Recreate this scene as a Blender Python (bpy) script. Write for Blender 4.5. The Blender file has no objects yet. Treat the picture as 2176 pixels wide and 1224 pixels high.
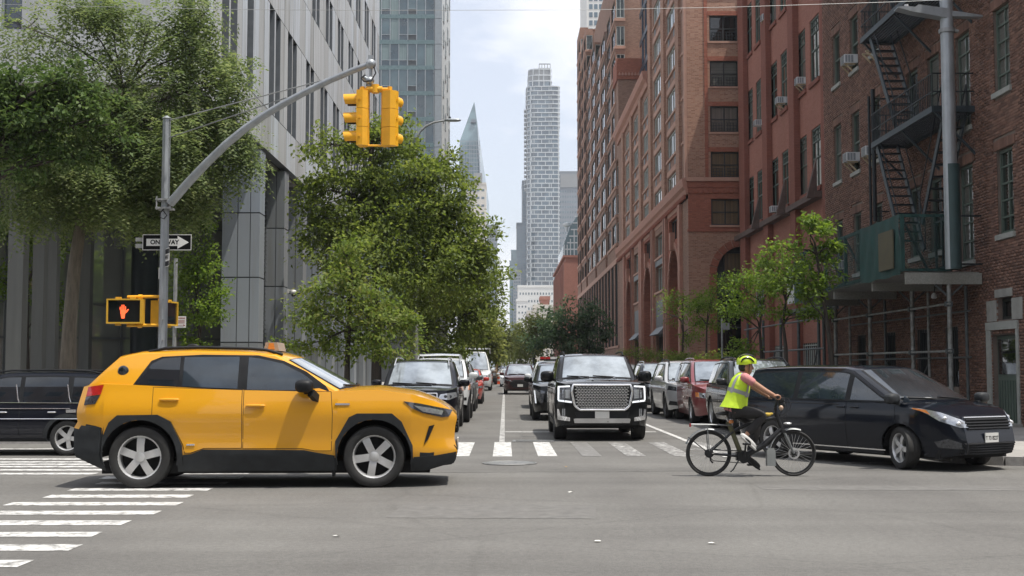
import bpy, bmesh, math, random
import numpy as np
from mathutils import Vector, Matrix

random.seed(7)
rng = np.random.default_rng(7)
C = bpy.context.scene.collection
SC = bpy.context.scene
PI = math.pi
V = Vector

# ------------------------------------------------------------------ camera
F, CAMH, VPX, HZ = 2600.0, 1.50, 1073.0, 782.0      # focal length and street vanishing point in photograph pixels
PITCH = math.atan((HZ - 612.0) / F)
YAW = math.atan((1088.0 - VPX) / F)
cam_d = bpy.data.cameras.new('camera')
cam_d.sensor_width = 36.0
cam_d.lens = 36.0 * F / 2176.0
cam_d.clip_start, cam_d.clip_end = 0.1, 5000.0
cam = bpy.data.objects.new('camera', cam_d)
C.objects.link(cam)
cam.location = (0, 0, CAMH)
cam.rotation_euler = (PI / 2 + PITCH, 0, -YAW)
SC.camera = cam
CAM_M = cam.rotation_euler.to_matrix()

def ray(u, v):
    return CAM_M @ V(((u - 1088.0) / F, (612.0 - v) / F, -1.0))

def at(u, v, Y):
    """point of the place seen at pixel (u, v) of the photograph at distance Y down the street"""
    d = ray(u, v)
    k = Y / d.y
    return V((d.x * k, Y, CAMH + d.z * k))

def gnd(u, v):
    d = ray(u, v)
    k = -CAMH / d.z
    return V((d.x * k, d.y * k, 0.0))

def yx(u, X):
    """distance at which a street-parallel plane at X is seen in pixel column u (near the horizon)"""
    d = ray(u, HZ)
    return X * d.y / d.x

# ------------------------------------------------------------------ light
SUN_AZ, SUN_EL = math.radians(118), math.radians(70)
world = bpy.data.worlds.new('World')
SC.world = world
world.use_nodes = True
wn = world.node_tree
bg = wn.nodes['Background']
sky = wn.nodes.new('ShaderNodeTexSky')
sky.sky_type = 'NISHITA'
sky.sun_disc = False
sky.sun_elevation, sky.sun_rotation = SUN_EL, SUN_AZ
sky.dust_density, sky.ozone_density = 2.2, 1.4
tc = wn.nodes.new('ShaderNodeTexCoord')
mp = wn.nodes.new('ShaderNodeMapping')
mp.inputs['Scale'].default_value = (1.0, 1.0, 2.6)
mp.inputs['Location'].default_value = (0.35, 0.2, 0.1)
nz = wn.nodes.new('ShaderNodeTexNoise')
nz.inputs['Scale'].default_value = 2.6
nz.inputs['Detail'].default_value = 8.0
nz.inputs['Roughness'].default_value = 0.56
rp = wn.nodes.new('ShaderNodeValToRGB')
rp.color_ramp.elements[0].position, rp.color_ramp.elements[1].position = 0.45, 0.58
rp.color_ramp.elements[0].color = (0.46, 0.46, 0.46, 1)
mx = wn.nodes.new('ShaderNodeMixRGB')
mx.inputs[2].default_value = (7.2, 7.25, 7.6, 1)
wn.links.new(tc.outputs['Generated'], mp.inputs[0])
wn.links.new(mp.outputs[0], nz.inputs[0])
wn.links.new(nz.outputs[0], rp.inputs[0])
wn.links.new(rp.outputs[0], mx.inputs[0])
wn.links.new(sky.outputs[0], mx.inputs[1])
wn.links.new(mx.outputs[0], bg.inputs[0])
bg.inputs[1].default_value = 0.138

sl = bpy.data.lights.new('sun', 'SUN')
sl.energy, sl.angle, sl.color = 4.4, math.radians(0.8), (1.0, 0.945, 0.86)
so = bpy.data.objects.new('sun', sl)
C.objects.link(so)
SUN_DIR = V((math.sin(SUN_AZ) * math.cos(SUN_EL), math.cos(SUN_AZ) * math.cos(SUN_EL), math.sin(SUN_EL)))
so.rotation_euler = SUN_DIR.to_track_quat('Z', 'Y').to_euler()
so.location = (20, 30, 60)

SC.view_settings.view_transform = 'Standard'
SC.view_settings.look = 'None'
SC.view_settings.gamma = 1.0
SC.view_settings.use_curve_mapping = False
SC.view_settings.exposure = 0.30
SC.render.engine = 'CYCLES'
SC.cycles.max_bounces = 8
SC.cycles.transparent_max_bounces = 12
SC.cycles.use_denoising = True

# ------------------------------------------------------------------ materials
MATS = {}
def nt_new(name):
    m = bpy.data.materials.new(name)
    m.use_nodes = True
    t = m.node_tree
    return m, t, t.nodes['Principled BSDF']

def L(t, a, ao, b, bi):
    t.links.new(a.outputs[ao], b.inputs[bi])

def node(t, kind, **kw):
    n = t.nodes.new(kind)
    for k, v in kw.items():
        if k.startswith('_'):
            setattr(n, k[1:], v)
        else:
            n.inputs[k].default_value = v
    return n

def ramp(t, pts):
    r = t.nodes.new('ShaderNodeValToRGB')
    e = r.color_ramp.elements
    while len(e) < len(pts):
        e.new(0.5)
    for i, (p, c) in enumerate(pts):
        e[i].position = p
        e[i].color = tuple(c[:3]) + (1,) if not isinstance(c, (int, float)) else (c, c, c, 1)
    return r

def c4(c):
    return (c[0], c[1], c[2], 1.0)

def pm(name, col, rough=0.6, metal=0.0, var=0.12, scale=4.0, bump=0.0, bscale=60.0, coat=0.0, stretch=(1, 1, 1), spec=0.5, emit=0.0, dirt=None):
    """procedural painted / plain material: noise-varied colour and roughness, optional relief"""
    if name in MATS:
        return MATS[name]
    m, t, b = nt_new(name)
    g = node(t, 'ShaderNodeNewGeometry')
    mpn = node(t, 'ShaderNodeMapping', Scale=(stretch[0] * scale, stretch[1] * scale, stretch[2] * scale))
    L(t, g, 'Position', mpn, 0)
    n = node(t, 'ShaderNodeTexNoise', Scale=1.0, Detail=6.0, Roughness=0.6)
    L(t, mpn, 0, n, 0)
    lo = tuple(max(0.0, x * (1 - var)) for x in col)
    hi = tuple(min(1.0, x * (1 + var)) for x in col)
    r = ramp(t, [(0.3, lo), (0.7, hi)] if dirt is None else [(0.25, dirt), (0.45, lo), (0.75, hi)])
    L(t, n, 0, r, 0)
    L(t, r, 0, b, 'Base Color')
    b.inputs['Metallic'].default_value = metal
    rr = ramp(t, [(0.3, max(0.02, rough - 0.07)), (0.7, min(1, rough + 0.07))])
    L(t, n, 0, rr, 0)
    L(t, rr, 0, b, 'Roughness')
    b.inputs['Specular IOR Level'].default_value = spec
    if coat:
        b.inputs['Coat Weight'].default_value = coat
        b.inputs['Coat Roughness'].default_value = 0.03
    if emit:
        L(t, r, 0, b, 'Emission Color')
        b.inputs['Emission Strength'].default_value = emit
    if bump:
        n2 = node(t, 'ShaderNodeTexNoise', Scale=bscale, Detail=4.0)
        L(t, g, 'Position', n2, 0)
        bp = node(t, 'ShaderNodeBump', Strength=bump, Distance=0.02)
        L(t, n2, 0, bp, 'Height')
        L(t, bp, 0, b, 'Normal')
    MATS[name] = m
    return m

def brick_mat(name, cols, mortar, bl=0.215, bh=0.075, msize=0.012, bump=0.6, stain=0.25, rough=0.85):
    """running-bond brick for walls aligned with the street grid: every brick its own tint"""
    if name in MATS:
        return MATS[name]
    m, t, b = nt_new(name)
    g = node(t, 'ShaderNodeNewGeometry')
    s = node(t, 'ShaderNodeSeparateXYZ')
    L(t, g, 'Position', s, 0)
    a = node(t, 'ShaderNodeMath', _operation='ADD')
    L(t, s, 0, a, 0); L(t, s, 1, a, 1)
    cx = node(t, 'ShaderNodeCombineXYZ')
    L(t, a, 0, cx, 0); L(t, s, 2, cx, 1)
    bt = node(t, 'ShaderNodeTexBrick', Scale=1.0, Bias=0.0)
    bt.inputs['Brick Width'].default_value = bl
    bt.inputs['Row Height'].default_value = bh
    bt.inputs['Mortar Size'].default_value = msize
    bt.inputs['Mortar Smooth'].default_value = 0.3
    bt.inputs['Color1'].default_value = (0, 0, 0, 1)
    bt.inputs['Color2'].default_value = (1, 1, 1, 1)
    L(t, cx, 0, bt, 0)
    # own tint per brick
    dv = node(t, 'ShaderNodeVectorMath', _operation='DIVIDE'); dv.inputs[1].default_value = (bl, bh, 1)
    L(t, cx, 0, dv, 0)
    fl = node(t, 'ShaderNodeVectorMath', _operation='FLOOR'); L(t, dv, 0, fl, 0)
    wnz = node(t, 'ShaderNodeTexWhiteNoise', _noise_dimensions='2D'); L(t, fl, 0, wnz, 0)
    mixv = node(t, 'ShaderNodeMixRGB', Fac=0.5); L(t, wnz, 0, mixv, 1); L(t, bt, 0, mixv, 2)
    k = len(cols)
    r = ramp(t, [(0.12 + 0.76 * i / (k - 1), cols[i]) for i in range(k)])
    L(t, mixv, 0, r, 0)
    big = node(t, 'ShaderNodeTexNoise', Scale=0.45, Detail=7.0, Roughness=0.65); L(t, g, 'Position', big, 0)
    br = ramp(t, [(0.3, 1 - stain), (0.7, 1.0 + 0.0)]); L(t, big, 0, br, 0)
    mul = node(t, 'ShaderNodeMixRGB', _blend_type='MULTIPLY', Fac=1.0); L(t, r, 0, mul, 1); L(t, br, 0, mul, 2)
    fin = node(t, 'ShaderNodeMixRGB'); L(t, bt, 'Fac', fin, 0); L(t, mul, 0, fin, 1); fin.inputs[2].default_value = c4(mortar)
    L(t, fin, 0, b, 'Base Color')
    b.inputs['Roughness'].default_value = rough
    b.inputs['Specular IOR Level'].default_value = 0.25
    if bump:
        inv = node(t, 'ShaderNodeMath', _operation='SUBTRACT'); inv.inputs[0].default_value = 1.0; L(t, bt, 'Fac', inv, 1)
        bp = node(t, 'ShaderNodeBump', Strength=bump, Distance=0.012); L(t, inv, 0, bp, 'Height'); L(t, bp, 0, b, 'Normal')
    MATS[name] = m
    return m

def loose_brick_mat(name, cols):
    if name in MATS:
        return MATS[name]
    m, t, b = nt_new(name)
    g = node(t, 'ShaderNodeNewGeometry')
    oi = node(t, 'ShaderNodeObjectInfo')
    sm = node(t, 'ShaderNodeMath', _operation='ADD'); L(t, g, 'Random Per Island', sm, 0); L(t, oi, 'Random', sm, 1)
    wz = node(t, 'ShaderNodeMath', _operation='FRACT'); L(t, sm, 0, wz, 0)
    k = len(cols)
    r = ramp(t, [(0.05 + 0.9 * i / (k - 1), cols[i]) for i in range(k)]); L(t, wz, 0, r, 0)
    n = node(t, 'ShaderNodeTexNoise', Scale=40.0, Detail=4.0); L(t, g, 'Position', n, 0)
    nb = node(t, 'ShaderNodeTexNoise', Scale=0.5, Detail=6.0, Roughness=0.65); L(t, g, 'Position', nb, 0)
    ad = node(t, 'ShaderNodeMath', _operation='ADD'); L(t, n, 0, ad, 0); L(t, nb, 0, ad, 1)
    nr = ramp(t, [(0.35, 0.62), (0.62, 1.0)])
    hf = node(t, 'ShaderNodeMath', _operation='MULTIPLY'); hf.inputs[1].default_value = 0.5; L(t, ad, 0, hf, 0); L(t, hf, 0, nr, 0)
    mul = node(t, 'ShaderNodeMixRGB', _blend_type='MULTIPLY', Fac=1.0); L(t, r, 0, mul, 1); L(t, nr, 0, mul, 2)
    L(t, mul, 0, b, 'Base Color')
    b.inputs['Roughness'].default_value = 0.85
    b.inputs['Specular IOR Level'].default_value = 0.25
    bp = node(t, 'ShaderNodeBump', Strength=0.3, Distance=0.01); L(t, n, 0, bp, 'Height'); L(t, bp, 0, b, 'Normal')
    MATS[name] = m
    return m

def glass_mat(name, col, rough=0.04, var=0.35, scale=0.6, spec=0.9, wob=0.015, curtain=None, metal=0.0):
    """window glass over a dim room: dark body, mirror-like skin, each sheet slightly bowed; optional curtain or blind behind"""
    if name in MATS:
        return MATS[name]
    m, t, b = nt_new(name)
    g = node(t, 'ShaderNodeNewGeometry')
    n = node(t, 'ShaderNodeTexNoise', Scale=scale, Detail=3.0); L(t, g, 'Position', n, 0)
    r = ramp(t, [(0.35, tuple(x * (1 - var) for x in col)), (0.65, tuple(x * (1 + var) for x in col))]); L(t, n, 0, r, 0)
    src = r
    if curtain:
        sp = node(t, 'ShaderNodeSeparateXYZ'); L(t, g, 'Position', sp, 0)
        ad = node(t, 'ShaderNodeMath', _operation='ADD'); L(t, sp, 0, ad, 0); L(t, sp, 1, ad, 1)
        cb = node(t, 'ShaderNodeCombineXYZ'); L(t, ad, 0, cb, 0)
        wv = node(t, 'ShaderNodeTexNoise', Scale=9.0, Detail=2.0, Roughness=0.5)
        if curtain[1] == 'blind':
            cb = node(t, 'ShaderNodeCombineXYZ'); L(t, sp, 2, cb, 2); wv.inputs['Scale'].default_value = 22.0
        L(t, cb, 0, wv, 0)
        cc = curtain[0]
        rr = ramp(t, [(0.35, tuple(x * 0.55 for x in cc)), (0.65, cc)]); L(t, wv, 0, rr, 0)
        src = rr
    L(t, src, 0, b, 'Base Color')
    b.inputs['Roughness'].default_value = 0.6 if curtain else rough
    b.inputs['Metallic'].default_value = metal
    b.inputs['Specular IOR Level'].default_value = spec * (0.5 if curtain else 1)
    b.inputs['Coat Weight'].default_value = 1.0
    b.inputs['Coat Roughness'].default_value = rough * 0.5
    n2 = node(t, 'ShaderNodeTexNoise', Scale=1.3, Detail=1.0); L(t, g, 'Position', n2, 0)
    bp = node(t, 'ShaderNodeBump', Strength=wob * 8, Distance=0.06); L(t, n2, 0, bp, 'Height')
    L(t, bp, 0, b, 'Normal'); L(t, bp, 0, b, 'Coat Normal')
    MATS[name] = m
    return m

def paint_mat(name, col, rough=0.28, metal=0.0, flake=0.0, dust=0.12):
    """car paint: clear coat over colour, a film of road dust low down"""
    if name in MATS:
        return MATS[name]
    m, t, b = nt_new(name)
    g = node(t, 'ShaderNodeNewGeometry')
    n = node(t, 'ShaderNodeTexNoise', Scale=2.5, Detail=6.0, Roughness=0.65); L(t, g, 'Position', n, 0)
    sp = node(t, 'ShaderNodeSeparateXYZ'); L(t, g, 'Position', sp, 0)
    mr = node(t, 'ShaderNodeMapRange'); L(t, sp, 2, mr, 0)
    mr.inputs[1].default_value, mr.inputs[2].default_value, mr.inputs[3].default_value, mr.inputs[4].default_value = 0.2, 1.0, 1.0, 0.12
    mu = node(t, 'ShaderNodeMath', _operation='MULTIPLY'); L(t, mr, 0, mu, 0); L(t, n, 0, mu, 1)
    mu2 = node(t, 'ShaderNodeMath', _operation='MULTIPLY'); L(t, mu, 0, mu2, 0); mu2.inputs[1].default_value = dust * 2
    mx_ = node(t, 'ShaderNodeMixRGB'); L(t, mu2, 0, mx_, 0); mx_.inputs[1].default_value = c4(col); mx_.inputs[2].default_value = (0.16, 0.145, 0.125, 1)
    L(t, mx_, 0, b, 'Base Color')
    b.inputs['Metallic'].default_value = metal
    b.inputs['Roughness'].default_value = rough
    b.inputs['Specular IOR Level'].default_value = 0.08 if sum(col) < .1 else 0.3
    b.inputs['Coat Weight'].default_value = 1.0
    b.inputs['Coat IOR'].default_value = 1.36 if sum(col) < .1 else 1.45
    cr = ramp(t, [(0.35, 0.02), (0.75, 0.09)]); L(t, n, 0, cr, 0); L(t, cr, 0, b, 'Coat Roughness')
    MATS[name] = m
    return m

def leaf_mat(name, cols, trans=0.35):
    if name in MATS:
        return MATS[name]
    m = bpy.data.materials.new(name); m.use_nodes = True
    t = m.node_tree; t.nodes.clear()
    out = t.nodes.new('ShaderNodeOutputMaterial')
    g = node(t, 'ShaderNodeNewGeometry')
    n = node(t, 'ShaderNodeTexNoise', Scale=0.9, Detail=3.0); L(t, g, 'Position', n, 0)
    mixv = node(t, 'ShaderNodeMixRGB', Fac=0.45); L(t, g, 'Random Per Island', mixv, 1); L(t, n, 0, mixv, 2)
    k = len(cols)
    r = ramp(t, [(0.2 + 0.6 * i / (k - 1), cols[i]) for i in range(k)]); L(t, mixv, 0, r, 0)
    pb = node(t, 'ShaderNodeBsdfPrincipled', Roughness=0.55); L(t, r, 0, pb, 'Base Color')
    pb.inputs['Specular IOR Level'].default_value = 0.22
    tr = node(t, 'ShaderNodeBsdfTranslucent')
    hs = node(t, 'ShaderNodeHueSaturation', Hue=0.488, Saturation=1.12, Value=1.9); L(t, r, 0, hs, 'Color'); L(t, hs, 0, tr, 0)
    ms = node(t, 'ShaderNodeMixShader', Fac=trans); L(t, pb, 0, ms, 1); L(t, tr, 0, ms, 2)
    t.links.new(ms.outputs[0], out.inputs[0])
    MATS[name] = m
    return m

# ------------------------------------------------------------------ mesh builder
class MB:
    def __init__(s):
        s.v, s.f, s.m, s.mi = [], [], [], 0
    def add(s, vs, fs):
        b = len(s.v)
        s.v.extend([tuple(p) for p in vs])
        s.f.extend([tuple(b + i for i in q) for q in fs])
        s.m.extend([s.mi] * len(fs))
        return s
    def box(s, x0, x1, y0, y1, z0, z1):
        x0, x1 = min(x0, x1), max(x0, x1); y0, y1 = min(y0, y1), max(y0, y1); z0, z1 = min(z0, z1), max(z0, z1)
        return s.add([(x0, y0, z0), (x1, y0, z0), (x1, y1, z0), (x0, y1, z0), (x0, y0, z1), (x1, y0, z1), (x1, y1, z1), (x0, y1, z1)],
                     [(0, 3, 2, 1), (4, 5, 6, 7), (0, 1, 5, 4), (1, 2, 6, 5), (2, 3, 7, 6), (3, 0, 4, 7)])
    def bar(s, p, q, w, h=None, up=(0, 0, 1)):
        p, q = V(p), V(q); h = h or w
        d = (q - p).normalized(); u = V(up)
        if abs(d.dot(u)) > 0.97:
            u = V((0, 1, 0))
        a = d.cross(u).normalized(); b = a.cross(d).normalized()
        pts = []
        for e in (p, q):
            for sx, sz in ((-1, -1), (1, -1), (1, 1), (-1, 1)):
                pts.append(e + a * (w / 2 * sx) + b * (h / 2 * sz))
        return s.add(pts, [(3, 2, 1, 0), (4, 5, 6, 7), (0, 1, 5, 4), (1, 2, 6, 5), (2, 3, 7, 6), (3, 0, 4, 7)])
    def tube(s, pts, r, n=8, cap=True):
        pts = [V(p) for p in pts]; k = len(pts)
        rs = r if isinstance(r, (list, tuple)) else [r] * k
        vs, fs = [], []
        u = None
        for i, p in enumerate(pts):
            d = (pts[min(i + 1, k - 1)] - pts[max(i - 1, 0)]).normalized()
            if u is None:
                u = d.orthogonal().normalized()
            u = (u - d * u.dot(d))
            u = u.normalized() if u.length > 1e-6 else d.orthogonal().normalized()
            w = d.cross(u)
            for j in range(n):
                a = 2 * PI * j / n
                vs.append(p + (u * math.cos(a) + w * math.sin(a)) * rs[i])
        for i in range(k - 1):
            for j in range(n):
                j2 = (j + 1) % n
                fs.append((i * n + j, i * n + j2, (i + 1) * n + j2, (i + 1) * n + j))
        if cap:
            fs.append(tuple(range(n))[::-1]); fs.append(tuple((k - 1) * n + j for j in range(n)))
        return s.add(vs, fs)
    def lathe(s, prof, n=24, M=None, close=False):
        """prof: (radius, height) along +Z, turned about Z, then moved by M"""
        M = M or Matrix.Identity(4)
        vs, fs = [], []
        for r, z in prof:
            for j in range(n):
                a = 2 * PI * j / n
                vs.append(M @ V((r * math.cos(a), r * math.sin(a), z)))
        k = len(prof)
        for i in range(k if close else k - 1):
            i2 = (i + 1) % k
            for j in range(n):
                j2 = (j + 1) % n
                fs.append((i * n + j, i * n + j2, i2 * n + j2, i2 * n + j))
        if not close:
            fs.append(tuple(range(n))[::-1]); fs.append(tuple((k - 1) * n + j for j in range(n)))
        return s.add(vs, fs)
    def prism(s, poly, d0, d1, fn):
        k = len(poly)
        vs = [fn(a, b, d0) for a, b in poly] + [fn(a, b, d1) for a, b in poly]
        fs = [tuple(range(k))[::-1], tuple(range(k, 2 * k))] + [(i, (i + 1) % k, k + (i + 1) % k, k + i) for i in range(k)]
        return s.add(vs, fs)
    def ell(s, c, r, n=14, m=9, p=2.0, M=None):
        """super-ellipsoid"""
        vs, fs = [], []
        f = lambda x: math.copysign(abs(x) ** (2.0 / p), x)
        c = V(c)
        for i in range(m + 1):
            th = -PI / 2 + PI * i / m
            for j in range(n):
                a = 2 * PI * j / n
                q = V((r[0] * f(math.cos(th)) * f(math.cos(a)), r[1] * f(math.cos(th)) * f(math.sin(a)), r[2] * f(math.sin(th))))
                vs.append(c + (M @ q if M is not None else q))
        for i in range(m):
            for j in range(n):
                j2 = (j + 1) % n
                fs.append((i * n + j, i * n + j2, (i + 1) * n + j2, (i + 1) * n + j))
        return s.add(vs, fs)
    def grid(s, rows, closed=False):
        """rows of equally long point lists"""
        k = len(rows[0]); vs = [p for r in rows for p in r]; fs = []
        for i in range(len(rows) - 1):
            for j in range(k - (0 if closed else 1)):
                j2 = (j + 1) % k
                fs.append((i * k + j, i * k + j2, (i + 1) * k + j2, (i + 1) * k + j))
        return s.add(vs, fs)
    def mesh(s, name, mat, smooth=None):
        me = bpy.data.meshes.new(name)
        me.from_pydata(s.v, [], s.f)
        mats = mat if isinstance(mat, (list, tuple)) else [mat]
        for mm in mats:
            me.materials.append(mm)
        if len(mats) > 1:
            me.polygons.foreach_set('material_index', np.array(s.m, dtype=np.int32))
        if smooth is not None:
            me.polygons.foreach_set('use_smooth', np.ones(len(me.polygons), dtype=bool))
            if smooth < 180:
                me.set_sharp_from_angle(angle=math.radians(smooth))
        me.update()
        return me
    def build(s, name, mat, parent=None, smooth=None, world=False):
        return link(name, s.mesh(name, mat, smooth), parent, world)

def link(name, me, parent=None, world=False, loc=None, rz=None):
    o = bpy.data.objects.new(name, me)
    C.objects.link(o)
    if parent is not None:
        o.parent = parent
        if world:
            o.location = -parent.location
    if loc is not None:
        o.location = loc
    if rz is not None:
        o.rotation_euler = (0, 0, rz)
    return o

def tag(o, label=None, cat=None, group=None, kind=None):
    if label: o['label'] = label
    if cat: o['category'] = cat
    if group: o['group'] = group
    if kind: o['kind'] = kind
    return o

def thing(name, label, cat, loc=(0, 0, 0), rz=0.0, group=None, scale=1.0):
    o = bpy.data.objects.new(name, None)
    o.empty_display_size = 0.2
    C.objects.link(o)
    o.location = loc
    o.rotation_euler = (0, 0, rz)
    o.scale = (scale,) * 3
    return tag(o, label, cat, group)

def sub(name, parent, loc=(0, 0, 0)):
    o = bpy.data.objects.new(name, None)
    o.empty_display_size = 0.1
    C.objects.link(o)
    o.parent = parent
    o.location = loc
    return o

def copy_tree(o, parent=None):
    c = o.copy()
    C.objects.link(c)
    c.parent = parent
    for ch in o.children:
        copy_tree(ch, c)
    return c

def wall(mb, s0, s1, z0, z1, ops, fn, reveal=0.15):
    """wall in the (s, z) plane with real openings (a, b, c, d) = s from, s to, z from, z to; fn(s, z, depth inward)"""
    ss = sorted({round(x, 4) for x in [s0, s1] + [q for o in ops for q in o[:2]] if s0 <= x <= s1})
    zs = sorted({round(x, 4) for x in [z0, z1] + [q for o in ops for q in o[2:4]] if z0 <= x <= z1})
    for i in range(len(ss) - 1):
        for j in range(len(zs) - 1):
            cx, cz = (ss[i] + ss[i + 1]) / 2, (zs[j] + zs[j + 1]) / 2
            if any(o[0] < cx < o[1] and o[2] < cz < o[3] for o in ops):
                continue
            mb.add([fn(ss[i], zs[j], 0), fn(ss[i + 1], zs[j], 0), fn(ss[i + 1], zs[j + 1], 0), fn(ss[i], zs[j + 1], 0)], [(0, 1, 2, 3)])
    for a, b, c, d in [o[:4] for o in ops]:
        q = [(a, c), (b, c), (b, d), (a, d)]
        for k in range(4):
            p, r = q[k], q[(k + 1) % 4]
            mb.add([fn(*p, 0), fn(*r, 0), fn(*r, reveal), fn(*p, reveal)], [(0, 1, 2, 3)])
    return mb

WCACHE = {}
def window(parent, w, h, loc, rz, style='dh', fm='frame_dark', pane='glass_dark', name='window'):
    """window part (frame, sashes, bars) with its pane as sub-part; loc = world point of bottom centre on the pane plane"""
    key = (style, round(w, 2), round(h, 2), fm)
    if key not in WCACHE:
        f, d = MB(), 0.045
        t = min(0.07, w * 0.09)
        f.box(-w/2, -w/2 + t, -d, d, 0, h); f.box(w/2 - t, w/2, -d, d, 0, h)
        f.box(-w/2 + t, w/2 - t, -d, d, 0, t); f.box(-w/2 + t, w/2 - t, -d, d, h - t, h)
        if style in ('double', 'quad', 'pair'):
            k = {'double': 2, 'pair': 2, 'quad': 4}[style]
            for i in range(1, k):
                x = -w/2 + w * i / k
                tt = t * (1.0 if style == 'double' else 0.7)
                f.box(x - tt/2, x + tt/2, -d * 0.9, d * 0.9, t, h - t)
        if style in ('dh', 'double', 'multi'):
            f.box(-w/2 + t, w/2 - t, -d * 0.8, d * 0.8, h * 0.5 - 0.03, h * 0.5 + 0.03)
        if style == 'multi':      # upper lights with small panes
            f.box(-w/2 + t, w/2 - t, -d * 0.85, d * 0.85, h * 0.78 - 0.03, h * 0.78 + 0.03)
            for i in (1, 2, 3):
                x = -w/2 + w * i / 4
                f.box(x - 0.02, x + 0.02, -d * 0.7, d * 0.7, (h * 0.78 if i != 2 else t), h - t)
            f.box(-w/2 + t, w/2 - t, -d * 0.7, d * 0.7, h * 0.89 - 0.015, h * 0.89 + 0.015)
        if style == 'bars4':
            for i in (1, 2, 3, 4):
                z = h * i / 5
                f.box(-w/2 + t, w/2 - t, -d * 0.8, d * 0.8, z - 0.022, z + 0.022)
            f.box(-0.02, 0.02, -d * 0.7, d * 0.7, t, h - t)
        p = MB().box(-w/2 + t * 0.8, w/2 - t * 0.8, 0.004, 0.014, t * 0.8, h - t * 0.8)
        WCACHE[key] = (f.mesh(name, MATS[fm]), {}, p)
    fmesh, panes, p = WCACHE[key]
    if pane not in panes:
        panes[pane] = p.mesh('pane', MATS[pane])
    loc = V(loc)
    o = link(name, fmesh, parent, loc=loc - parent.location, rz=rz)
    link('pane', panes[pane], o)
    return o

# palette
FR = pm('frame_dark', (0.018, 0.022, 0.022), 0.45)
pm('frame_green', (0.085, 0.115, 0.095), 0.5)
pm('void_dark', (0.015, 0.015, 0.014), 0.9, spec=.05)
pm('frame_pale', (0.42, 0.45, 0.42), 0.45)
pm('frame_alu', (0.33, 0.36, 0.37), 0.35, 0.4)
glass_mat('glass_dark', (0.008, 0.011, 0.011), spec=.3)
glass_mat('glass_green', (0.012, 0.022, 0.018), spec=.3)
glass_mat('glass_blue', (0.02, 0.035, 0.05))
glass_mat('glass_teal', (0.06, 0.10, 0.11), var=0.25)
glass_mat('glass_teal_dark', (0.03, 0.055, 0.065), var=0.4)
glass_mat('glass_teal_blind', (0.1, 0.1, 0.1), curtain=((0.20, 0.27, 0.27), 'curtain'))
glass_mat('glass_curtain', (0.1, 0.1, 0.1), curtain=((0.15, 0.13, 0.11), 'curtain'))
glass_mat('glass_tan', (0.1, 0.1, 0.1), curtain=((0.13, 0.085, 0.04), 'curtain'))
glass_mat('glass_blind', (0.1, 0.1, 0.1), curtain=((0.12, 0.125, 0.11), 'blind'))
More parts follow.
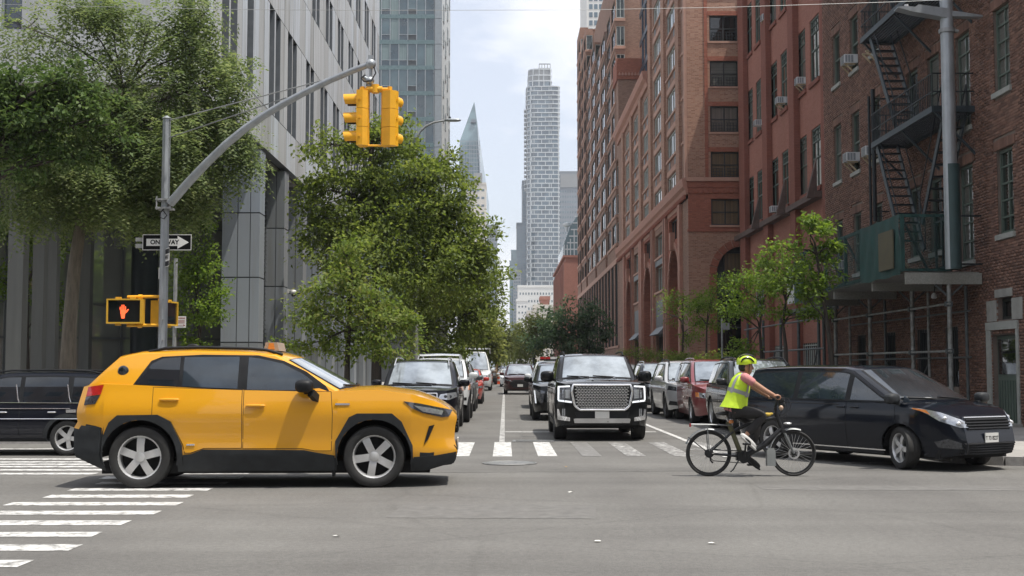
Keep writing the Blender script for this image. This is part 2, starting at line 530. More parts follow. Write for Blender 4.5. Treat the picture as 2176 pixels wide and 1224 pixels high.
# ------------------------------------------------------------------ road, pavements, markings
def asphalt_mat():
    m, t, b = nt_new('asphalt')
    g = node(t, 'ShaderNodeNewGeometry')
    fine = node(t, 'ShaderNodeTexNoise', Scale=95.0, Detail=3.0, Roughness=0.7); L(t, g, 'Position', fine, 0)
    fr = ramp(t, [(0.3, (0.098, 0.096, 0.091)), (0.5, (0.158, 0.155, 0.147)), (0.72, (0.228, 0.223, 0.210))]); L(t, fine, 0, fr, 0)
    mp_ = node(t, 'ShaderNodeMapping', Scale=(0.5, 0.22, 1)); L(t, g, 'Position', mp_, 0)
    big = node(t, 'ShaderNodeTexNoise', Scale=1.0, Detail=8.0, Roughness=0.62); L(t, mp_, 0, big, 0)
    br = ramp(t, [(0.3, (0.74, 0.73, 0.73)), (0.62, (1.0, 1.0, 0.99)), (0.8, (1.1, 1.09, 1.06))]); L(t, big, 0, br, 0)
    mu = node(t, 'ShaderNodeMixRGB', _blend_type='MULTIPLY', Fac=1.0); L(t, fr, 0, mu, 1); L(t, br, 0, mu, 2)
    md = node(t, 'ShaderNodeTexNoise', Scale=17.0, Detail=5.0, Roughness=0.8); L(t, g, 'Position', md, 0)
    mdr = ramp(t, [(0.3, 0.72), (0.7, 1.2)]); L(t, md, 0, mdr, 0)
    mum = node(t, 'ShaderNodeMixRGB', _blend_type='MULTIPLY', Fac=1.0); L(t, mu, 0, mum, 1); L(t, mdr, 0, mum, 2); mu = mum
    # tyre-polished and oil-darkened tracks of the cross street (they run along X)
    mp2 = node(t, 'ShaderNodeMapping', Scale=(0.05, 0.9, 1)); L(t, g, 'Position', mp2, 0)
    tr = node(t, 'ShaderNodeTexNoise', Scale=1.0, Detail=4.0, Roughness=0.55); L(t, mp2, 0, tr, 0)
    rr = ramp(t, [(0.35, 0.84), (0.6, 1.04)]); L(t, tr, 0, rr, 0)
    mu2 = node(t, 'ShaderNodeMixRGB', _blend_type='MULTIPLY', Fac=1.0); L(t, mu, 0, mu2, 1); L(t, rr, 0, mu2, 2)
    # cracks and tar seams
    vo = node(t, 'ShaderNodeTexVoronoi', _feature='DISTANCE_TO_EDGE', Scale=0.33)
    wn_ = node(t, 'ShaderNodeTexNoise', Scale=1.3, Detail=6.0)
    L(t, g, 'Position', wn_, 0)
    wa = node(t, 'ShaderNodeMixRGB', Fac=0.16); L(t, g, 'Position', wa, 1); L(t, wn_, 'Color', wa, 2); L(t, wa, 0, vo, 0)
    cr = ramp(t, [(0.0, 0.62), (0.006, 0.8), (0.014, 1.0)]); L(t, vo, 'Distance', cr, 0)
    mu3 = node(t, 'ShaderNodeMixRGB', _blend_type='MULTIPLY', Fac=0.28); L(t, mu2, 0, mu3, 1); L(t, cr, 0, mu3, 2)
    # small spots (gum, oil)
    v2 = node(t, 'ShaderNodeTexVoronoi', Scale=1.7); L(t, g, 'Position', v2, 0)
    sr = ramp(t, [(0.03, 0.72), (0.06, 1.0)]); L(t, v2, 'Distance', sr, 0)
    mu4 = node(t, 'ShaderNodeMixRGB', _blend_type='MULTIPLY', Fac=0.8); L(t, mu3, 0, mu4, 1); L(t, sr, 0, mu4, 2)
    L(t, mu4, 0, b, 'Base Color')
    b.inputs['Roughness'].default_value = 0.78
    b.inputs['Specular IOR Level'].default_value = 0.35
    bp = node(t, 'ShaderNodeBump', Strength=0.5, Distance=0.006); L(t, fine, 0, bp, 'Height'); L(t, bp, 0, b, 'Normal')
    MATS['asphalt'] = m
    return m

def marking_mat(name='road_paint', wear=(0.38, 0.53)):
    m, t, b = nt_new(name)
    g = node(t, 'ShaderNodeNewGeometry')
    n = node(t, 'ShaderNodeTexNoise', Scale=7.0, Detail=9.0, Roughness=0.72); L(t, g, 'Position', n, 0)
    r = ramp(t, [(wear[0], (0.16, 0.157, 0.15)), (wear[1], (0.58, 0.58, 0.565)), (0.8, (0.70, 0.70, 0.68))]); L(t, n, 0, r, 0)
    L(t, r, 0, b, 'Base Color'); b.inputs['Roughness'].default_value = 0.6
    MATS[name] = m
    return m

asphalt_mat(); marking_mat(); marking_mat('road_paint_worn', (0.5, 0.62)); marking_mat('road_paint_mid', (0.43, 0.60)); marking_mat('road_paint_ghost', (0.54, 0.75))
pm('concrete', (0.30, 0.29, 0.27), 0.85, var=0.2, scale=1.2, bump=0.3, bscale=90)
pm('granite', (0.34, 0.33, 0.32), 0.8, var=0.18, scale=14, bump=0.25, bscale=120)
pm('city_ground', (0.16, 0.16, 0.15), 0.9, var=0.2, scale=0.1)

g_ = MB().add([(-700, -80, -0.2), (700, -80, -0.2), (700, 1300, -0.2), (-700, 1300, -0.2)], [(0, 1, 2, 3)])
tag(g_.build('ground', MATS['city_ground']), 'city ground reaching to the horizon', kind='structure')
road = MB().add([(-300, -70, 0), (300, -70, 0), (300, 1200, 0), (-300, 1200, 0)], [(0, 1, 2, 3)]).build('road', MATS['asphalt'])
tag(road, 'worn grey asphalt of the street and crossing', kind='structure')

def sheet(mb, x0, x1, y0, y1, z=0.004):
    k = 3
    return mb.add([(x0, y0, z), (x1, y0, z), (x1, y1, z), (x0, y1, z)], [(0, 1, 2, 3)])

pm('tar_patch', (0.12, 0.118, 0.112), 0.75, var=0.22, scale=9, bump=.4, bscale=80)
pm('patch_asphalt', (0.135, 0.132, 0.125), 0.8, var=0.25, scale=7, bump=.4, bscale=90)
for pts in ([(-1.2, 12.4), (0.9, 12.3), (1.0, 13.5), (-1.1, 13.7)], [(3.2, 15.2), (7.5, 15.0), (7.5, 15.55), (3.2, 15.8)], [(1.2, 30), (2.6, 30), (2.7, 41), (1.25, 41)]):
    MB().add([(a, b, .0025) for a, b in pts], [(0, 1, 2, 3)]).build('asphalt_patch', MATS['patch_asphalt'], road)
for a, b, n_ in (((-9, 17.3), (14, 18.6), 46), ((.32, 18.5), (.5, 60), 60)):
    pts = [(a[0] + (b[0] - a[0]) * i / n_ + random.uniform(-.05, .05), a[1] + (b[1] - a[1]) * i / n_ + random.uniform(-.04, .04)) for i in range(n_ + 1)]
    dx, dy = b[0] - a[0], b[1] - a[1]; l_ = math.hypot(dx, dy); nx, ny = -dy / l_, dx / l_
    mb = MB(); ws = [random.uniform(.006, .022) for _ in pts]
    mb.grid([[(p[0] - nx * w, p[1] - ny * w, .0032), (p[0] + nx * w, p[1] + ny * w, .0032)] for p, w in zip(pts, ws)])
    mb.build('tar_seam', MATS['tar_patch'], road)
XR_, XL_ = gnd(430, 1048).x, gnd(95, 1054).x
for v in (1198, 1164, 1136, 1111.5, 1090, 1071, 1055, 1040.5, 1027, 1015.5, 1005.5, 996.5):
    y = gnd(300, v).y
    d = 0.17 + random.uniform(-.015, .015)
    sheet(MB(), XL_ + random.uniform(-.12, .12), XR_ + random.uniform(-.05, .05), y - d, y + d).build('crosswalk_stripe', MATS['road_paint'], road)
for v in (954.5, 960, 976, 982, 987, 992, 999, 1007):
    y = gnd(100, v).y
    sheet(MB(), -19.0, -5.75 + random.uniform(-.1, .1), y - 0.14, y + 0.14).build('crosswalk_stripe', MATS['road_paint'], road)
y0, y1 = gnd(1068, 970).y, gnd(1068, 940).y
for i, u in enumerate((735, 820, 900, 984, 1068, 1157, 1244, 1331, 1424, 1512)):
    x = gnd(u, 955).x
    wmat = 'road_paint' if i < 6 else ('road_paint_ghost' if i == 6 else 'road_paint_worn')
    sheet(MB(), x - 0.165, x + 0.165, y0 + 0.04 * math.sin(i * 3), y1 + 0.05 * math.cos(i * 5)).build('crosswalk_stripe', MATS[wmat], road)
xl = gnd(1067, 930).x
sheet(MB(), xl - 0.055, xl + 0.055, gnd(1067, 941).y, 120, 0.005).build('lane_line', MATS['road_paint_mid'], road)
ys = gnd(1120, 918).y
sheet(MB(), xl + 0.07, 3.55, ys - 0.13, ys + 0.13).build('stop_line', MATS['road_paint'], road)
xr = gnd(1458, 937).x
sheet(MB(), xr - 0.06, xr + 0.06, gnd(1458, 972).y, 90, 0.008).build('lane_line', MATS['road_paint'], road)
for (u, v, w, h_) in ((1735, 962, 0.75, 0.2), (1878, 984, 0.6, 0.2), (1560, 955, 0.9, 0.12)):
    p = gnd(u, v)
    sheet(MB(), p.x - w, p.x + w, p.y - h_, p.y + h_).build('road_marking', MATS['road_paint_worn'], road)

SWL, SWR = -3.45, 7.05          # kerb lines of the street
def pavement(name, pts, label):
    mb = MB().prism(pts, -0.02, 0.13, lambda a, b, d: (a, b, d))
    return tag(mb.build(name, MATS['concrete']), label, kind='structure')
def corner(cx, cy, r, a0, a1, n=7):
    return [(cx + r * math.cos(a0 + (a1 - a0) * i / n), cy + r * math.sin(a0 + (a1 - a0) * i / n)) for i in range(n + 1)]
CL = 24.6    # far kerb of the cross street, left of the main street
left_pts = [(-300, CL)] + corner(SWL - 2.2, CL + 2.2, 2.2, -PI/2, 0) + [(SWL, 900), (-300, 900)]
pvl = pavement('pavement', left_pts, 'concrete pavement in front of the grey panel building')
yk = gnd(2130, 990).y
right_pts = [(SWR, 900)] + corner(SWR + 1.2, yk + 1.2, 1.2, PI, 1.5 * PI) + [(300, yk - 0.4), (300, 900)]
pvr = pavement('pavement', right_pts, 'concrete pavement along the red brick buildings')
def kerb(path, parent):
    for i in range(len(path) - 1):
        p, q = V((*path[i], 0)), V((*path[i + 1], 0))
        n = max(1, round((q - p).length / 1.6))
        for j in range(n):
            a, b = p.lerp(q, j / n), p.lerp(q, (j + 1) / n)
            d = (b - a).normalized() * 0.006
            z = 0.14 + random.uniform(-.006, .006)
            MB().bar(a + d + V((0, 0, z - 0.1)), b - d + V((0, 0, z - 0.1)), 0.17, 0.2).build('kerb_stone', MATS['granite'], parent)
kerb([(SWR, 45)] + right_pts[1:9] + [(22, yk - 0.03)], pvr)
kerb([(-20, CL)] + left_pts[1:9] + [(SWL, 45)], pvl)

# iron covers and litter
iron = pm('cast_iron', (0.28, 0.28, 0.27), 0.42, 0.7, var=0.2, scale=20, bump=0.5, bscale=60)
p = gnd(1083, 985)
mb = MB().lathe([(0.43, 0.0), (0.43, 0.012), (0.40, 0.014), (0.395, 0.008), (0.37, 0.008), (0.365, 0.014), (0.12, 0.014), (0.11, 0.009), (0.001, 0.009)], 32)
tag(mb.build('manhole_cover', iron), 'round iron manhole cover in the crossing below the lane line', 'manhole cover').location = (p.x, p.y, 0.002)
p = gnd(1133, 938)
mb = MB().box(-0.42, 0.42, -0.3, 0.3, 0, 0.012)
for i in range(7):
    mb.box(-0.36, 0.36, -0.25 + i * 0.08, -0.21 + i * 0.08, 0.012, 0.018)
tag(mb.build('drain_cover', iron), 'flat rectangular iron cover left of the black front suv', 'drain cover').location = (p.x, p.y, 0.002)
paper = pm('paper_litter', (0.75, 0.74, 0.70), 0.8)
leafl = pm('dry_leaf', (0.35, 0.22, 0.08), 0.8)
for u, v, mt, lb in ((715, 1141, paper, 'scrap of pale paper on the asphalt below the taxi'), (1270, 1152, paper, 'flat pale paper scrap on the asphalt in mid road'),
                     (1513, 1156, paper, 'tiny pale scrap on the asphalt below the cyclist'), (1203, 993, leafl, 'dry yellow leaf on the asphalt before the front suv'),
                     (1213, 1047, paper, 'pale speck of litter on the asphalt right below the dry leaf')):
    p = gnd(u, v)
    mb = MB()
    n = 6
    pts = [(0.018 * (1 + .5 * random.random()) * math.cos(2*PI*i/n) * (1.6 if mt is paper else 1), 0.02 * (1 + .6 * random.random()) * math.sin(2*PI*i/n), 0.003 + 0.012 * random.random()) for i in range(n)]
    mb.add(pts + [(0, 0, 0.016)], [(i, (i + 1) % n, n) for i in range(n)])
    tag(mb.build('litter', mt), lb, 'litter').location = (p.x, p.y, 0.001)

# summer haze over the whole street
hm_, ht_, hb_ = nt_new('haze_air')
ht_.nodes.remove(hb_)
pv = node(ht_, 'ShaderNodeVolumePrincipled', Density=0.00024, Anisotropy=0.35)
pv.inputs['Color'].default_value = (0.86, 0.91, 1.0, 1)
ht_.links.new(pv.outputs[0], ht_.nodes['Material Output'].inputs['Volume'])
tag(MB().box(-715, 715, -95, 1315, -1.2, 262).build('haze', hm_), kind='stuff')

# dirt and dry leaves swept against the right kerb
mb = MB()
R9 = random.Random(5)
for i in range(260):
    x = 8.0 + R9.random() ** 1.5 * 4.5
    y = yk - .05 - abs(R9.gauss(0, .22)) - (x - 8) * .02
    a = R9.uniform(0, 6.28); s_ = R9.uniform(.02, .06)
    q = [(x + s_ * math.cos(a + k * PI/2) * (1.5 if k % 2 else .8), y + s_ * math.sin(a + k * PI/2), .006 + R9.random() * .025) for k in range(4)]
    mb.add(q, [(0, 1, 2, 3)])
pm('leaf_litter', (0.17, 0.13, 0.075), .9, var=.5, scale=9)
tag(mb.build('leaf_litter', MATS['leaf_litter']), 'dirt and dry leaves along the right kerb', kind='stuff')
# ------------------------------------------------------------------ left side: grey metal-panel building
def panel_mat(name, col, streak=0.22):
    m, t, b = nt_new(name)
    g = node(t, 'ShaderNodeNewGeometry')
    mpn = node(t, 'ShaderNodeMapping', Scale=(2.6, 2.6, 0.16)); L(t, g, 'Position', mpn, 0)
    n = node(t, 'ShaderNodeTexNoise', Scale=1.0, Detail=6.0, Roughness=0.7); L(t, mpn, 0, n, 0)
    oi = node(t, 'ShaderNodeObjectInfo')
    orr = ramp(t, [(0.0, (0.74, 0.72, 0.68)), (0.45, (0.98, 0.96, 0.93)), (1.0, (1.03, 1.06, 1.10))]); L(t, oi, 'Random', orr, 0)
    r = ramp(t, [(0.32, tuple(x * (1 - streak * 1.6) for x in (col[0] * 1.02, col[1] * 0.98, col[2] * 0.92))), (0.5, tuple(x * (1 - streak * .4) for x in col)), (0.66, col)]); L(t, n, 0, r, 0)
    mu = node(t, 'ShaderNodeMixRGB', _blend_type='MULTIPLY', Fac=1.0); L(t, r, 0, mu, 1); L(t, orr, 0, mu, 2)
    L(t, mu, 0, b, 'Base Color'); b.inputs['Roughness'].default_value = 0.48; b.inputs['Metallic'].default_value = 0.15
    MATS[name] = m
    return m
panel_mat('metal_panel', (0.55, 0.585, 0.61), .24)
pm('panel_return_shade', (0.13, 0.145, 0.16), 0.5, .1)  # darker than the panel fronts: shade of the window slots put into the colour
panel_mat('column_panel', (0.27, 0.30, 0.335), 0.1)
pm('backing_dark', (0.05, 0.055, 0.06), 0.7)
pm('louver_grey', (0.10, 0.11, 0.115), 0.5)
pm('soffit_panel', (0.33, 0.33, 0.32), 0.6)
glass_mat('lobby_glass', (0.30, 0.32, 0.30), rough=0.015, spec=1.0, wob=0.001, var=.1, metal=.4)
pm('lobby_mullion', (0.09, 0.10, 0.105), 0.4, 0.3)
pm('lobby_column', (0.12, 0.125, 0.118), 0.7, var=0.15, stretch=(1, 1, .1), bump=.1)
pm('dark_column', (0.018, 0.024, 0.026), 0.35, spec=.2)

XL, YC0, YC1 = -8.5, 33.0, 81.5
PB = thing('panel_building', 'tall pale metal panel building with narrow slot windows over a colonnade', 'building', (XL - 8, 50, 0))
ZB = [9.26, 10.75, 14.68, 17.0, 19.3, 21.3, 23.8, 26.5, 28]
MB().box(XL - 0.34, XL - 20, YC0 + 0.34, YC1, 9.3, 27.5).build('core', MATS['backing_dark'], PB, world=True)
slots0 = [36.65, 37.8, 40.25, 44.0, 45.2, 47.7, 48.8, 52.1, 53.3, 56.2, 57.4, 60.3, 61.5, 64.5, 65.7, 68.7, 69.9, 73.0, 74.2, 77.0, 78.2]
G12 = 0.03
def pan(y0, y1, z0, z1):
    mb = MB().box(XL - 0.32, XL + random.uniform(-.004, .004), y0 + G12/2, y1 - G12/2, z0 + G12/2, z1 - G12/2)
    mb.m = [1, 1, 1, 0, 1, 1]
    mb.build('panel', [MATS['metal_panel'], MATS['panel_return_shade']], PB, world=True)
for k in range(len(ZB) - 1):
    z0, z1 = ZB[k], ZB[k + 1]
    if k % 2 == 1:
        sh = {1: 0.0, 3: 1.45, 5: 0.4, 7: 1.0}[k]
        sl_ = [s + sh for s in slots0 if s + sh + 0.4 < YC1]
        edges = [YC0] + [q for s in sl_ for q in (s - 0.46, s + 0.46)] + [YC1]
        for i in range(0, len(edges), 2):
            a, b = edges[i], edges[i + 1]
            n = max(1, math.ceil((b - a) / 1.25))
            for j in range(n):
                pan(a + (b - a) * j / n, a + (b - a) * (j + 1) / n, z0, z1)
        for s in sl_:
            window(PB, 0.92, z1 - z0 - 0.02, (XL - 0.26, s, z0 + 0.01), PI / 2, 'bars4' if random.random() < .3 else 'dh', 'frame_dark', 'glass_dark')
    else:
        y = YC0
        while y < YC1 - 0.2:
            w = random.choice((0.9, 1.15, 1.4, 1.4, 1.7))
            y2 = min(YC1, y + w)
            if YC1 - y2 < 0.5: y2 = YC1
            pan(y, y2, z0, z1)
            y = y2
# front face towards the crossing (in shade, behind the honey locust)
for k in range(0, 5):
    z0, z1 = ZB[k], ZB[k + 1]
    x = XL - 0.33
    while x > -24:
        w = 1.5 if k % 2 == 0 else 1.9
        MB().box(x - w + G12, x, YC0, YC0 + 0.32, z0 + G12/2, z1 - G12/2).build('panel', MATS['metal_panel'], PB, world=True)
        x -= w
        if k % 2 == 1:
            window(PB, 0.6, z1 - z0 - 0.02, (x - 0.31, YC0 + 0.27, z0 + 0.01), 0, 'dh', 'frame_alu', 'glass_blue')
            x -= 0.62
# soffit boards
for i in range(10):
    for j in range(6):
        x0 = XL - 0.36 - i * 1.55
        y0 = YC0 + 0.36 + j * 2.9
        MB().box(x0 - 1.535, x0, y0, y0 + 2.885, 9.18, 9.26).build('soffit_panel', MATS['soffit_panel'], PB, world=True)
MB().box(XL - 0.34, XL - 2.2, 50.8, YC1, 9.16, 9.255).build('soffit', MATS['soffit_panel'], PB, world=True)
# colonnade
COLY = [42.5, 47.25, 51.7, 56.2, 60.7, 65.2, 69.7, 74.2, 78.7]
tier = None
for i, y in enumerate(COLY):
    c = sub('column', PB, V((XL - 0.72, y + 0.45, 0)) - PB.location)
    if tier is None:
        tm = MB()
        for (x0, x1) in ((-0.64, -0.115), (-0.085, 0.32), (0.35, 0.66)):
            tm.box(x0, x1, -0.45, 0.45, 0.02, 2.235)
        tm.mi = 1; tm.box(-0.62, 0.64, -0.43, 0.43, 0, 2.26)
        tier = tm.mesh('panel', [MATS['column_panel'], MATS['backing_dark']])
    for k in range(4):
        link('panel', tier, c, loc=(0, 0, 0.13 + k * 2.26))
    if i + 1 < len(COLY):
        lm = MB()
        a, b = y + 0.92, COLY[i + 1] - 0.02
        lm.box(XL - 1.0, XL - 0.95, a, b, 0.13, 9.16)
        z = 2.7
        while z < 9.0:
            lm.add([(XL - 0.93, a, z), (XL - 0.72, a, z - 0.07), (XL - 0.72, b, z - 0.07), (XL - 0.93, b, z), (XL - 0.93, a, z + 0.02), (XL - 0.72, a, z - 0.05), (XL - 0.72, b, z - 0.05), (XL - 0.93, b, z + 0.02)],
                   [(0, 3, 2, 1), (4, 5, 6, 7), (0, 1, 5, 4), (1, 2, 6, 5), (2, 3, 7, 6), (3, 0, 4, 7)])
            z += 0.17
        lm.build('louver', MATS['louver_grey'], PB, world=True)
# lobby glass wall, oblique under the overhang
g0, g1 = V((-25.0, 37.5, 0)), V((-10.3, 45.6, 0))
gd = (g1 - g0).normalized(); gnrm = V((gd.y, -gd.x, 0))
glen = (g1 - g0).length
nb = 13
zt = [0.15, 2.55, 3.75, 6.6, 9.17]
mm = MB()
for i in range(nb + 1):
    p = g0 + gd * glen * i / nb
    mm.bar(p + gnrm * 0.05 + V((0, 0, 0.13)), p + gnrm * 0.05 + V((0, 0, 9.17)), 0.07, 0.16, up=gnrm)
for z in zt[1:-1]:
    mm.bar(g0 + gnrm * 0.09 + V((0, 0, z)), g1 + gnrm * 0.09 + V((0, 0, z)), 0.05, 0.08)
mm.build('lobby_mullion', MATS['lobby_mullion'], PB, world=True)
ang = math.atan2(gd.y, gd.x)
for i in range(nb):
    for k in range(len(zt) - 1):
        a = g0 + gd * (glen * (i + 0.5) / nb)
        w, h = glen / nb - 0.05, zt[k + 1] - zt[k] - 0.04
        pmb = MB().box(-w/2, w/2, -0.01, 0.01, -h/2, h/2)
        o = link('pane', pmb.mesh('pane', MATS['lobby_glass']), PB, loc=V((a.x, a.y, (zt[k] + zt[k + 1]) / 2)) - PB.location)
        o.rotation_euler = (random.uniform(-.006, .006), 0, ang + random.uniform(-.01, .01))
for u, y, w in ((29, 35.4, 0.44), (78, 37.0, 0.34), (106, 38.4, 0.32), (178, 41.4, 0.34)):
    x = at(u, 700, y).x
    MB().box(x - w/2, x + w/2, y, y + w, 0.13, 9.17).build('lobby_column', MATS['lobby_column'], PB, world=True)
p = at(305, 700, 41.6)
MB().lathe([(0.44, 0.13), (0.44, 9.17)], 24, Matrix.Translation((p.x, p.y, 0))).build('lobby_column', MATS['dark_column'], PB, 40, world=True)
MB().box(-10.6, -10.5, 45.9, YC1, 0.13, 9.15).build('inner_wall', MATS['backing_dark'], PB, world=True)

# dome camera on the second column
pc = V((XL + 0.03, COLY[1] + 0.35, at(600, 622, COLY[1]).z))
dc = thing('security_camera', 'white dome security camera on a grey column of the panel building', 'security camera', pc)
wht = pm('white_plastic', (0.62, 0.62, 0.6), 0.4)
MB().box(0, 0.06, -0.06, 0.06, 0.0, 0.16).bar((0.03, 0, 0.12), (0.2, 0, 0.12), 0.04).build('bracket', wht, dc)
MB().ell((0.24, 0, 0.03), (0.13, 0.13, 0.11), 16, 10).build('housing', wht, dc, 180)
MB().ell((0.24, 0, -0.05), (0.1, 0.1, 0.1), 16, 10).build('dome', MATS['glass_dark'], dc, 180)

# ------------------------------------------------------------------ glass apartment tower behind it
GT = thing('glass_tower', 'blue green glass apartment tower rising behind the metal panel building', 'building', (-9.5, 128, 0))
YG = 120.0
gx0, gx1 = at(790, 300, YG).x, at(938, 300, YG).x
yg2 = gx1 * F / (955 - VPX) * -1
yg2 = abs(gx1) * F / (VPX - 955)
pm('tower_spandrel', (0.13, 0.19, 0.20), 0.3, var=0.1)
pm('tower_pale', (0.52, 0.55, 0.55), 0.5)
pm('tower_edge', (0.26, 0.29, 0.31), 0.5)
MB().box(gx0 - 8, gx1 - 0.15, YG + 0.15, yg2 - 0.1, 0, 50).build('core', MATS['backing_dark'], GT, world=True)
nc = 7
cw = (gx1 - 0.75 - gx0) / nc
zf, fh = 1.5 + (HZ - 300) * YG / F, 2.585
z = zf - 6 * fh
fl_ = 0
while z < 46:
    MB().box(gx0 - 2, gx1 - 0.72, YG - 0.04, YG + 0.15, z - 0.42, z).build('spandrel', MATS['tower_spandrel'], GT, world=True)
    for c in range(nc):
        x0 = gx0 + c * cw
        r = random.random()
        pn = 'glass_teal' if r < .5 else ('glass_teal_blind' if r < .75 else 'glass_teal_dark')
        h = fh - 0.42
        o = sub('window', GT, V((x0 + cw/2, YG, z)) - GT.location)
        fm_ = MB().box(-cw/2, -cw/2 + 0.035, -0.05, 0.1, 0, h).box(cw/2 - 0.035, cw/2, -0.05, 0.1, 0, h)
        if c in (1, 4) or random.random() < .12:
            fm_.box(-cw/2 + .035, cw/2 - .035, -0.05, 0.1, h * .24, h * .24 + .05)
            fm_.build('frame', MATS['frame_alu'], o)
            MB().box(-cw/2 + .035, cw/2 - .035, 0.02, 0.05, 0.0, h * .24).build('vent_pane', MATS['louver_grey'] if c == 4 else MATS['glass_teal_dark'], o)
            MB().box(-cw/2 + .035, cw/2 - .035, 0.02, 0.05, h * .24 + .05, h).build('pane', MATS[pn], o)
        else:
            fm_.build('frame', MATS['frame_alu'], o)
            MB().box(-cw/2 + .035, cw/2 - .035, 0.02, 0.05, 0.0, h).build('pane', MATS[pn], o)
    # corner panels and pale street side with its slot windows
    MB().box(gx1 - 0.7, gx1, YG - 0.05, YG + 0.6, z - 0.4, z + fh - 0.44).build('corner_panel', MATS['tower_edge'], GT, world=True)
    MB().box(gx1 - 0.12, gx1 - 0.01, YG + 0.63, yg2, z - 0.4, z + fh - 0.42).build('side_panel', MATS['tower_pale'], GT, world=True)
    for q in range(4):
        if (q + fl_) % 3:
            window(GT, 1.3, fh - 0.9, (gx1 + 0.02, YG + 3.2 + q * 4.2, z + 0.1), PI/2, 'dh', 'frame_alu', 'glass_teal_dark')
    z += fh; fl_ += 1
# ------------------------------------------------------------------ right side: dark brick loft building with fire escape
XD = 12.0
faceW = lambda X0: (lambda s, z, d: (X0 + d, s, z))      # plane facing the street (-X)
faceS = lambda Y0: (lambda s, z, d: (s, Y0 + d, z))      # plane facing the crossing (-Y)
brick_cols = [(0.136, 0.081, 0.064), (0.186, 0.105, 0.079), (0.218, 0.12, 0.089), (0.268, 0.157, 0.117), (0.177, 0.105, 0.082)]
loose_brick_mat('brick_loose', brick_cols)
pm('mortar', (0.17, 0.135, 0.115), 0.9, var=0.2, scale=3)
brick_mat('brick_dark', brick_cols, (0.17, 0.135, 0.115), 0.224, 0.0748, 0.011)
pm('stone_sill', (0.30, 0.31, 0.29), 0.8, var=0.15, scale=6)
pm('stone_grey', (0.27, 0.27, 0.25), 0.8, var=0.2, scale=3)
pm('iron_black', (0.014, 0.02, 0.024), 0.5, 0.2, var=0.3, scale=8)
pm('iron_edge', (0.035, 0.05, 0.06), 0.45, 0.2, var=0.3)

DB = thing('brick_loft_building', 'dark brown brick loft building with black fire escape and green framed windows', 'building', (XD + 6, 34, 0))
YD0, YD1, ZD = 22.0, yx(1760, XD), 15.6
wcols = [26.2, 29.05, 31.55, 33.75, 35.5, 39.05, 41.35, 43.6]
ops = []
for i, y in enumerate(wcols):
    for k, (zs, zh) in enumerate(((4.72, 6.78), (8.2, 10.25), (11.72, 13.6))):
        w = 0.98 if i != 2 else 1.02
        if i == 2 and k < 2:
            zs -= 0.45
        ops.append((y - w/2, y + w/2, zs, zh))
n_up = len(ops)
yda, ydb = yx(2168, XD), yx(2106, XD)
door_op = (yda + 0.12, ydb - 0.12, 0.14, 2.3)
trans_op = (yda + 0.35, ydb - 0.5, 2.66, 3.2)
low_ops = [(32.3, 33.3, 1.0, 2.6), (34.6, 35.6, 1.0, 2.6), (37.5, 38.6, 1.0, 2.6), (40.6, 41.6, 1.0, 2.6)]
ops += [door_op, trans_op] + low_ops
mb = MB()
wall(mb, YD0, YD1, 0, ZD, ops, faceW(XD + 0.012), 0.2)
mb.build('wall', MATS['mortar'], DB, world=True)
MB().box(XD + 0.21, XD + 12, YD0 + 0.02, YD1 - 0.25, 0, ZD - .3).build('core', MATS['backing_dark'], DB, world=True)
MB().box(XD + 0.02, XD + 12, YD0 - 0.25, YD0 - 0.005, 0, ZD).build('end_wall', MATS['brick_dark'], DB, world=True)
MB().box(XD + 0.02, XD + 12, YD1 - 0.24, YD1, 0, ZD - .01).build('party_wall', MATS['brick_dark'], DB, world=True)
# real bricks: the nearest 300 in view as parts, the others joined
BLn, BHn, J = 0.224, 0.0748, 0.010
one = MB()
vis, rest = [], []
ex = [(a - 0.0, b + 0.0, c - 0.14, d + 0.0) for a, b, c, d in ops]
arch_ex = [(a - 0.16, b + 0.16, d, d + 0.27) for a, b, c, d in ops[:n_up]]
for r in range(int(ZD / BHn)):
    z = r * BHn
    zc = z + BHn / 2
    blocks = sorted([(a, b) for a, b, c, d in ex + arch_ex if c - BHn / 2 < zc < d + BHn / 2 - .01])
    y = YD0 + (0 if r % 2 else BLn / 2)
    while y < YD1 - 0.05:
        a, b = y + J / 2, min(y + BLn - J / 2, YD1)
        for (p, q) in blocks:
            if p < b and q > a:
                if a < p - 0.03: b = p
                elif b > q + 0.03: a = q
                else: a = b
        if b - a > 0.03:
            rest.append((a, b, z + J / 2, z + BHn - J / 2))
        y += BLn
def proj(p):
    d = CAM_M.transposed() @ (V(p) - V((0, 0, CAMH)))
    return 1088 + d.x / -d.z * F, 612 - d.y / -d.z * F
full = [q for q in rest if q[1] - q[0] > 0.2 and q[2] > 4.2 and proj((XD, q[0], q[2]))[0] < 2172 and 8 < proj((XD, q[0], q[2]))[1] < 640]
full.sort(key=lambda q: q[0])
pick = set(full[:290])
bm1 = MB().box(-0.018, 0.05, -(BLn - J)/2, (BLn - J)/2, -(BHn - J)/2, (BHn - J)/2).mesh('brick', MATS['brick_loose'])
for q in full[:290]:
    o = link('brick', bm1, DB, loc=V((XD + random.uniform(-.004, .004), (q[0] + q[1]) / 2, (q[2] + q[3]) / 2)) - DB.location)
arr = np.array([q for q in rest if q not in pick])
n = len(arr)
x0 = XD - 0.018 + rng.uniform(-.005, .005, n)
vv = np.zeros((n, 8, 3), dtype=np.float32)
for k, (iy, iz, fx) in enumerate(((0, 2, 0), (1, 2, 0), (1, 3, 0), (0, 3, 0), (0, 2, 1), (1, 2, 1), (1, 3, 1), (0, 3, 1))):
    vv[:, k, 0] = x0 if fx == 0 else XD + 0.02
    vv[:, k, 1] = arr[:, iy]
    vv[:, k, 2] = arr[:, iz]
vv -= np.array(DB.location, dtype=np.float32)
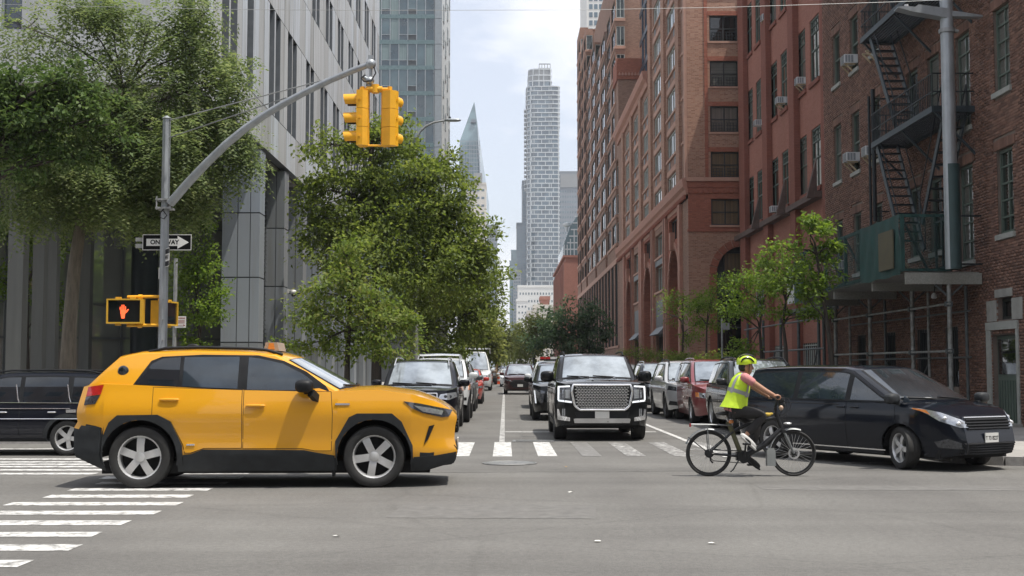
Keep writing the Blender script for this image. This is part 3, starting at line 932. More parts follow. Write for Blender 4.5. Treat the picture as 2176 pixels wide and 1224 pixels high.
qf = np.array([(0, 1, 2, 3), (0, 4, 5, 1), (1, 5, 6, 2), (2, 6, 7, 3), (3, 7, 4, 0)], dtype=np.int32)
def np_mesh(name, verts, quads, mat):
    me = bpy.data.meshes.new(name)
    me.vertices.add(len(verts)); me.vertices.foreach_set('co', verts.astype(np.float32).ravel())
    nq, k = quads.shape
    me.loops.add(nq * k); me.loops.foreach_set('vertex_index', quads.astype(np.int32).ravel())
    me.polygons.add(nq); me.polygons.foreach_set('loop_start', np.arange(0, nq * k, k, dtype=np.int32))
    me.materials.append(mat)
    me.update(calc_edges=True); me.validate()
    return me
quads = (np.arange(n, dtype=np.int32)[:, None, None] * 8 + qf[None]).reshape(-1, 4)
tag(link('brickwork', np_mesh('brickwork', vv.reshape(-1, 3), quads, MATS['brick_loose']), DB), kind='stuff')
# soldier arches, sills, windows
sill_m = {}
for i, (a, b, c, d) in enumerate(ops[:n_up]):
    am = MB()
    y = a - 0.15
    while y < b + 0.1:
        am.box(XD - 0.022, XD + 0.03, y + .005, y + 0.07, d + 0.008, d + 0.235 + .02 * math.cos((y - (a + b)/2) * 3))
        y += 0.0755
    am.build('lintel', MATS['brick_loose'], DB, world=True)
    MB().box(XD - 0.07, XD + 0.1, a - 0.06, b + 0.06, c - 0.13, c - 0.004).build('sill', MATS['stone_sill'], DB, world=True)
    k = i % 4
    window(DB, b - a - .02, d - c - .02, (XD + 0.12, (a + b)/2, c + .01), -PI/2, 'bars4' if i < 9 else 'dh', 'frame_green', random.choice(('glass_green', 'glass_green', 'glass_dark', 'glass_blind')))
for i, (a, b, c, d) in enumerate(low_ops):
    window(DB, b - a - .02, d - c - .02, (XD + 0.15, (a + b)/2, c + .01), -PI/2, 'dh', 'frame_dark', 'glass_dark')
    gm = MB()
    for j in range(7):
        y = a + 0.07 + j * (b - a - .14) / 6
        gm.bar((XD + .03, y, c), (XD + .03, y, d), 0.02)
    gm.build('window_bars', MATS['iron_black'], DB, world=True)
# door with its stone surround, transom light above
MB().box(XD - 0.05, XD + 0.12, yda - 0.02, yda + 0.115, 0.14, 2.42).box(XD - 0.05, XD + 0.12, ydb - 0.115, ydb + 0.16, 0.14, 2.42).box(XD - .06, XD + .12, yda - .02, ydb + .16, 2.425, 2.62).build('door_surround', MATS['stone_sill'], DB, world=True)
dw = ydb - yda - 0.26
dd = MB().box(XD + .12, XD + .16, yda + .13, ydb - .13, 0.14, 2.28).build('door', MATS['frame_green'], DB, world=True)
MB().box(XD + .1, XD + .118, yda + .22, ydb - .22, 1.35, 2.2).build('pane', MATS['glass_dark'], dd)
dm = MB()
for j in range(9):
    y = yda + .24 + j * (dw - .2) / 8
    dm.box(XD + .095, XD + .118, y - .035, y + .035, 0.2, 1.2)
dm.build('door_board', MATS['frame_green'], dd)
MB().box(XD - .04, XD + .1, trans_op[0] - .08, trans_op[1] + .08, trans_op[3] + .005, trans_op[3] + .2).build('lintel', MATS['stone_grey'], DB, world=True)
for s in (trans_op[0] - 0.62, trans_op[1] + 0.02):
    MB().prism([(s, 2.64), (s + .6, 2.64), (s + .6, 3.15), (s, 3.15)], 0, 0.06, lambda a_, b_, d_: (XD - 0.03 + d_, a_, b_)).build('stone_block', MATS['stone_grey'], DB, world=True)
window(DB, trans_op[1] - trans_op[0] - .02, .5, (XD + .16, (trans_op[0] + trans_op[1])/2, 2.67), -PI/2, 'plain', 'frame_dark', 'glass_dark')
MB().box(XD - .35, XD + .1, yda - .1, ydb + .2, 0.12, 0.2).build('door_step', MATS['stone_grey'], DB, world=True)

# fire escape
FE = thing('fire_escape', 'black iron fire escape with slatted platforms and steep stairs on dark brick', 'fire escape', (XD, 33.4, 8.1))
XO = 10.92
ib = MATS['iron_black']; ie = MATS['iron_edge']
def platform(y0, y1, z, x0=XO):
    fm_ = MB()
    for x in (x0, XD - 0.04):
        fm_.bar((x, y0, z), (x, y1, z), 0.06, 0.16)
    for y in (y0, y1):
        fm_.bar((x0, y, z), (XD - .02, y, z), 0.06, 0.16)
    fm_.build('platform_frame', ie, FE, world=True)
    sm_ = MB()
    n_ = int((XD - x0) / 0.1)
    for i in range(n_):
        x = x0 + 0.08 + i * (XD - x0 - .12) / n_
        sm_.box(x, x + 0.045, y0 + .03, y1 - .03, z - 0.02, z + 0.03)
    sm_.build('platform_slats', ib, FE, world=True)
    rm = MB()
    for zz in (0.45, 0.92):
        rm.bar((x0, y0, z + zz), (x0, y1, z + zz), 0.03)
        for y in (y0, y1):
            rm.bar((x0, y, z + zz), (XD, y, z + zz), 0.03)
    y = y0
    while y <= y1 + .01:
        rm.bar((x0, y, z), (x0, y, z + .92), 0.016)
        y += 0.13
    for x in np.arange(x0 + .13, XD - .05, 0.15):
        rm.bar((x, y0, z), (x, y0, z + .92), 0.016); rm.bar((x, y1, z), (x, y1, z + .92), 0.016)
    rm.build('railing', ib, FE, world=True)
    bm_ = MB()
    for y in (y0 + .05, (y0 + y1) / 2, y1 - .05):
        bm_.bar((x0 + .05, y, z - .06), (XD, y, z - 1.15), 0.07, 0.05)
    bm_.build('bracket', ie, FE, world=True)
for z, ya, yb in ((8.1, 30.8, 36.0), (11.5, 30.8, 36.9), (14.9, 30.8, 36.9)):
    platform(ya, yb, z)
def stair(p, q, x0, x1, nst):
    """flight from p=(y, z) top to q=(y, z) bottom"""
    sm_ = MB()
    for x in (x0, x1):
        sm_.bar((x, p[0], p[1]), (x, q[0], q[1]), 0.04, 0.17)
    sm_.build('stair_stringer', ie, FE, world=True)
    for i in range(1, nst):
        t_ = i / nst
        y, z = p[0] + (q[0] - p[0]) * t_, p[1] + (q[1] - p[1]) * t_
        MB().box(x0 + .02, x1 - .02, y - .09, y + .09, z - 0.02, z + .02).build('stair_tread', ib, FE, world=True)
    hm = MB()
    for x in (x0 - .04, x1 + .04):
        hm.bar((x, p[0], p[1] + .8), (x, q[0], q[1] + .8), 0.025)
        hm.bar((x, q[0], q[1]), (x, q[0], q[1] + .8), 0.025)
        hm.bar((x, p[0], p[1]), (x, p[0], p[1] + .8), 0.025)
    hm.build('handrail', ib, FE, world=True)
stair((36.2, 11.45), (33.9, 8.2), 10.98, 11.58, 12)
stair((35.7, 8.05), (33.6, 4.75), 10.98, 11.58, 12)
stair((36.2, 14.85), (33.9, 11.6), 10.98, 11.58, 12)
stair((31.1, 8.0), (32.9, 5.4), 11.3, 11.85, 9)

# two standpipes and a cable on the wall
for k, (u, x, v0, v1) in enumerate(((1857, 11.6, 205, 480), (1866, 11.55, 190, 470))):
    y = yx(u, x)
    zt_, zb_ = at(u, v0, y).z, at(u, v1, y).z
    t = thing('standpipe', ('thin black standpipe beside the fire escape, the farther of two', 'thick black standpipe beside the fire escape, nearer to the stairs')[k], 'pipe', (x, y, zb_), group='standpipes by the fire escape')
    MB().tube([(0, 0, 0), (0, 0, zt_ - zb_)], 0.045 + .02 * k, 10).build('pipe', ib, t, 60)
    for zz in (0.3, (zt_ - zb_) * .55, zt_ - zb_ - .3):
        MB().bar((0, 0, zz), (XD - x, 0, zz), 0.04).build('pipe_clamp', ib, t)

# window air conditioners
pm('ac_white', (0.58, 0.59, 0.60), 0.5, var=0.08)
pm('ac_grille', (0.22, 0.24, 0.26), 0.6)
pm('raw_wood', (0.45, 0.36, 0.24), 0.8, var=0.2, scale=8)
def ac_unit(X, u, v, label, w=0.5, bracket=True, unit=True):
    y = yx(u, X); p = at(u, v, y)
    t = thing('air_conditioner' if unit else 'window_bracket', label, 'air conditioner' if unit else 'bracket', (X, y, p.z), group='window air conditioners' if unit else None)
    if unit:
        b_ = MB().box(-0.34, 0.12, -w/2, w/2, -0.15, 0.15).build('housing', MATS['ac_white'], t)
        gm = MB()
        for i in range(9):
            gm.box(-0.352, -0.343, -w/2 + .05, w/2 - .05, -0.135 + i * .031, -0.118 + i * .031)
        gm.build('grille', MATS['ac_grille'], t)
        for s in (-1, 1):
            sg = MB()
            for i in range(3):
                sg.box(-0.31 + i * .1, -0.235 + i * .1, s * w/2, s * (w/2 + .006), -0.12, 0.12)
            sg.build('side_vent', MATS['ac_grille'], t)
    if bracket:
        bb = MB()
        for s in (-.2, .2):
            bb.bar((-0.30, s, -0.18), (0.05, s, -0.18), 0.045); bb.bar((-0.28, s, -0.19), (0, s, -0.48), 0.045)
        bb.build('bracket', MATS['raw_wood'], t)
    return t
XRB = 13.5
for X, u, v, lb, br in ((XRB - .02, 1642, 38, 'white window air conditioner near the top of the red facade, by the pilaster', True),
                        (XRB - .02, 1672, 214, 'pale window air conditioner on a wooden bracket, lowest on the red second floor row', True),
                        (XRB - .02, 1716, 173, 'white boxy window air conditioner with dark side vents on the red facade', True),
                        (XRB - .02, 1656, 445, 'white window air conditioner just above the red ledge', False),
                        (XRB - .02, 1623, 262, 'small white air conditioner in the farthest red facade window pair', False),
                        (XD, 1823, 128, 'white air conditioner on a wooden bracket, upper of two on dark brick', True),
                        (XD, 1824, 335, 'white air conditioner on a wooden bracket, lower of two on dark brick', True),
                        (XD, 1866, 322, 'white air conditioner behind the black standpipes', True),
                        (XD, 1796, 563, 'grey window air conditioner seen through the green netting', False)):
    ac_unit(X, u, v, lb, bracket=br)
ac_unit(XD, 1868, 100, 'empty wooden air conditioner bracket left of the fire escape stair', unit=False)

# ------------------------------------------------------------------ sidewalk shed
SH = thing('sidewalk_shed', 'grey pipe sidewalk shed with plank deck and green netting along dark brick', 'scaffolding', (11.1, 34, 0))
pm('pipe_grey', (0.30, 0.31, 0.30), 0.5, 0.35, var=0.3, scale=5, dirt=(0.14, 0.10, 0.07))
pm('pipe_dark', (0.09, 0.105, 0.11), 0.5, 0.35, var=0.3, scale=5)
pm('plank_wood', (0.25, 0.25, 0.225), 0.85, var=0.2, scale=4, stretch=(6, .6, 6))
pm('green_board', (0.012, 0.055, 0.05), 0.7, var=0.3, scale=2.5, bump=0.2, bscale=25)
pm('plywood_olive', (0.095, 0.085, 0.05), 0.75, var=0.2, scale=3)
pm('white_board', (0.55, 0.56, 0.56), 0.6)
def net_mat():
    m, t, b = nt_new('green_net')
    g = node(t, 'ShaderNodeNewGeometry')
    n = node(t, 'ShaderNodeTexNoise', Scale=3.0, Detail=5.0); L(t, g, 'Position', n, 0)
    r = ramp(t, [(0.3, (0.008, 0.035, 0.032)), (0.7, (0.018, 0.068, 0.062))]); L(t, n, 0, r, 0)
    L(t, r, 0, b, 'Base Color'); b.inputs['Roughness'].default_value = 0.9
    tp = node(t, 'ShaderNodeBsdfTransparent')
    ms = node(t, 'ShaderNodeMixShader')
    fr = ramp(t, [(0.3, 0.25), (0.7, 0.5)]); L(t, n, 0, fr, 0); L(t, fr, 0, ms, 0)
    L(t, tp, 0, ms, 1); L(t, b, 0, ms, 2)
    t.links.new(ms.outputs[0], t.nodes['Material Output'].inputs[0])
    MATS['green_net'] = m
net_mat()
BY = [30.6, 33.4, 37.3, 41.2]
ZBm = 3.62
for i, y in enumerate(BY):
    MB().box(10.06, XD - .03, y - 0.05, y + 0.05, ZBm - 0.02, ZBm + 0.26 - .05 * (i > 0)).build('cross_beam', MATS['plank_wood'], SH, world=True)
    for x, r in ((11.15, 0.058), (11.8, 0.042)):
        y_ = y + (0.0 if x < 11.5 else .6)
        MB().tube([(x, y_, 0.13), (x, y_, ZBm - .025)], r, 12).build('post', MATS['pipe_grey' if x < 11.5 or i % 2 else 'pipe_dark'], SH, 60, world=True)
        if x < 11.5:
            MB().box(x - .1, x + .1, y_ - .1, y_ + .1, 0.13, 0.145).build('base_plate', MATS['pipe_grey'], SH, world=True)
            MB().bar((x - .35, y, ZBm - .03), (x, y, ZBm - .35), .04).bar((x + .35, y, ZBm - .03), (x, y, ZBm - .35), .04).build('post_brace', MATS['pipe_dark'], SH, world=True)
for z in (1.92, 3.1):
    for i in range(len(BY) - 1):
        MB().tube([(11.09, BY[i] - .2, z + .01 * i), (11.09, BY[i + 1] + .2, z + .01 * i)], 0.03, 8).build('rail', MATS['pipe_grey'], SH, 60, world=True)
    for i in range(len(BY)):
        MB().box(11.04, 11.22, BY[i] - .06, BY[i] + .06, z - .06, z + .06).build('coupler', MATS['pipe_dark'], SH, world=True)
    MB().tube([(11.78, 30.9, z - .15), (11.78, 41.6, z - .15)], 0.024, 8).build('rail', MATS['pipe_dark'], SH, 60, world=True)
for (ya, yb) in ((33.9, 36.0), (37.9, 36.0)):
    MB().bar((11.8, ya, 1.75), (11.8, yb, 0.2), 0.03).build('diagonal', MATS['pipe_dark'], SH, world=True)
for i in range(9):
    x = 10.08 + i * 0.212
    MB().box(x, x + 0.204, 30.75, 43.2, ZBm + 0.265, ZBm + 0.305 + random.uniform(-.004, .004)).build('deck_plank', MATS['plank_wood'], SH, world=True)
XN = 10.05
zn0, zn1 = 3.95, 5.38
for i, y in enumerate((30.75, 33.15, 34.3, 35.9, 38.2, 41.0, 43.2)):
    MB().bar((XN, y, zn0), (XN, y, zn1), 0.09).build('parapet_post', MATS['green_board'], SH, world=True)
    MB().bar((XN + .03, y, zn1 - .15), (XN + .8, y + .4, zn0), 0.05).build('parapet_brace', MATS['pipe_dark'], SH, world=True)
def sheet_wavy(y0, y1, z0, z1, x, nseg=16):
    rows = []
    for k in range(7):
        zz = z0 + (z1 - z0) * k / 6
        rows.append([(x + 0.02 * math.sin(i * 1.7 + k) * (0.4 + math.sin(PI * k / 6)), y0 + (y1 - y0) * i / nseg, zz + .02 * math.sin(i * .9) * (k in (0, 6))) for i in range(nseg + 1)])
    return MB().grid(rows)
sheet_wavy(30.78, 34.2, zn0 - .1, zn1, XN - .06).build('green_sheet', MATS['green_board'], SH, 60, world=True)
sheet_wavy(34.2, 41.0, zn0 - .1, zn1, XN - .06, 24).build('green_netting', MATS['green_net'], SH, 60, world=True)
rows = [[(XN - .03 + (XD - XN - .75) * i / 10, 30.72 + .02 * math.sin(i * 2 + k), zn0 + (zn1 - zn0) * k / 5) for i in range(11)] for k in range(6)]
MB().grid(rows).build('green_netting', MATS['green_net'], SH, 60, world=True)
ya, yb = yx(1912, XN), yx(1881, XN)
MB().box(XN - .12, XN - .09, ya, yb, at(1912, 570, ya).z, at(1912, 487, ya).z).build('plywood_patch', MATS['plywood_olive'], SH, world=True)
MB().box(XN - .04, XN, 41.0, 42.2, zn0 - .25, zn1 - .2).build('green_hoarding', MATS['green_board'], SH, world=True)
MB().box(XN - .05, XN, 42.2, 43.2, zn0 - .2, zn1 - .3).build('white_hoarding', MATS['white_board'], SH, world=True)
for z in (zn0 + .02, zn1 - .03):
    MB().bar((XN, 30.75, z), (XN, 43.2, z), 0.05, 0.09).build('parapet_rail', MATS['green_board'], SH, world=True)
    MB().bar((XN, 30.75, z), (XD - .75, 30.75, z), 0.05, 0.07).build('parapet_rail', MATS['green_board'], SH, world=True)
# iron balcony rail over the shed beside the tall window
rm = MB()
for y in (30.55, 31.0, 31.5, 32.0):
    rm.bar((11.35, y, 3.95), (11.35, y, 5.35), 0.05)
for z in (4.1, 5.32):
    rm.bar((11.35, 30.55, z), (11.35, 32.1, z), 0.045); rm.bar((11.35, 30.55, z), (XD, 30.55, z), 0.045)
rm.build('balcony_rail', MATS['iron_black'], SH, world=True)
p = at(1940, 540, 31.5)
lp = thing('wooden_pole', 'yellow wooden pole leaning behind the green netting', 'pole', (p.x, 31.6, 3.95))
MB().bar((0, 0, 0), (-.55, .3, 1.0), 0.05).build('shaft', MATS['raw_wood'], lp)
# cage light under the deck
p = at(1985, 632, 32.2)
cl = thing('work_light', 'white work lamp hung under the sidewalk shed deck', 'lamp', p)
MB().lathe([(0.03, 0.12), (0.07, 0.06), (0.08, 0), (0.05, -.03)], 14).build('lamp_head', MATS['white_board'], cl, 50)
MB().tube([(0, 0, .1), (.03, 0, .3)], .012, 6).build('cord', MATS['iron_black'], cl)

# ------------------------------------------------------------------ red painted factory building
RB = thing('red_painted_building', 'red painted brick factory building with tall paired green windows', 'building', (XRB + 6, 60, 0))
brick_mat('brick_red_paint', [(0.31, 0.135, 0.1), (0.345, 0.155, 0.115), (0.37, 0.17, 0.128)], (0.29, 0.13, 0.098), 0.22, 0.075, 0.011, bump=0.5, stain=0.22)
brick_mat('brick_red_band', [(0.24, 0.092, 0.068), (0.28, 0.11, 0.08)], (0.2, 0.08, 0.06), 0.22, 0.075, 0.012, bump=0.8, stain=0.22)
pm('red_ledge', (0.10, 0.07, 0.06), 0.85, var=0.3, scale=4)
YR0, YR1 = YD1 + 0.05, yx(1577, XRB)
pw = [(1732, 1752), (1700, 1722), (1668, 1682), (1640, 1660), (1614, 1625), (1592, 1607)]
ops, first = [], True
for (ua, ub) in pw:
    y1_, y0_ = yx(ua, XRB), yx(ub, XRB)
    for zs, zh in ((9.3, 11.95), (14.0, 16.8), (18.8, 21.6)):
        ops.append((y0_, y1_, zs, zh))
lows = [(yx(1741, XRB), yx(1707, XRB), 0.9, 2.6), (yx(1666, XRB), yx(1646, XRB), 0.9, 2.6), (yx(1638, XRB), yx(1608, XRB), 4.2, 6.2)]
ops2 = ops + lows
mb = MB()
wall(mb, YR0, YR1, 0, 22.9, ops2, faceW(XRB), 0.22)
mb.build('wall', MATS['brick_red_paint'], RB, world=True)
MB().box(XRB + .23, XRB + 12, YR0 + .02, YR1 + .5, 0, 22.5).build('core', MATS['backing_dark'], RB, world=True)
for (ua, ub) in ((1755, 1761), (1685, 1696), (1627, 1637), (1577, 1588)):
    a, b = yx(ub, XRB - .25), yx(ua, XRB - .25)
    MB().box(XRB - .28, XRB - .003, a, b, 0, 22.9).build('pilaster', MATS['brick_red_band'], RB, world=True)
for i, (a, b, c, d) in enumerate(ops):
    window(RB, b - a - .02, d - c - .02, (XRB + .09, (a + b)/2, c + .01), -PI/2, 'multi', 'frame_green', random.choice(('glass_green', 'glass_green', 'glass_dark', 'glass_curtain', 'glass_blind')))
    MB().box(XRB - .08, XRB + .1, a - .1, b + .1, c - .2, c - .004).build('sill', MATS['brick_red_band'], RB, world=True)
for a, b, c, d in lows:
    window(RB, b - a - .02, d - c - .02, (XRB + .17, (a + b)/2, c + .01), -PI/2, 'dh', 'frame_dark', 'glass_dark')
    gm = MB()
    for j in range(9):
        y = a + .05 + j * (b - a - .1) / 8
        gm.bar((XRB + .03, y, c), (XRB + .03, y, d), 0.03)
    for z in (c + .1, d - .1):
        gm.bar((XRB + .03, a, z), (XRB + .03, b, z), .04)
    gm.build('window_bars', MATS['frame_pale'], RB, world=True)
led = [yx(1760, XRB), yx(1690, XRB), yx(1632, XRB), YR1]
for i in range(3):
    MB().box(XRB - .4, XRB - .003, led[i] + .2, led[i + 1] - .2, 8.72, 8.98).build('ledge', MATS['red_ledge'], RB, world=True)
for y in led[:3]:
    MB().prism([(-.55, 8.7), (0, 8.7), (0, 10.4)], -.12, .12, lambda a, b, d: (XRB - .285 + a * .8, y + .35 + d, b)).build('ledge_fin', MATS['red_ledge'], RB, world=True)
# dark scaffold poles in front of it
S2 = thing('pipe_scaffold', 'dark pipe scaffold standing before the red painted ground floor', 'scaffolding', (11.4, 48, 0))
for u in (1590, 1623, 1660, 1698, 1741, 1752):
    y = yx(u, 11.4)
    MB().tube([(11.4, y, 0.13), (11.4, y, 3.6)], 0.06, 10).build('post', MATS['pipe_dark'], S2, 60, world=True)
y0_, y1_ = yx(1755, 11.4), yx(1585, 11.4)
for z in (2.2, 3.3):
    MB().tube([(11.36, y0_, z), (11.36, y1_, z)], 0.035, 8).build('rail', MATS['pipe_dark'], S2, 60, world=True)
MB().bar((11.45, yx(1623, 11.4), .2), (11.45, yx(1645, 11.4), 2.2), .05).bar((11.45, yx(1710, 11.4), .2), (11.45, yx(1735, 11.4), 2.2), .05).build('diagonal', MATS['pipe_dark'], S2, world=True)
MB().box(11.3, XRB - .3, y0_ + .3, yx(1668, 11.4), 3.62, 3.8).build('deck', MATS['pipe_dark'], S2, world=True)

# ------------------------------------------------------------------ brick apartment house (near block with end wall, lower block, pier)
XA = 10.6
YA0 = 70.3
YA1 = yx(1383, XA)
YA2 = yx(1316, XA)
YA3 = yx(1228, XA)
brick_mat('brick_tan', [(0.27, 0.135, 0.092), (0.34, 0.185, 0.125), (0.42, 0.25, 0.175), (0.37, 0.185, 0.12)], (0.332, 0.222, 0.173), 0.24, 0.08, 0.012, bump=0.3)
brick_mat('brick_terra', [(0.275, 0.096, 0.064), (0.334, 0.117, 0.077), (0.375, 0.141, 0.092)], (0.235, 0.104, 0.073), 0.24, 0.08, 0.012, bump=0.4)
brick_mat('brick_brown', [(0.22, 0.122, 0.088), (0.29, 0.165, 0.12), (0.34, 0.205, 0.15)], (0.27, 0.19, 0.15), 0.24, 0.08, 0.012, bump=0.3)
pm('terracotta', (0.36, 0.185, 0.135), 0.8, var=0.15, scale=3)
pm('tan_ledge', (0.40, 0.235, 0.175), 0.8, var=0.12, scale=3)
AB = thing('brick_apartment_building', 'red and tan brick apartment house with arched portals and corbelled red band', 'building', (XA + 8, 85, 0))
PX = 2.68
heads = [14.03 + PX * k for k in range(6)]
# end wall
xe0, xe1 = at(1514, 700, YA0).x, at(1575, 700, YA0).x
eops = [(xe0, xe1, h - 1.52, h) for h in heads] + [(xe0, xe1, 9.75, 11.27)]
arch_c, arch_r = at(1580, 600, YA0).x, 1.55
mb = MB()
wall(mb, XA, 17.0, 12.5, 28.6, eops[:-1], faceS(YA0), 0.2)
mb.build('end_wall', MATS['brick_tan'], AB, world=True)
mb = MB(); wall(mb, XA, 17.0, 9.5, 12.3, [eops[-1]], faceS(YA0), 0.2); mb.build('end_wall', MATS['brick_terra'], AB, world=True)
def arch_wall(mb, s0, s1, z0, z1, cx, zc, r, fn, reveal, pointed=1.0, n=14, zbase=None):
    """wall panel with one arched opening from zbase up; pointed > 1 lifts the crown"""
    zb = z0 if zbase is None else zbase
    arc = [(cx - r * math.cos(PI * i / n), zc + r * pointed * math.sin(PI * i / n)) for i in range(n + 1)]
    arc = [(min(max(a, s0), s1), b) for a, b in arc]
    for i in range(n):
        (a, b), (c, d) = arc[i], arc[i + 1]
        if c - a > 1e-4:
            mb.add([fn(a, b, 0), fn(c, d, 0), fn(c, z1, 0), fn(a, z1, 0)], [(0, 1, 2, 3)])
        mb.add([fn(a, b, 0), fn(c, d, 0), fn(c, d, reveal), fn(a, b, reveal)], [(0, 1, 2, 3)])
    l, rr = arc[0][0], arc[-1][0]
    mb.add([fn(s0, z0, 0), fn(l, z0, 0), fn(l, z1, 0), fn(s0, z1, 0)], [(0, 1, 2, 3)])
    mb.add([fn(rr, z0, 0), fn(s1, z0, 0), fn(s1, z1, 0), fn(rr, z1, 0)], [(0, 1, 2, 3)])
    for s in (l, rr):
        mb.add([fn(s, zb, 0), fn(s, arc[0][1], 0), fn(s, arc[0][1], reveal), fn(s, zb, reveal)], [(0, 1, 2, 3)])
    if zb > z0:
        mb.add([fn(l, z0, 0), fn(rr, z0, 0), fn(rr, zb, 0), fn(l, zb, 0)], [(0, 1, 2, 3)])
        mb.add([fn(l, zb, 0), fn(rr, zb, 0), fn(rr, zb, reveal), fn(l, zb, reveal)], [(0, 1, 2, 3)])
mb = MB(); arch_wall(mb, XA, 17.0, 0, 9.5, arch_c, 6.9, arch_r, faceS(YA0), 0.35, 1.05, zbase=2.0); mb.build('end_wall', MATS['brick_tan'], AB, world=True)
for i in range(13):   # voussoir ring of the end arch
    a0, a1 = PI * i / 13 + .02, PI * (i + 1) / 13 - .02
    pts = [(arch_c - r_ * math.cos(a_), 6.9 + r_ * 1.05 * math.sin(a_)) for r_, a_ in ((arch_r, a0), (arch_r, a1), (arch_r + .42, a1), (arch_r + .42, a0))]
    MB().prism(pts, -0.06, 0.05, lambda a, b, d: (a, YA0 + d, b)).build('voussoir', MATS['brick_terra'], AB, world=True)
MB().box(arch_c - arch_r - .42, arch_c - arch_r - .003, YA0 - .06, YA0 + .1, 0.13, 6.88).build('arch_jamb', MATS['brick_terra'], AB, world=True)
window(AB, 2.6, 2.3, (arch_c + .2, YA0 + .3, 5.9), 0, 'double', 'frame_dark', 'glass_tan')
window(AB, 2.9, 3.7, (arch_c, YA0 + .32, 2.0), 0, 'double', 'frame_dark', 'glass_dark')
for i, (a, b, c, d) in enumerate(eops):
    window(AB, b - a - .02, d - c - .02, ((a + b)/2, YA0 + .14, c + .01), 0, 'double', 'frame_dark', ('glass_tan', 'glass_curtain', 'glass_blind', 'glass_dark', 'glass_curtain', 'glass_dark', 'glass_tan', 'glass_dark', 'glass_curtain')[i])
    MB().box(a - .1, b + .1, YA0 - .05, YA0 + .08, c - .12, c - .003).build('sill', MATS['tan_ledge'], AB, world=True)
    MB().box(a - .12, b + .12, YA0 - .025, YA0 + .08, d + .003, d + .26).build('lintel', MATS['brick_terra'], AB, world=True)
    gm = MB()
    if i < 4:
        for q in (0, 1):
            for j in range(4):
                x = a + .18 + q * (b - a)/2 + j * .17
                gm.bar((x, YA0 + .06, c + .02), (x, YA0 + .06, c + .55), .025)
            for z in (.2, .38, .55):
                gm.bar((a + .1 + q * (b - a)/2, YA0 + .06, c + z), (a + .1 + q * (b - a)/2 + .62, YA0 + .06, c + z), .022)
        gm.build('window_guard', MATS['iron_black'], AB, world=True)
MB().box(XA - .12, 17, YA0 - .12, YA0 + .05, 12.3, 12.52).build('belt_course', MATS['tan_ledge'], AB, world=True)
MB().box(XA - .06, 17, YA0 - .06, YA0 + .05, 9.36, 9.5).build('belt_course', MATS['brick_terra'], AB, world=True)
for i in range(20):
    x = XA + .1 + i * .3
    MB().prism([(-.11, 0), (.11, 0), (.11, .16), (0, .3), (-.11, .16)], -.07, .02, lambda a, b, d: (x + a, YA0 + d, 11.62 + b)).build('corbel', MATS['brick_terra'], AB, world=True)
MB().box(XA - .04, 17, YA0 - .04, YA0 + .02, 11.95, 12.3).build('corbel_band', MATS['brick_terra'], AB, world=True)
MB().box(xe0 - .32, xe0 - .14, YA0 - .05, YA0 + .02, 12.52, 28.6).build('corner_pier', MATS['brick_terra'], AB, world=True)
MB().box(xe1 + .06, 17, YA0 - .1, YA0 + .02, 12.52, 28.6).build('corner_pier', MATS['tan_ledge'], AB, world=True)
# street face: bays from pixel columns
bays = [(1456, 1462, 'n'), (1422.5, 1444, 'q'), (1394, 1411.5, 'q'), (1370.6, 1382.5, 'q'), (1350, 1362.5, 'q'), (1332, 1342, 'q')]
fo = []
for k, (ua, ub, ty) in enumerate(bays):
    a, b = yx(ub, XA), yx(ua, XA)
    rows = heads[:6] if k < 3 else heads[:3]
    if k >= 3:
        rows = heads[:3] + [heads[3]]
    for h in rows:
        fo.append((a, b, h - 1.85, h - .3, ty))
near = [o for o in fo if o[1] < YA1]; farb = [o for o in fo if o[0] > YA1]
mb = MB(); wall(mb, YA0 + .001, YA1, 12.5, 28.6, near, faceW(XA), 0.3); mb.build('street_wall', MATS['brick_brown'], AB, world=True)
ZM = 23.2
mb = MB(); wall(mb, YA1, YA2, 12.5, ZM, farb, faceW(XA + .02), 0.3); mb.build('street_wall', MATS['brick_brown'], AB, world=True)
MB().box(XA + .01, 17, YA1 - .2, YA1 - .01, 12.5, 28.6).build('return_wall', MATS['brick_brown'], AB, world=True)
MB().box(XA + .6, 16.9, YA0 + .5, YA1 - .3, 0, 28.3).box(XA + .6, 16.9, YA1, YA2, 0, ZM - .3).build('core', MATS['backing_dark'], AB, world=True)
for a, b, c, d, ty in fo:
    window(AB, b - a - .02, d - c - .02, (XA + .11, (a + b)/2, c + .01), -PI/2, 'quad' if ty == 'q' else 'dh', 'frame_pale' if ty == 'q' else 'frame_dark', random.choice(('glass_dark', 'glass_blue', 'glass_dark', 'glass_blind', 'glass_curtain', 'glass_tan')))
    MB().box(XA - .1, XA + .1, a - .15, b + .15, c - .14, c - .003).build('sill', MATS['tan_ledge'], AB, world=True)
    for q in ((.22, .78) if ty == 'q' else (.5,)):
        y = a + (b - a) * q
        MB().box(XA - .02, XA + .03, y - .34, y + .34, c - .66, c - .2).build('vent_grille', MATS['louver_grey'], AB, world=True)
    if ty == 'q':
        MB().box(XA - .035, XA + .01, a - .1, b + .1, c - 1.06, c - .7).build('spandrel', MATS['tan_ledge'], AB, world=True)
edges = sorted({round(q, 2) for o in fo for q in o[:2]})
for i in range(0, len(edges) + 1):
    a = YA0 if i == 0 else None
piers = [yx(u, XA) for u in (1449, 1417, 1388, 1366, 1346, 1328)]
for i, y in enumerate(piers):
    MB().box(XA - .16, XA + .01, y - .75, y + .75, 12.53, 28.6 if i < 3 else ZM - .01).build('street_pier', MATS['brick_tan'], AB, world=True)
MB().box(XA - .16, XA + .01, YA0 + .02, YA0 + .55, 12.53, 28.6).build('street_pier', MATS['tan_ledge'], AB, world=True)
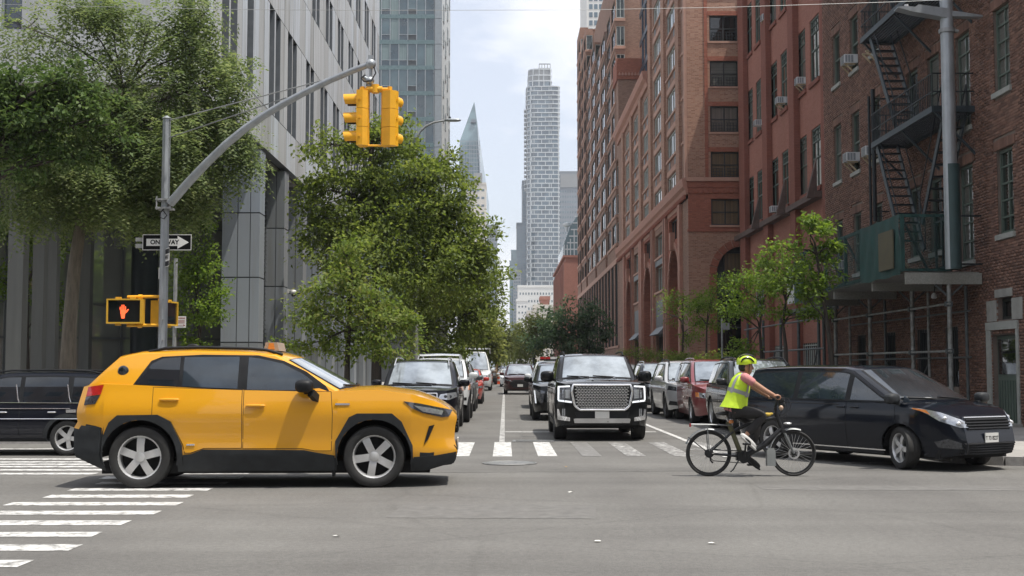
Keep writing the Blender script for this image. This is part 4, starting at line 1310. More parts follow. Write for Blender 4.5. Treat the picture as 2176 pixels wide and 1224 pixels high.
# roof cornice of the lower block, belt between the storeys
def cornice(y0, y1, z, prof, name='cornice', mat='terracotta'):
    MB().prism(prof, y0, y1, lambda a, b, d: (XA - a, d, z + b)).build(name, MATS[mat], AB, world=True)
cornice(YA1, YA2, ZM - .9, [(-.1, 0), (.12, 0), (.2, .35), (.42, .55), (.5, .95), (.5, 1.1), (-.1, 1.1)])
cornice(YA0 + .03, YA2, 11.55, [(-.05, 0), (.1, 0), (.16, .3), (.3, .45), (.34, .82), (.34, .94), (-.05, .94)])
dn = MB()
y = YA0 + .2
while y < YA2:
    dn.box(XA - .24, XA - .1, y, y + .22, 11.3, 11.54); y += .5
dn.build('dentils', MATS['brick_terra'], AB, world=True)
# lower storeys: arch bays and window bays alternating
lowb = [(yx(1447, XA), yx(1423, XA), 'arch'), (yx(1414.5, XA), yx(1395, XA), 'win'), (yx(1388, XA), yx(1370, XA), 'arch'), (yx(1362, XA), yx(1349, XA), 'win'), (yx(1344.5, XA), yx(1332, XA), 'arch')]
ycur = YA0 + .002
for a, b, ty in lowb:
    mid0 = a - .5; mid1 = b + .5
    mb = MB(); wall(mb, ycur, mid0, 0, 11.3, [], faceW(XA), .2); mb.build('street_wall', MATS['brick_brown'], AB, world=True)
    mb = MB()
    if ty == 'arch':
        r = (b - a) / 2
        arch_wall(mb, mid0, mid1, 0, 9.15, (a + b)/2, 9.0 - r * 1.15, r, faceW(XA), 1.3, 1.15)
        wall(mb, mid0, mid1, 9.15, 11.3, [(a + .3, b - .3, 9.5, 10.9)], faceW(XA), .3)
        mb.build('portal', MATS['brick_terra'], AB, world=True)
        window(AB, b - a - .64, 1.38, (XA + .25, (a + b)/2, 9.51), -PI/2, 'quad', 'frame_dark', 'glass_dark')
        window(AB, b - a - .1, 3.2, (XA + 1.2, (a + b)/2, 5.3), -PI/2, 'quad', 'frame_dark', 'glass_dark')
        MB().box(XA + .9, XA + 1.28, a, b, 4.6, 5.25).build('spandrel', MATS['tan_ledge'], AB, world=True)
        window(AB, b - a - .1, 4.4, (XA + 1.2, (a + b)/2, .15), -PI/2, 'quad', 'frame_dark', 'glass_dark')
        n_ = 15
        for i in range(n_):
            a0, a1 = PI * i / n_ + .015, PI * (i + 1) / n_ - .015
            cy, zc = (a + b)/2, 9.0 - r * 1.15
            pts = [(cy - r_ * math.cos(a_), zc + r_ * 1.15 * math.sin(a_)) for r_, a_ in ((r, a0), (r, a1), (r + .3, a1), (r + .3, a0))]
            MB().prism(pts, -0.08, 0.03, lambda s, z_, d: (XA + d, s, z_)).build('voussoir', MATS['terracotta'], AB, world=True)
        MB().prism([(-.25, 0), (.25, 0), (.35, 1.1), (-.35, 1.1)], -.28, .02, lambda s, z_, d: (XA + d, (a + b)/2 + s, 8.85 + z_)).build('keystone', MATS['terracotta'], AB, world=True)
    else:
        wall(mb, mid0, mid1, 0, 11.3, [(a, b, 9.1, 10.7), (a, b, 6.75, 8.5), (a, b, .15, 6.1)], faceW(XA), .3)
        mb.build('street_wall', MATS['brick_brown'], AB, world=True)
        for z0_, h_, st in ((9.1, 1.6, 'quad'), (6.75, 1.75, 'quad'), (.15, 3.6, 'quad')):
            window(AB, b - a - .02, h_ - .02, (XA + .25, (a + b)/2, z0_ + .01), -PI/2, st, 'frame_pale' if z0_ > 1 else 'frame_dark', 'glass_dark')
        MB().prism([(0, 4.3), (-.5, 3.75), (0.25, 3.75), (.25, 6.1), (0, 6.1)], a + .02, b - .02, lambda x_, z_, d: (XA + x_, d, z_)).build('shopfront_hood', MATS['louver_grey'], AB, world=True)
        for z_ in (8.95, 6.6):
            MB().box(XA - .1, XA + .1, a - .2, b + .2, z_, z_ + .145).build('sill', MATS['tan_ledge'], AB, world=True)
        MB().box(XA - .05, XA + .01, a, b, 8.52, 8.9).build('spandrel', MATS['louver_grey'], AB, world=True)
    for y in (a - .75, b + .75):
        MB().box(XA - .2, XA - .003, y - .42, y + .42, 0.13, 11.28).build('street_pier', MATS['terracotta'], AB, world=True)
    ycur = mid1
mb = MB(); wall(mb, ycur, YA2, 0, 11.3, [], faceW(XA), .2); mb.build('street_wall', MATS['brick_brown'], AB, world=True)
# corbelled pier that ends the modern block
MB().box(XA + .05, at(1365, 300, YA2).x, YA2, YA2 + 4, ZM - 2, 28.6).build('end_pier', MATS['brick_brown'], AB, world=True)
MB().box(XA - .1, at(1365, 300, YA2).x + .1, YA2 - .15, YA2 + 4, 28.6, 30.6).build('pier_parapet', MATS['brick_terra'], AB, world=True)
for i in range(7):
    x = XA + .15 + i * .3
    MB().prism([(-.1, 0), (.1, 0), (.1, .16), (0, .34), (-.1, .16)], -.09, .02, lambda a, b, d: (x + a, YA2 - .15 + d, 28.95 + b)).build('corbel', MATS['terracotta'], AB, world=True)

# dark blue glass setback between them
GB = thing('blue_glass_block', 'narrow dark blue glass block above the brick apartment roof', 'building', (14, 103, 0))
pm('blue_metal', (0.035, 0.06, 0.09), 0.35, 0.3)
for k in range(5):
    z = 23.4 + k * 2.7
    MB().box(12.62, 18, 92.2, 113.1, z, z + .5).build('spandrel', MATS['blue_metal'], GB, world=True)
    for j in range(9):
        y = 92.4 + j * 2.3
        MB().box(12.68, 12.8, y + .08, y + 2.2, z + .5, z + 2.7).build('pane', MATS['glass_blue'], GB, world=True)
        MB().box(12.6, 12.85, y - .06, y + .06, z + .5, z + 2.7).build('mullion', MATS['blue_metal'], GB, world=True)
MB().box(12.85, 18, 92.3, 113, 23.0, 36.8).build('core', MATS['backing_dark'], GB, world=True)

# ------------------------------------------------------------------ modern brick block with stepped bays
MOB = thing('bay_window_building', 'tall brown brick apartment block with stepped bay windows down the street', 'building', (XA + 8, 145, 0))
YM0 = YA2 + .05
MB().box(XA + 1.0, XA + 16, YM0 + 4.1, YA3, 0, 45).build('core', MATS['brick_brown'], MOB, world=True)
bcorn = [(1311, 118.0, 39.0), (1288, None, 37.2), (1266, None, 40.0), (1247, None, 46.0), (1235, None, 49.5)]
ycn = [yx(u, XA) for u, _, _ in bcorn] + [YA3 + 2]
for i, (u, _, top) in enumerate(bcorn):
    y0_ = ycn[i]; y1_ = ycn[i + 1] - 2.6
    zlist = []
    z = 13.0
    while z + 2.4 < top:
        zlist.append(z); z += 2.72
    so_ = [(XA + .12, XA + .92, z_ + .45, z_ + 2.35) for z_ in zlist]
    mb = MB(); wall(mb, XA, XA + 1.01, 11.5, top, so_, faceS(y0_), .12); mb.build('bay_wall', MATS['brick_brown'], MOB, world=True)
    ly = y1_ - y0_
    wo = [(y0_ + .15, y0_ + ly * .42, z_ + .45, z_ + 2.35) for z_ in zlist] + [(y0_ + ly * .58, y1_ - .3, z_ + .45, z_ + 2.35) for z_ in zlist]
    mb = MB(); wall(mb, y0_, y1_, 11.5, top, wo, faceW(XA), .12); mb.build('bay_wall', MATS['brick_brown'], MOB, world=True)
    MB().box(XA, XA + 1.2, y1_ - .02, y1_, 11.5, top).build('bay_wall', MATS['brick_brown'], MOB, world=True)
    MB().box(XA + .3, XA + 6, y0_ + .3, y1_ - .1, 30 if top < 46 else 43, top - .02).box(XA, XA + 1.2, y0_, y1_, top, top + .12).build('bay_top', MATS['brick_brown'], MOB, world=True)
    for (a, b, c, d) in so_:
        window(MOB, b - a, d - c, ((a + b)/2, y0_ + .1, c), 0, 'pair' if i == 0 else 'plain', 'frame_pale', 'glass_green')
        MB().box(XA - .08, XA + 1.0, y0_ - .08, y0_ - .002, c - .32, c - .06).build('bay_ledge', MATS['tan_ledge'], MOB, world=True)
    for (a, b, c, d) in wo:
        window(MOB, b - a, d - c, (XA + .1, (a + b)/2, c), -PI/2, 'pair', 'frame_dark', 'glass_green')
    for (a, b, c, d) in so_:
        MB().box(XA - .08, XA - .002, y0_, y1_, c - .32, c - .06).build('bay_ledge', MATS['tan_ledge'], MOB, world=True)
    # recess between bays
    ro = []
    ya_, yb_ = y1_ + .1, ycn[i + 1] - .1
    for z_ in zlist:
        window(MOB, yb_ - ya_ - .6, 1.9, (XA + .96, (ya_ + yb_)/2, z_ + .45), -PI/2, 'pair', 'frame_dark', 'glass_green')
# base: tall ribs over glass, then plain band
MB().box(XA + .06, XA + 1.0, YM0, YA3, 3.4, 11.4).build('base_glass', MATS['void_dark'], MOB, world=True)
MB().box(XA - .05, XA + 1.0, YM0, YA3, 11.4, 11.9).build('base_ledge', MATS['tan_ledge'], MOB, world=True)
MB().box(XA - .02, XA + 1.0, YM0, YA3, 0, 3.4).build('base_wall', MATS['brick_brown'], MOB, world=True)
y = YM0 + .5
rib = MB().box(0, .2, -.5, .5, 0, 8).mesh('rib', MATS['brick_brown'])
while y < YA3:
    link('rib', rib, MOB, loc=V((XA - .02, y, 3.4)) - MOB.location); y += 4.0
MB().box(XA - .1, XA + .05, YM0, YA3, 3.41, 3.6).build('base_ledge', MATS['tan_ledge'], MOB, world=True)
# ------------------------------------------------------------------ buildings at the end of the street
brick_mat('brick_red_far', [(0.33, 0.165, 0.125), (0.38, 0.19, 0.145)], (0.25, 0.1, 0.08), 0.24, 0.08, 0.01, bump=0.0, stain=0.3)
pm('stone_cream', (0.50, 0.47, 0.42), 0.85, var=0.1, scale=.2)
pm('stone_white', (0.60, 0.60, 0.58), 0.8, var=0.06, scale=.1)
pm('tower_white', (0.50, 0.53, 0.54), 0.6, var=0.04, scale=.1)
pm('tower_grey', (0.20, 0.22, 0.24), 0.6, var=0.08, scale=.1)
pm('tower_dark', (0.085, 0.105, 0.125), 0.4, var=0.1, scale=.1)
pm('louver_band', (0.24, 0.245, 0.24), 0.7, var=0.1, scale=.2)
glass_mat('tower_glass', (0.07, 0.11, 0.135), rough=0.08, var=.5, scale=.12, wob=.002)
glass_mat('tower_glass_pale', (0.10, 0.16, 0.18), rough=0.1, var=.3, scale=.1, wob=.002)

def zv(v, Y): return at(VPX, v, Y).z
def xu(u, Y): return at(u, HZ, Y).x

# white grid tower
Y1 = 900.0
xl, xr_, xm = xu(1121, Y1), xu(1189, Y1), xu(1172, Y1)
T1 = thing('grid_tower', 'very tall pale tower wrapped in a white window grid, farthest down the street', 'building', ((xl + xr_)/2, Y1 + 15, 0))
def outline(x0, x1, y0, dep, r, off=0.0, wave=0.0):
    pts = [(x1 + off, y0 + dep), (x1 + off, y0 - off + 1.5), (x1 + off - 1.5, y0 - off)]
    n = 10
    for i in range(1, n):
        x = x1 - (x1 - x0 - r) * i / n
        pts.append((x, y0 - off - wave * (.5 + .5 * math.sin(i / n * 2 * PI))))
    for i in range(8):
        a = PI * 1.5 - (PI / 2) * i / 7
        pts.append((x0 + r + (r + off) * math.cos(a), y0 + r + (r + off) * math.sin(a)))
    pts.append((x0 - off, y0 + dep))
    return pts
def ring(mb, pts, z0, z1):
    return mb.prism(pts, z0, z1, lambda a, b, d: (a, b, d))
zb_, zt_ = zv(640, Y1), zv(183, Y1)
FHT = (zv(192, Y1) - zv(201.3, Y1))
ring(MB(), outline(xl, xr_, Y1, 28, 6), 0, zt_).build('glass_core', MATS['tower_glass'], T1, 30, world=True)
zz_, k = zt_, 0
while zz_ > zb_:
    mb = MB()
    wv_ = 0.9 if k < 14 else 0.0
    ring(mb, outline(xl, xr_, Y1, 27, 6, 0.55 + .35 * (k < 10), wv_), zz_ - .62, zz_)
    W_ = xr_ - xl
    cuts = (0.02, .27, .53, .8, .98) if k % 2 else (.02, .14, .40, .66, .73, .98)
    for c in cuts:
        x = xl + 2 + (W_ - 2) * c
        mb.box(x - .24, x + .24, Y1 - .5, Y1 + .2, zz_ - FHT, zz_ - .75)
    for j in (2, 5):
        a = PI * 1.5 - (PI / 2) * (j + (k % 2)) / 7
        cx_, cy_ = xl + 6 + 6.3 * math.cos(a), Y1 + 6 + 6.3 * math.sin(a)
        mb.box(cx_ - .3, cx_ + .3, cy_ - .3, cy_ + .3, zz_ - FHT, zz_ - .75)
    mb.build('facade_floor', MATS['tower_white'], T1, world=True)
    if 4 < k < 24:
        MB().box(xl - 2.3, xl + 1, Y1 + 5, Y1 + 16, zz_ - .6, zz_).box(xl - 2.3, xl - 2.1, Y1 + 5, Y1 + 16, zz_, zz_ + 1).build('balcony', MATS['tower_white'], T1, world=True)
    zz_ -= FHT; k += 1
lev = [(145, 1125, 1172), (158, 1124, 1172), (170, 1124, 1173), (182, 1123, 1174)]
for i in range(3):
    v0, ua, ub = lev[i]
    za, zb2 = zv(lev[i + 1][0], Y1), zv(v0, Y1)
    ring(MB(), outline(xu(ua, Y1), xu(ub, Y1), Y1 + 1, 22, 6), za, zb2 - .8).build('crown_wall', MATS['louver_band' if i < 2 else 'tower_glass'], T1, 30, world=True)
    mb = MB(); ring(mb, outline(xu(ua, Y1), xu(ub, Y1), Y1 + 1, 22, 6, .6), zb2 - .8, zb2)
    for c in (0.0, .35, .62, 1.0):
        x = xu(ua, Y1) + 3 + (xu(ub, Y1) - xu(ua, Y1) - 3.4) * c
        mb.box(x - .3, x + .3, Y1 + .4, Y1 + 1.2, za, zb2 - .8)
    mb.build('crown_band', MATS['tower_white'], T1, world=True)
xa_, xb_ = xu(1147, Y1), xu(1171, Y1)
za, zb2 = zv(150, Y1), zv(132, Y1)
mb = MB().box(xa_, xb_, Y1 + 4, Y1 + 18, za, zb2 - 3.6)
for i in range(5):
    x = xa_ + (xb_ - xa_) * i / 4
    mb.box(x - .25, x + .25, Y1 + 4, Y1 + 4.5, zb2 - 3.6, zb2); mb.box(x - .25, x + .25, Y1 + 17.5, Y1 + 18, zb2 - 3.6, zb2)
mb.box(xa_, xb_, Y1 + 3.9, Y1 + 4.5, zb2 - .7, zb2).box(xa_, xb_, Y1 + 17.5, Y1 + 18.1, zb2 - .7, zb2)
mb.build('penthouse', MATS['louver_band'], T1, world=True)

def far_block(name, label, u0, u1, v, Y, mat, win=None, dep=30, rows=0, cols=0, wh=.5, ww=.55, vb=760, cat='building', wname='windows', each=False):
    x0, x1, zt = xu(u0, Y), xu(u1, Y), zv(v, Y)
    t = thing(name, label, cat, ((x0 + x1)/2, Y + dep/2, 0))
    MB().box(x0, x1, Y, Y + dep, 0, zt).build('wall', MATS[mat], t, world=True)
    MB().box(x0 - .2, x1 + .2, Y - .2, Y + dep, zt, zt + 1.0).build('parapet', MATS[mat], t, world=True)
    if win:
        z0 = zv(vb, Y)
        fh_, cw_ = (zt - 1 - z0) / rows, (x1 - x0 - .6) / cols
        allm = MB()
        for r in range(rows):
            for c in range(cols):
                m_ = MB() if each else allm
                a, b = x0 + .3 + cw_ * (c + .5), z0 + fh_ * (r + .5)
                m_.box(a - cw_ * ww/2, a + cw_ * ww/2, Y - .06, Y + .2, b - fh_ * wh/2, b + fh_ * wh/2)
                if each: m_.build('window', MATS[win], t, world=True)
        if not each:
            tag(allm.build(wname, MATS[win], t, world=True), kind='stuff')
    return t
t = far_block('grey_office_tower', 'grey office tower with rows of pale windows right of the white grid tower', 1189, 1232, 366, 1050, 'tower_grey', 'tower_glass_pale', 40, 30, 8, .42, .55, 700)
x0, x1 = xu(1192, 1050), xu(1230, 1050)
MB().box(x0, x1, 1049.3, 1050, zv(398, 1050), zv(370, 1050)).build('mechanical_louver', MATS['louver_band'], t, world=True)
far_block('dark_slab_tower', 'tall dark slab tower touching the left edge of the white grid tower', 1110, 1121, 386, 980, 'tower_dark', 'tower_glass', 40, 60, 3, .5, .6, 760)
far_block('dark_stepped_tower', 'dark grey stepped tower left of the dark slab', 1098, 1111, 476, 860, 'tower_dark', 'tower_glass', 30, 50, 3, .5, .6, 760)
far_block('green_glass_slab', 'slim pale green glass tower, leftmost of the cluster beside the white grid tower', 1083, 1099, 557, 760, 'tower_glass_pale', 'tower_glass', 30, 30, 4, .15, .9, 760)
far_block('green_glass_setback_tower', 'narrow setback glass top rising behind the slim green tower', 1086, 1098, 534, 800, 'tower_glass_pale', 'tower_glass', 20, 30, 3, .15, .9, 760)
far_block('blue_grey_block', 'blue grey block low in front of the dark stepped tower', 1091, 1107, 578, 700, 'tower_grey', 'tower_glass', 25, 25, 4, .5, .6, 760)
far_block('white_setback_building', 'broad white stone building with small dark windows under the grid tower', 1101, 1178, 611, 520, 'stone_white', 'tower_glass', 30, 9, 12, .3, .42, 760)
t = far_block('white_wing', 'lower white wing in front of the broad white building', 1098, 1122, 640, 500, 'stone_white', 'tower_glass', 15, 9, 3, .3, .4, 760)
far_block('cream_house', 'cream rendered house with dark shutters beyond the dark street tree', 1135, 1180, 655, 330, 'stone_cream', 'frame_dark', 20, 4, 4, .4, .25, 760)
far_block('brick_penthouse', 'small brick roof house on top of the cream house', 1149, 1168, 637, 336, 'brick_red_far', None, 10)
far_block('low_cream_house', 'low cream house with pipes at its left end, nearest the street trees', 1121, 1138, 668, 325, 'stone_cream', 'frame_dark', 20, 3, 2, .4, .3, 760)

# red low building and green glass house before the bay window block
YL = 195.0
xa_ = xu(1198.5, YL); yl2 = xa_ * F / (1176 - VPX)
RL = thing('red_low_building', 'plain red brick building beyond the bay window block', 'building', (xa_ + 6, 215, 0))
zt = zv(547, YL)
MB().box(xa_ + .3, xa_ + 14, YL, yl2, 0, zt).build('wall', MATS['brick_red_far'], RL, world=True)
n_ = 9
for i in range(n_ + 1):
    y = YL + .6 + (yl2 - YL - 1.2) * i / n_
    MB().box(xa_, xa_ + .299, y - .6, y + .6, 0, zt - .7).build('pilaster', MATS['brick_red_far'], RL, world=True)
    if i < n_:
        y2 = YL + .6 + (yl2 - YL - 1.2) * (i + .5) / n_
        for z in (2.5, 10.6):
            MB().box(xa_ + .2, xa_ + .31, y2 - 1.0, y2 + 1.0, z, z + 6).build('window', MATS['glass_dark'], RL, world=True)
MB().box(xa_ - .1, xa_ + 14, YL - .15, yl2, zt, zt + .35).build('cornice', MATS['brick_red_far'], RL, world=True)
MB().box(xa_ - .05, xa_ + 14, YL - .08, YL - .002, 9.2, 9.6).build('belt_course', MATS['brick_red_far'], RL, world=True)
YG2 = 245.0
G2 = thing('green_glass_house', 'pale green glass building with sloping roof above the red brick one', 'building', (xu(1222, YG2), YG2 + 10, 0))
pts = [(xu(1198, YG2), 0), (xu(1240, YG2), 0), (xu(1240, YG2), zv(440, YG2)), (xu(1212, YG2), zv(482, YG2)), (xu(1198, YG2), zv(522, YG2))]
MB().prism(pts, YG2, YG2 + 25, lambda a, b, d: (a, d, b)).build('glass_wall', MATS['tower_glass_pale'], G2, world=True)
fm_ = MB()
for i in range(8):
    z = zv(545 - i * 14, YG2); fm_.box(xu(1198 + i * 4, YG2), xu(1240, YG2), YG2 - .1, YG2 - .005, z, z + .25)
for u in (1200, 1206, 1213, 1221, 1229): fm_.box(xu(u, YG2) - .1, xu(u, YG2) + .1, YG2 - .12, YG2 - .01, 10, zv(min(520, 545 - (u - 1198) * 2.5), YG2))
fm_.build('glazing_frame', MATS['tower_white'], G2, world=True)
MB().lathe([(0.01, 0), (.25, 0), (.25, .9), (.8, 1.2), (.8, 1.7), (.01, 2.0)], 12, Matrix.Translation((xu(1206, YG2), YG2 + 2, zv(490, YG2)))).build('roof_vent', MATS['tower_white'], G2, world=True)
# residential tower above the bay block
Y3 = 225.0
t = far_block('stone_glass_tower', 'pale residential tower peeking above the bay window block roof', 1250, 1300, -160, Y3, 'stone_white', 'tower_glass', 20, 26, 4, .62, .7, 300)

# pointed glass tower and its neighbours, left of centre
Y5 = 720.0
PT = thing('pointed_tower', 'faceted blue glass tower tapering to a sharp point', 'building', (xu(1006, Y5), Y5 + 15, 0))
q = lambda u, v, d: (xu(u, Y5), Y5 + d, zv(v, Y5))
vs = [q(974, 760, 0), q(1024, 760, 0), q(1024, 470, 0), q(1013, 262, 4), q(1006, 210, 8), q(976, 297, 2), q(974, 330, 0),
      q(1038, 760, 22), q(1038, 425, 22), q(974, 760, 30), q(974, 330, 30)]
mb = MB().add(vs, [(0, 1, 2, 3, 5, 6), (3, 4, 5), (1, 7, 8, 2), (2, 8, 4, 3), (6, 5, 4, 10), (9, 0, 6, 10), (8, 7, 9, 10, 4)])
mb.build('glass_shell', MATS['tower_glass_pale'], PT, world=True)
fm_ = MB()
for v in range(300, 640, 9):
    fm_.bar(q(974.5, v, -.3), q(1020 + (v - 300) * .012, v, -.3), .3)
for i, u in enumerate(range(979, 1022, 6)):
    vt = 297 - (u - 976) * 2.4 if u < 1003 else 235
    fm_.bar(q(u, 700, -.3), q(u + (0 if u < 1003 else -3), max(vt + 8, 300), -.25), .25)
fm_.build('glazing_frame', MATS['tower_grey'], PT, world=True)
MB().add([q(999, 258, 2.5), q(1010, 258, 2.5), q(1009, 251, 3), q(1001, 251, 3)] + [q(999, 258, 12), q(1010, 258, 12), q(1009, 251, 12), q(1001, 251, 12)], [(0, 1, 2, 3), (4, 5, 6, 7), (0, 1, 5, 4), (1, 2, 6, 5), (2, 3, 7, 6), (3, 0, 4, 7)]).build('crown_opening', MATS['tower_dark'], PT, world=True)
t = far_block('beige_office_block', 'beige office block with grey top at the foot of the pointed tower', 988, 1032, 392, 640, 'stone_cream', 'tower_glass', 20, 22, 4, .3, .6, 760)
MB().box(xu(1007, 640), xu(1024, 640), 639, 645, zv(388, 640), zv(368, 640)).build('mechanical_top', MATS['louver_band'], t, world=True)
far_block('slate_tower', 'slate grey slab seen between tree and pointed tower', 1034, 1056, 482, 560, 'tower_grey', 'tower_glass', 20, 30, 4, .4, .6, 760)

# ------------------------------------------------------------------ signal pole at the left corner
pm('galvanised', (0.34, 0.365, 0.385), 0.42, 0.45, var=0.15, scale=6, stretch=(1, 1, .4))
pm('galvanised_worn', (0.30, 0.31, 0.31), 0.5, 0.4, var=0.25, scale=8)
pm('signal_yellow', (0.80, 0.40, 0.018), 0.42, var=0.08, scale=6)
pm('signal_yellow_dark', (0.62, 0.36, 0.03), 0.5, var=0.12, scale=6)
pm('black_rubber', (0.012, 0.012, 0.013), 0.6)
pm('sign_black', (0.006, 0.006, 0.007), 0.45, spec=.12)
pm('sign_white', (0.74, 0.74, 0.72), 0.5, var=0.05)
pm('sign_red', (0.30, 0.05, 0.045), 0.5)
pm('sign_back', (0.28, 0.29, 0.29), 0.5, 0.4)
Yp = 25.3
pb_ = V((at(345, 760, Yp).x, Yp, 0.13))
SP = thing('signal_pole', 'grey octagonal signal pole with long curved mast arm over the crossing', 'signal pole', pb_)
ht = at(356, 252, Yp).z - 0.13
MB().tube([(0, 0, 0), (0, 0, ht)], [0.10, 0.085], 8).tube([(0, 0, 0), (0, 0, .5)], [.2, .17], 8).tube([(0, 0, ht), (0, 0, ht + .06)], [.11, .02], 8).build('pole', MATS['galvanised'], SP)
arm_uv = [(362, 432), (400, 388), (440, 346), (480, 307), (520, 274), (560, 246), (600, 222), (650, 195), (700, 171), (750, 150), (788, 136)]
Ye = 23.0
ap = []
for i, (u, v) in enumerate(arm_uv):
    t_ = (u - 362) / (788 - 362)
    ap.append(at(u, v, Yp - .1 + (Ye - Yp + .1) * t_) - pb_)
MB().tube(ap, [0.092 - .035 * i / 10 for i in range(11)], 12).build('mast_arm', MATS['galvanised'], SP, 60)
cm = MB().box(-.16, .16, -.16, .16, ap[0].z - .12, ap[0].z - .08).box(-.16, .16, -.16, .16, ap[0].z + .06, ap[0].z + .1)
for sx in (-.14, .14):
    cm.tube([(sx, -.14, ap[0].z - .14), (sx, -.14, ap[0].z + .14)], .018, 6)
cm.build('arm_clamp', MATS['galvanised_worn'], SP)
MB().ell(ap[-1], (.1, .1, .1), 16, 10).box(ap[-1].x - .05, ap[-1].x + .04, ap[-1].y - .05, ap[-1].y + .05, ap[-1].z + .07, ap[-1].z + .16).build('arm_end', MATS['galvanised'], SP, 60)
top = V((0, 0, ht - .05))
w1 = at(690, 174, Yp - .1 + (Ye - Yp + .1) * (690 - 362) / 426) - pb_
MB().tube([top, w1 + V((0, 0, .04))], .012, 6).build('guy_rod', MATS['galvanised_worn'], SP)
w2 = at(608, 212, Yp - .1 + (Ye - Yp + .1) * (608 - 362) / 426) - pb_
MB().tube([V((0, 0, ht - .42)), w2 + V((0, 0, .04))], .012, 6).build('guy_rod', MATS['galvanised_worn'], SP)
cw = [V((0.02, -.125, ap[0].z - .1)), V((-.05, -.15, ap[0].z - .2)), V((-.06, -.15, ap[0].z - .3)), V((.02, -.15, ap[0].z - .33)), V((.08, -.15, ap[0].z - .26)), V((.0, -.13, ap[0].z - .16))]
MB().tube(cw, .012, 6).build('cable_loop', MATS['black_rubber'], SP)
for i in range(5):
    MB().tube([(.03, -.118, 1.1 + i * .42), (.03, -.09, 1.1 + i * .42)], .02, 6).build('bolt', MATS['galvanised_worn'], SP)

# twin signal heads
px_s = 1 / (F / Ye)
hc = at(795, 252, Ye)
TS = thing('traffic_signal', 'pair of yellow three lens traffic signal heads hanging from the mast arm', 'traffic light', hc)
zt0 = at(795, 190, Ye).z - hc.z
hx = lambda u: at(u, 252, Ye).x - hc.x
MB().tube([(hx(764), 0, zt0), (hx(832), 0, zt0)], .035, 10).tube([(hx(778), 0, zt0), (hx(812), 0, zt0)], .062, 10).tube([(hx(797), 0, zt0 - .07), (hx(797), 0, zt0 + .09)], .075, 10).tube([(hx(770), 0, zt0 - .1), (hx(770), 0, zt0 + .05)], .045, 8).tube([(hx(828), 0, zt0 - .1), (hx(828), 0, zt0 + .05)], .045, 8).build('top_bracket', MATS['signal_yellow'], TS, 60)
MB().tube([(hx(765), 0, -.52), (hx(832), 0, -.52)], .022, 8).build('bottom_bracket', MATS['signal_yellow'], TS, 60)
za_ = ap[-1] + pb_ - hc
MB().tube([(za_.x, 0, zt0 + .07), (za_.x, za_.y, za_.z)], .03, 10).tube([(za_.x - .02, 0, zt0 + .16), (za_.x - .14, -.02, zt0 + .24)], [.07, .045], 10).ell((za_.x - .02, 0, zt0 + .17), (.09, .09, .08), 12, 8).build('hanger', MATS['galvanised'], TS, 60)
MB().tube([(za_.x + .06, -.02, za_.z - .05), (za_.x + .1, -.06, zt0 + .3), (za_.x + .02, -.1, zt0 + .14), (za_.x - .12, -.1, zt0 + .13), (za_.x - .17, -.08, zt0 + .2), (za_.x - .1, -.05, zt0 + .27)], .014, 6).build('cable_loop', MATS['black_rubber'], TS, 60)
def signal_head(parent, loc, rz, hh=1.06, lit=None):
    h = sub('signal_head', parent, loc); h.rotation_euler = (0, 0, rz)
    w_, d_ = .155, .1
    sec = hh / 3
    for i in range(3):
        z0, z1 = -hh/2 + sec * i + .004, -hh/2 + sec * (i + 1) - .004
        pl = [(-w_, -d_), (w_, -d_), (w_, d_ * .2), (w_ * .55, d_), (-w_ * .55, d_), (-w_, d_ * .2)]
        MB().prism(pl, z0, z1, lambda a, b, d: (a, b, d)).build('housing', MATS['signal_yellow'], h)
        zc = (z0 + z1) / 2
        vm = MB(); rows = []
        for k in range(5):
            y = -d_ - .25 * k / 4
            rows.append([(.125 * math.cos(a), y - .03 * math.sin(a) * (k == 4), zc + .125 * math.sin(a)) for a in [PI * 1.25 - (PI * 1.5) * j / 16 for j in range(17)]])
        vm.grid(rows)
        rows2 = [[(p[0] * .93, p[1], zc + (p[2] - zc) * .93) for p in r] for r in rows]
        vm.mi = 1; vm.grid(rows2)
        vm.mi = 0; vm.grid([rows[-1], rows2[-1]])
        vm.build('visor', [MATS['signal_yellow'], MATS['black_rubber']], h, 60)
        MB().lathe([(0.001, .03), (.06, .022), (.1, .004), (.105, 0)], 16, Matrix.Translation((0, -d_ - .004, zc)) @ Matrix.Rotation(PI/2, 4, 'X')).build('lens', MATS['glass_dark'], h, 60)
        for s in (-1, 1):
            MB().box(s * w_, s * (w_ + .02), -.06, -.02, zc - .02, zc + .02).build('latch', MATS['signal_yellow'], h)
    return h
signal_head(TS, (hx(772), 0, -.0), -PI/2 - .12)
signal_head(TS, (hx(826), 0, -.0), PI - .42)

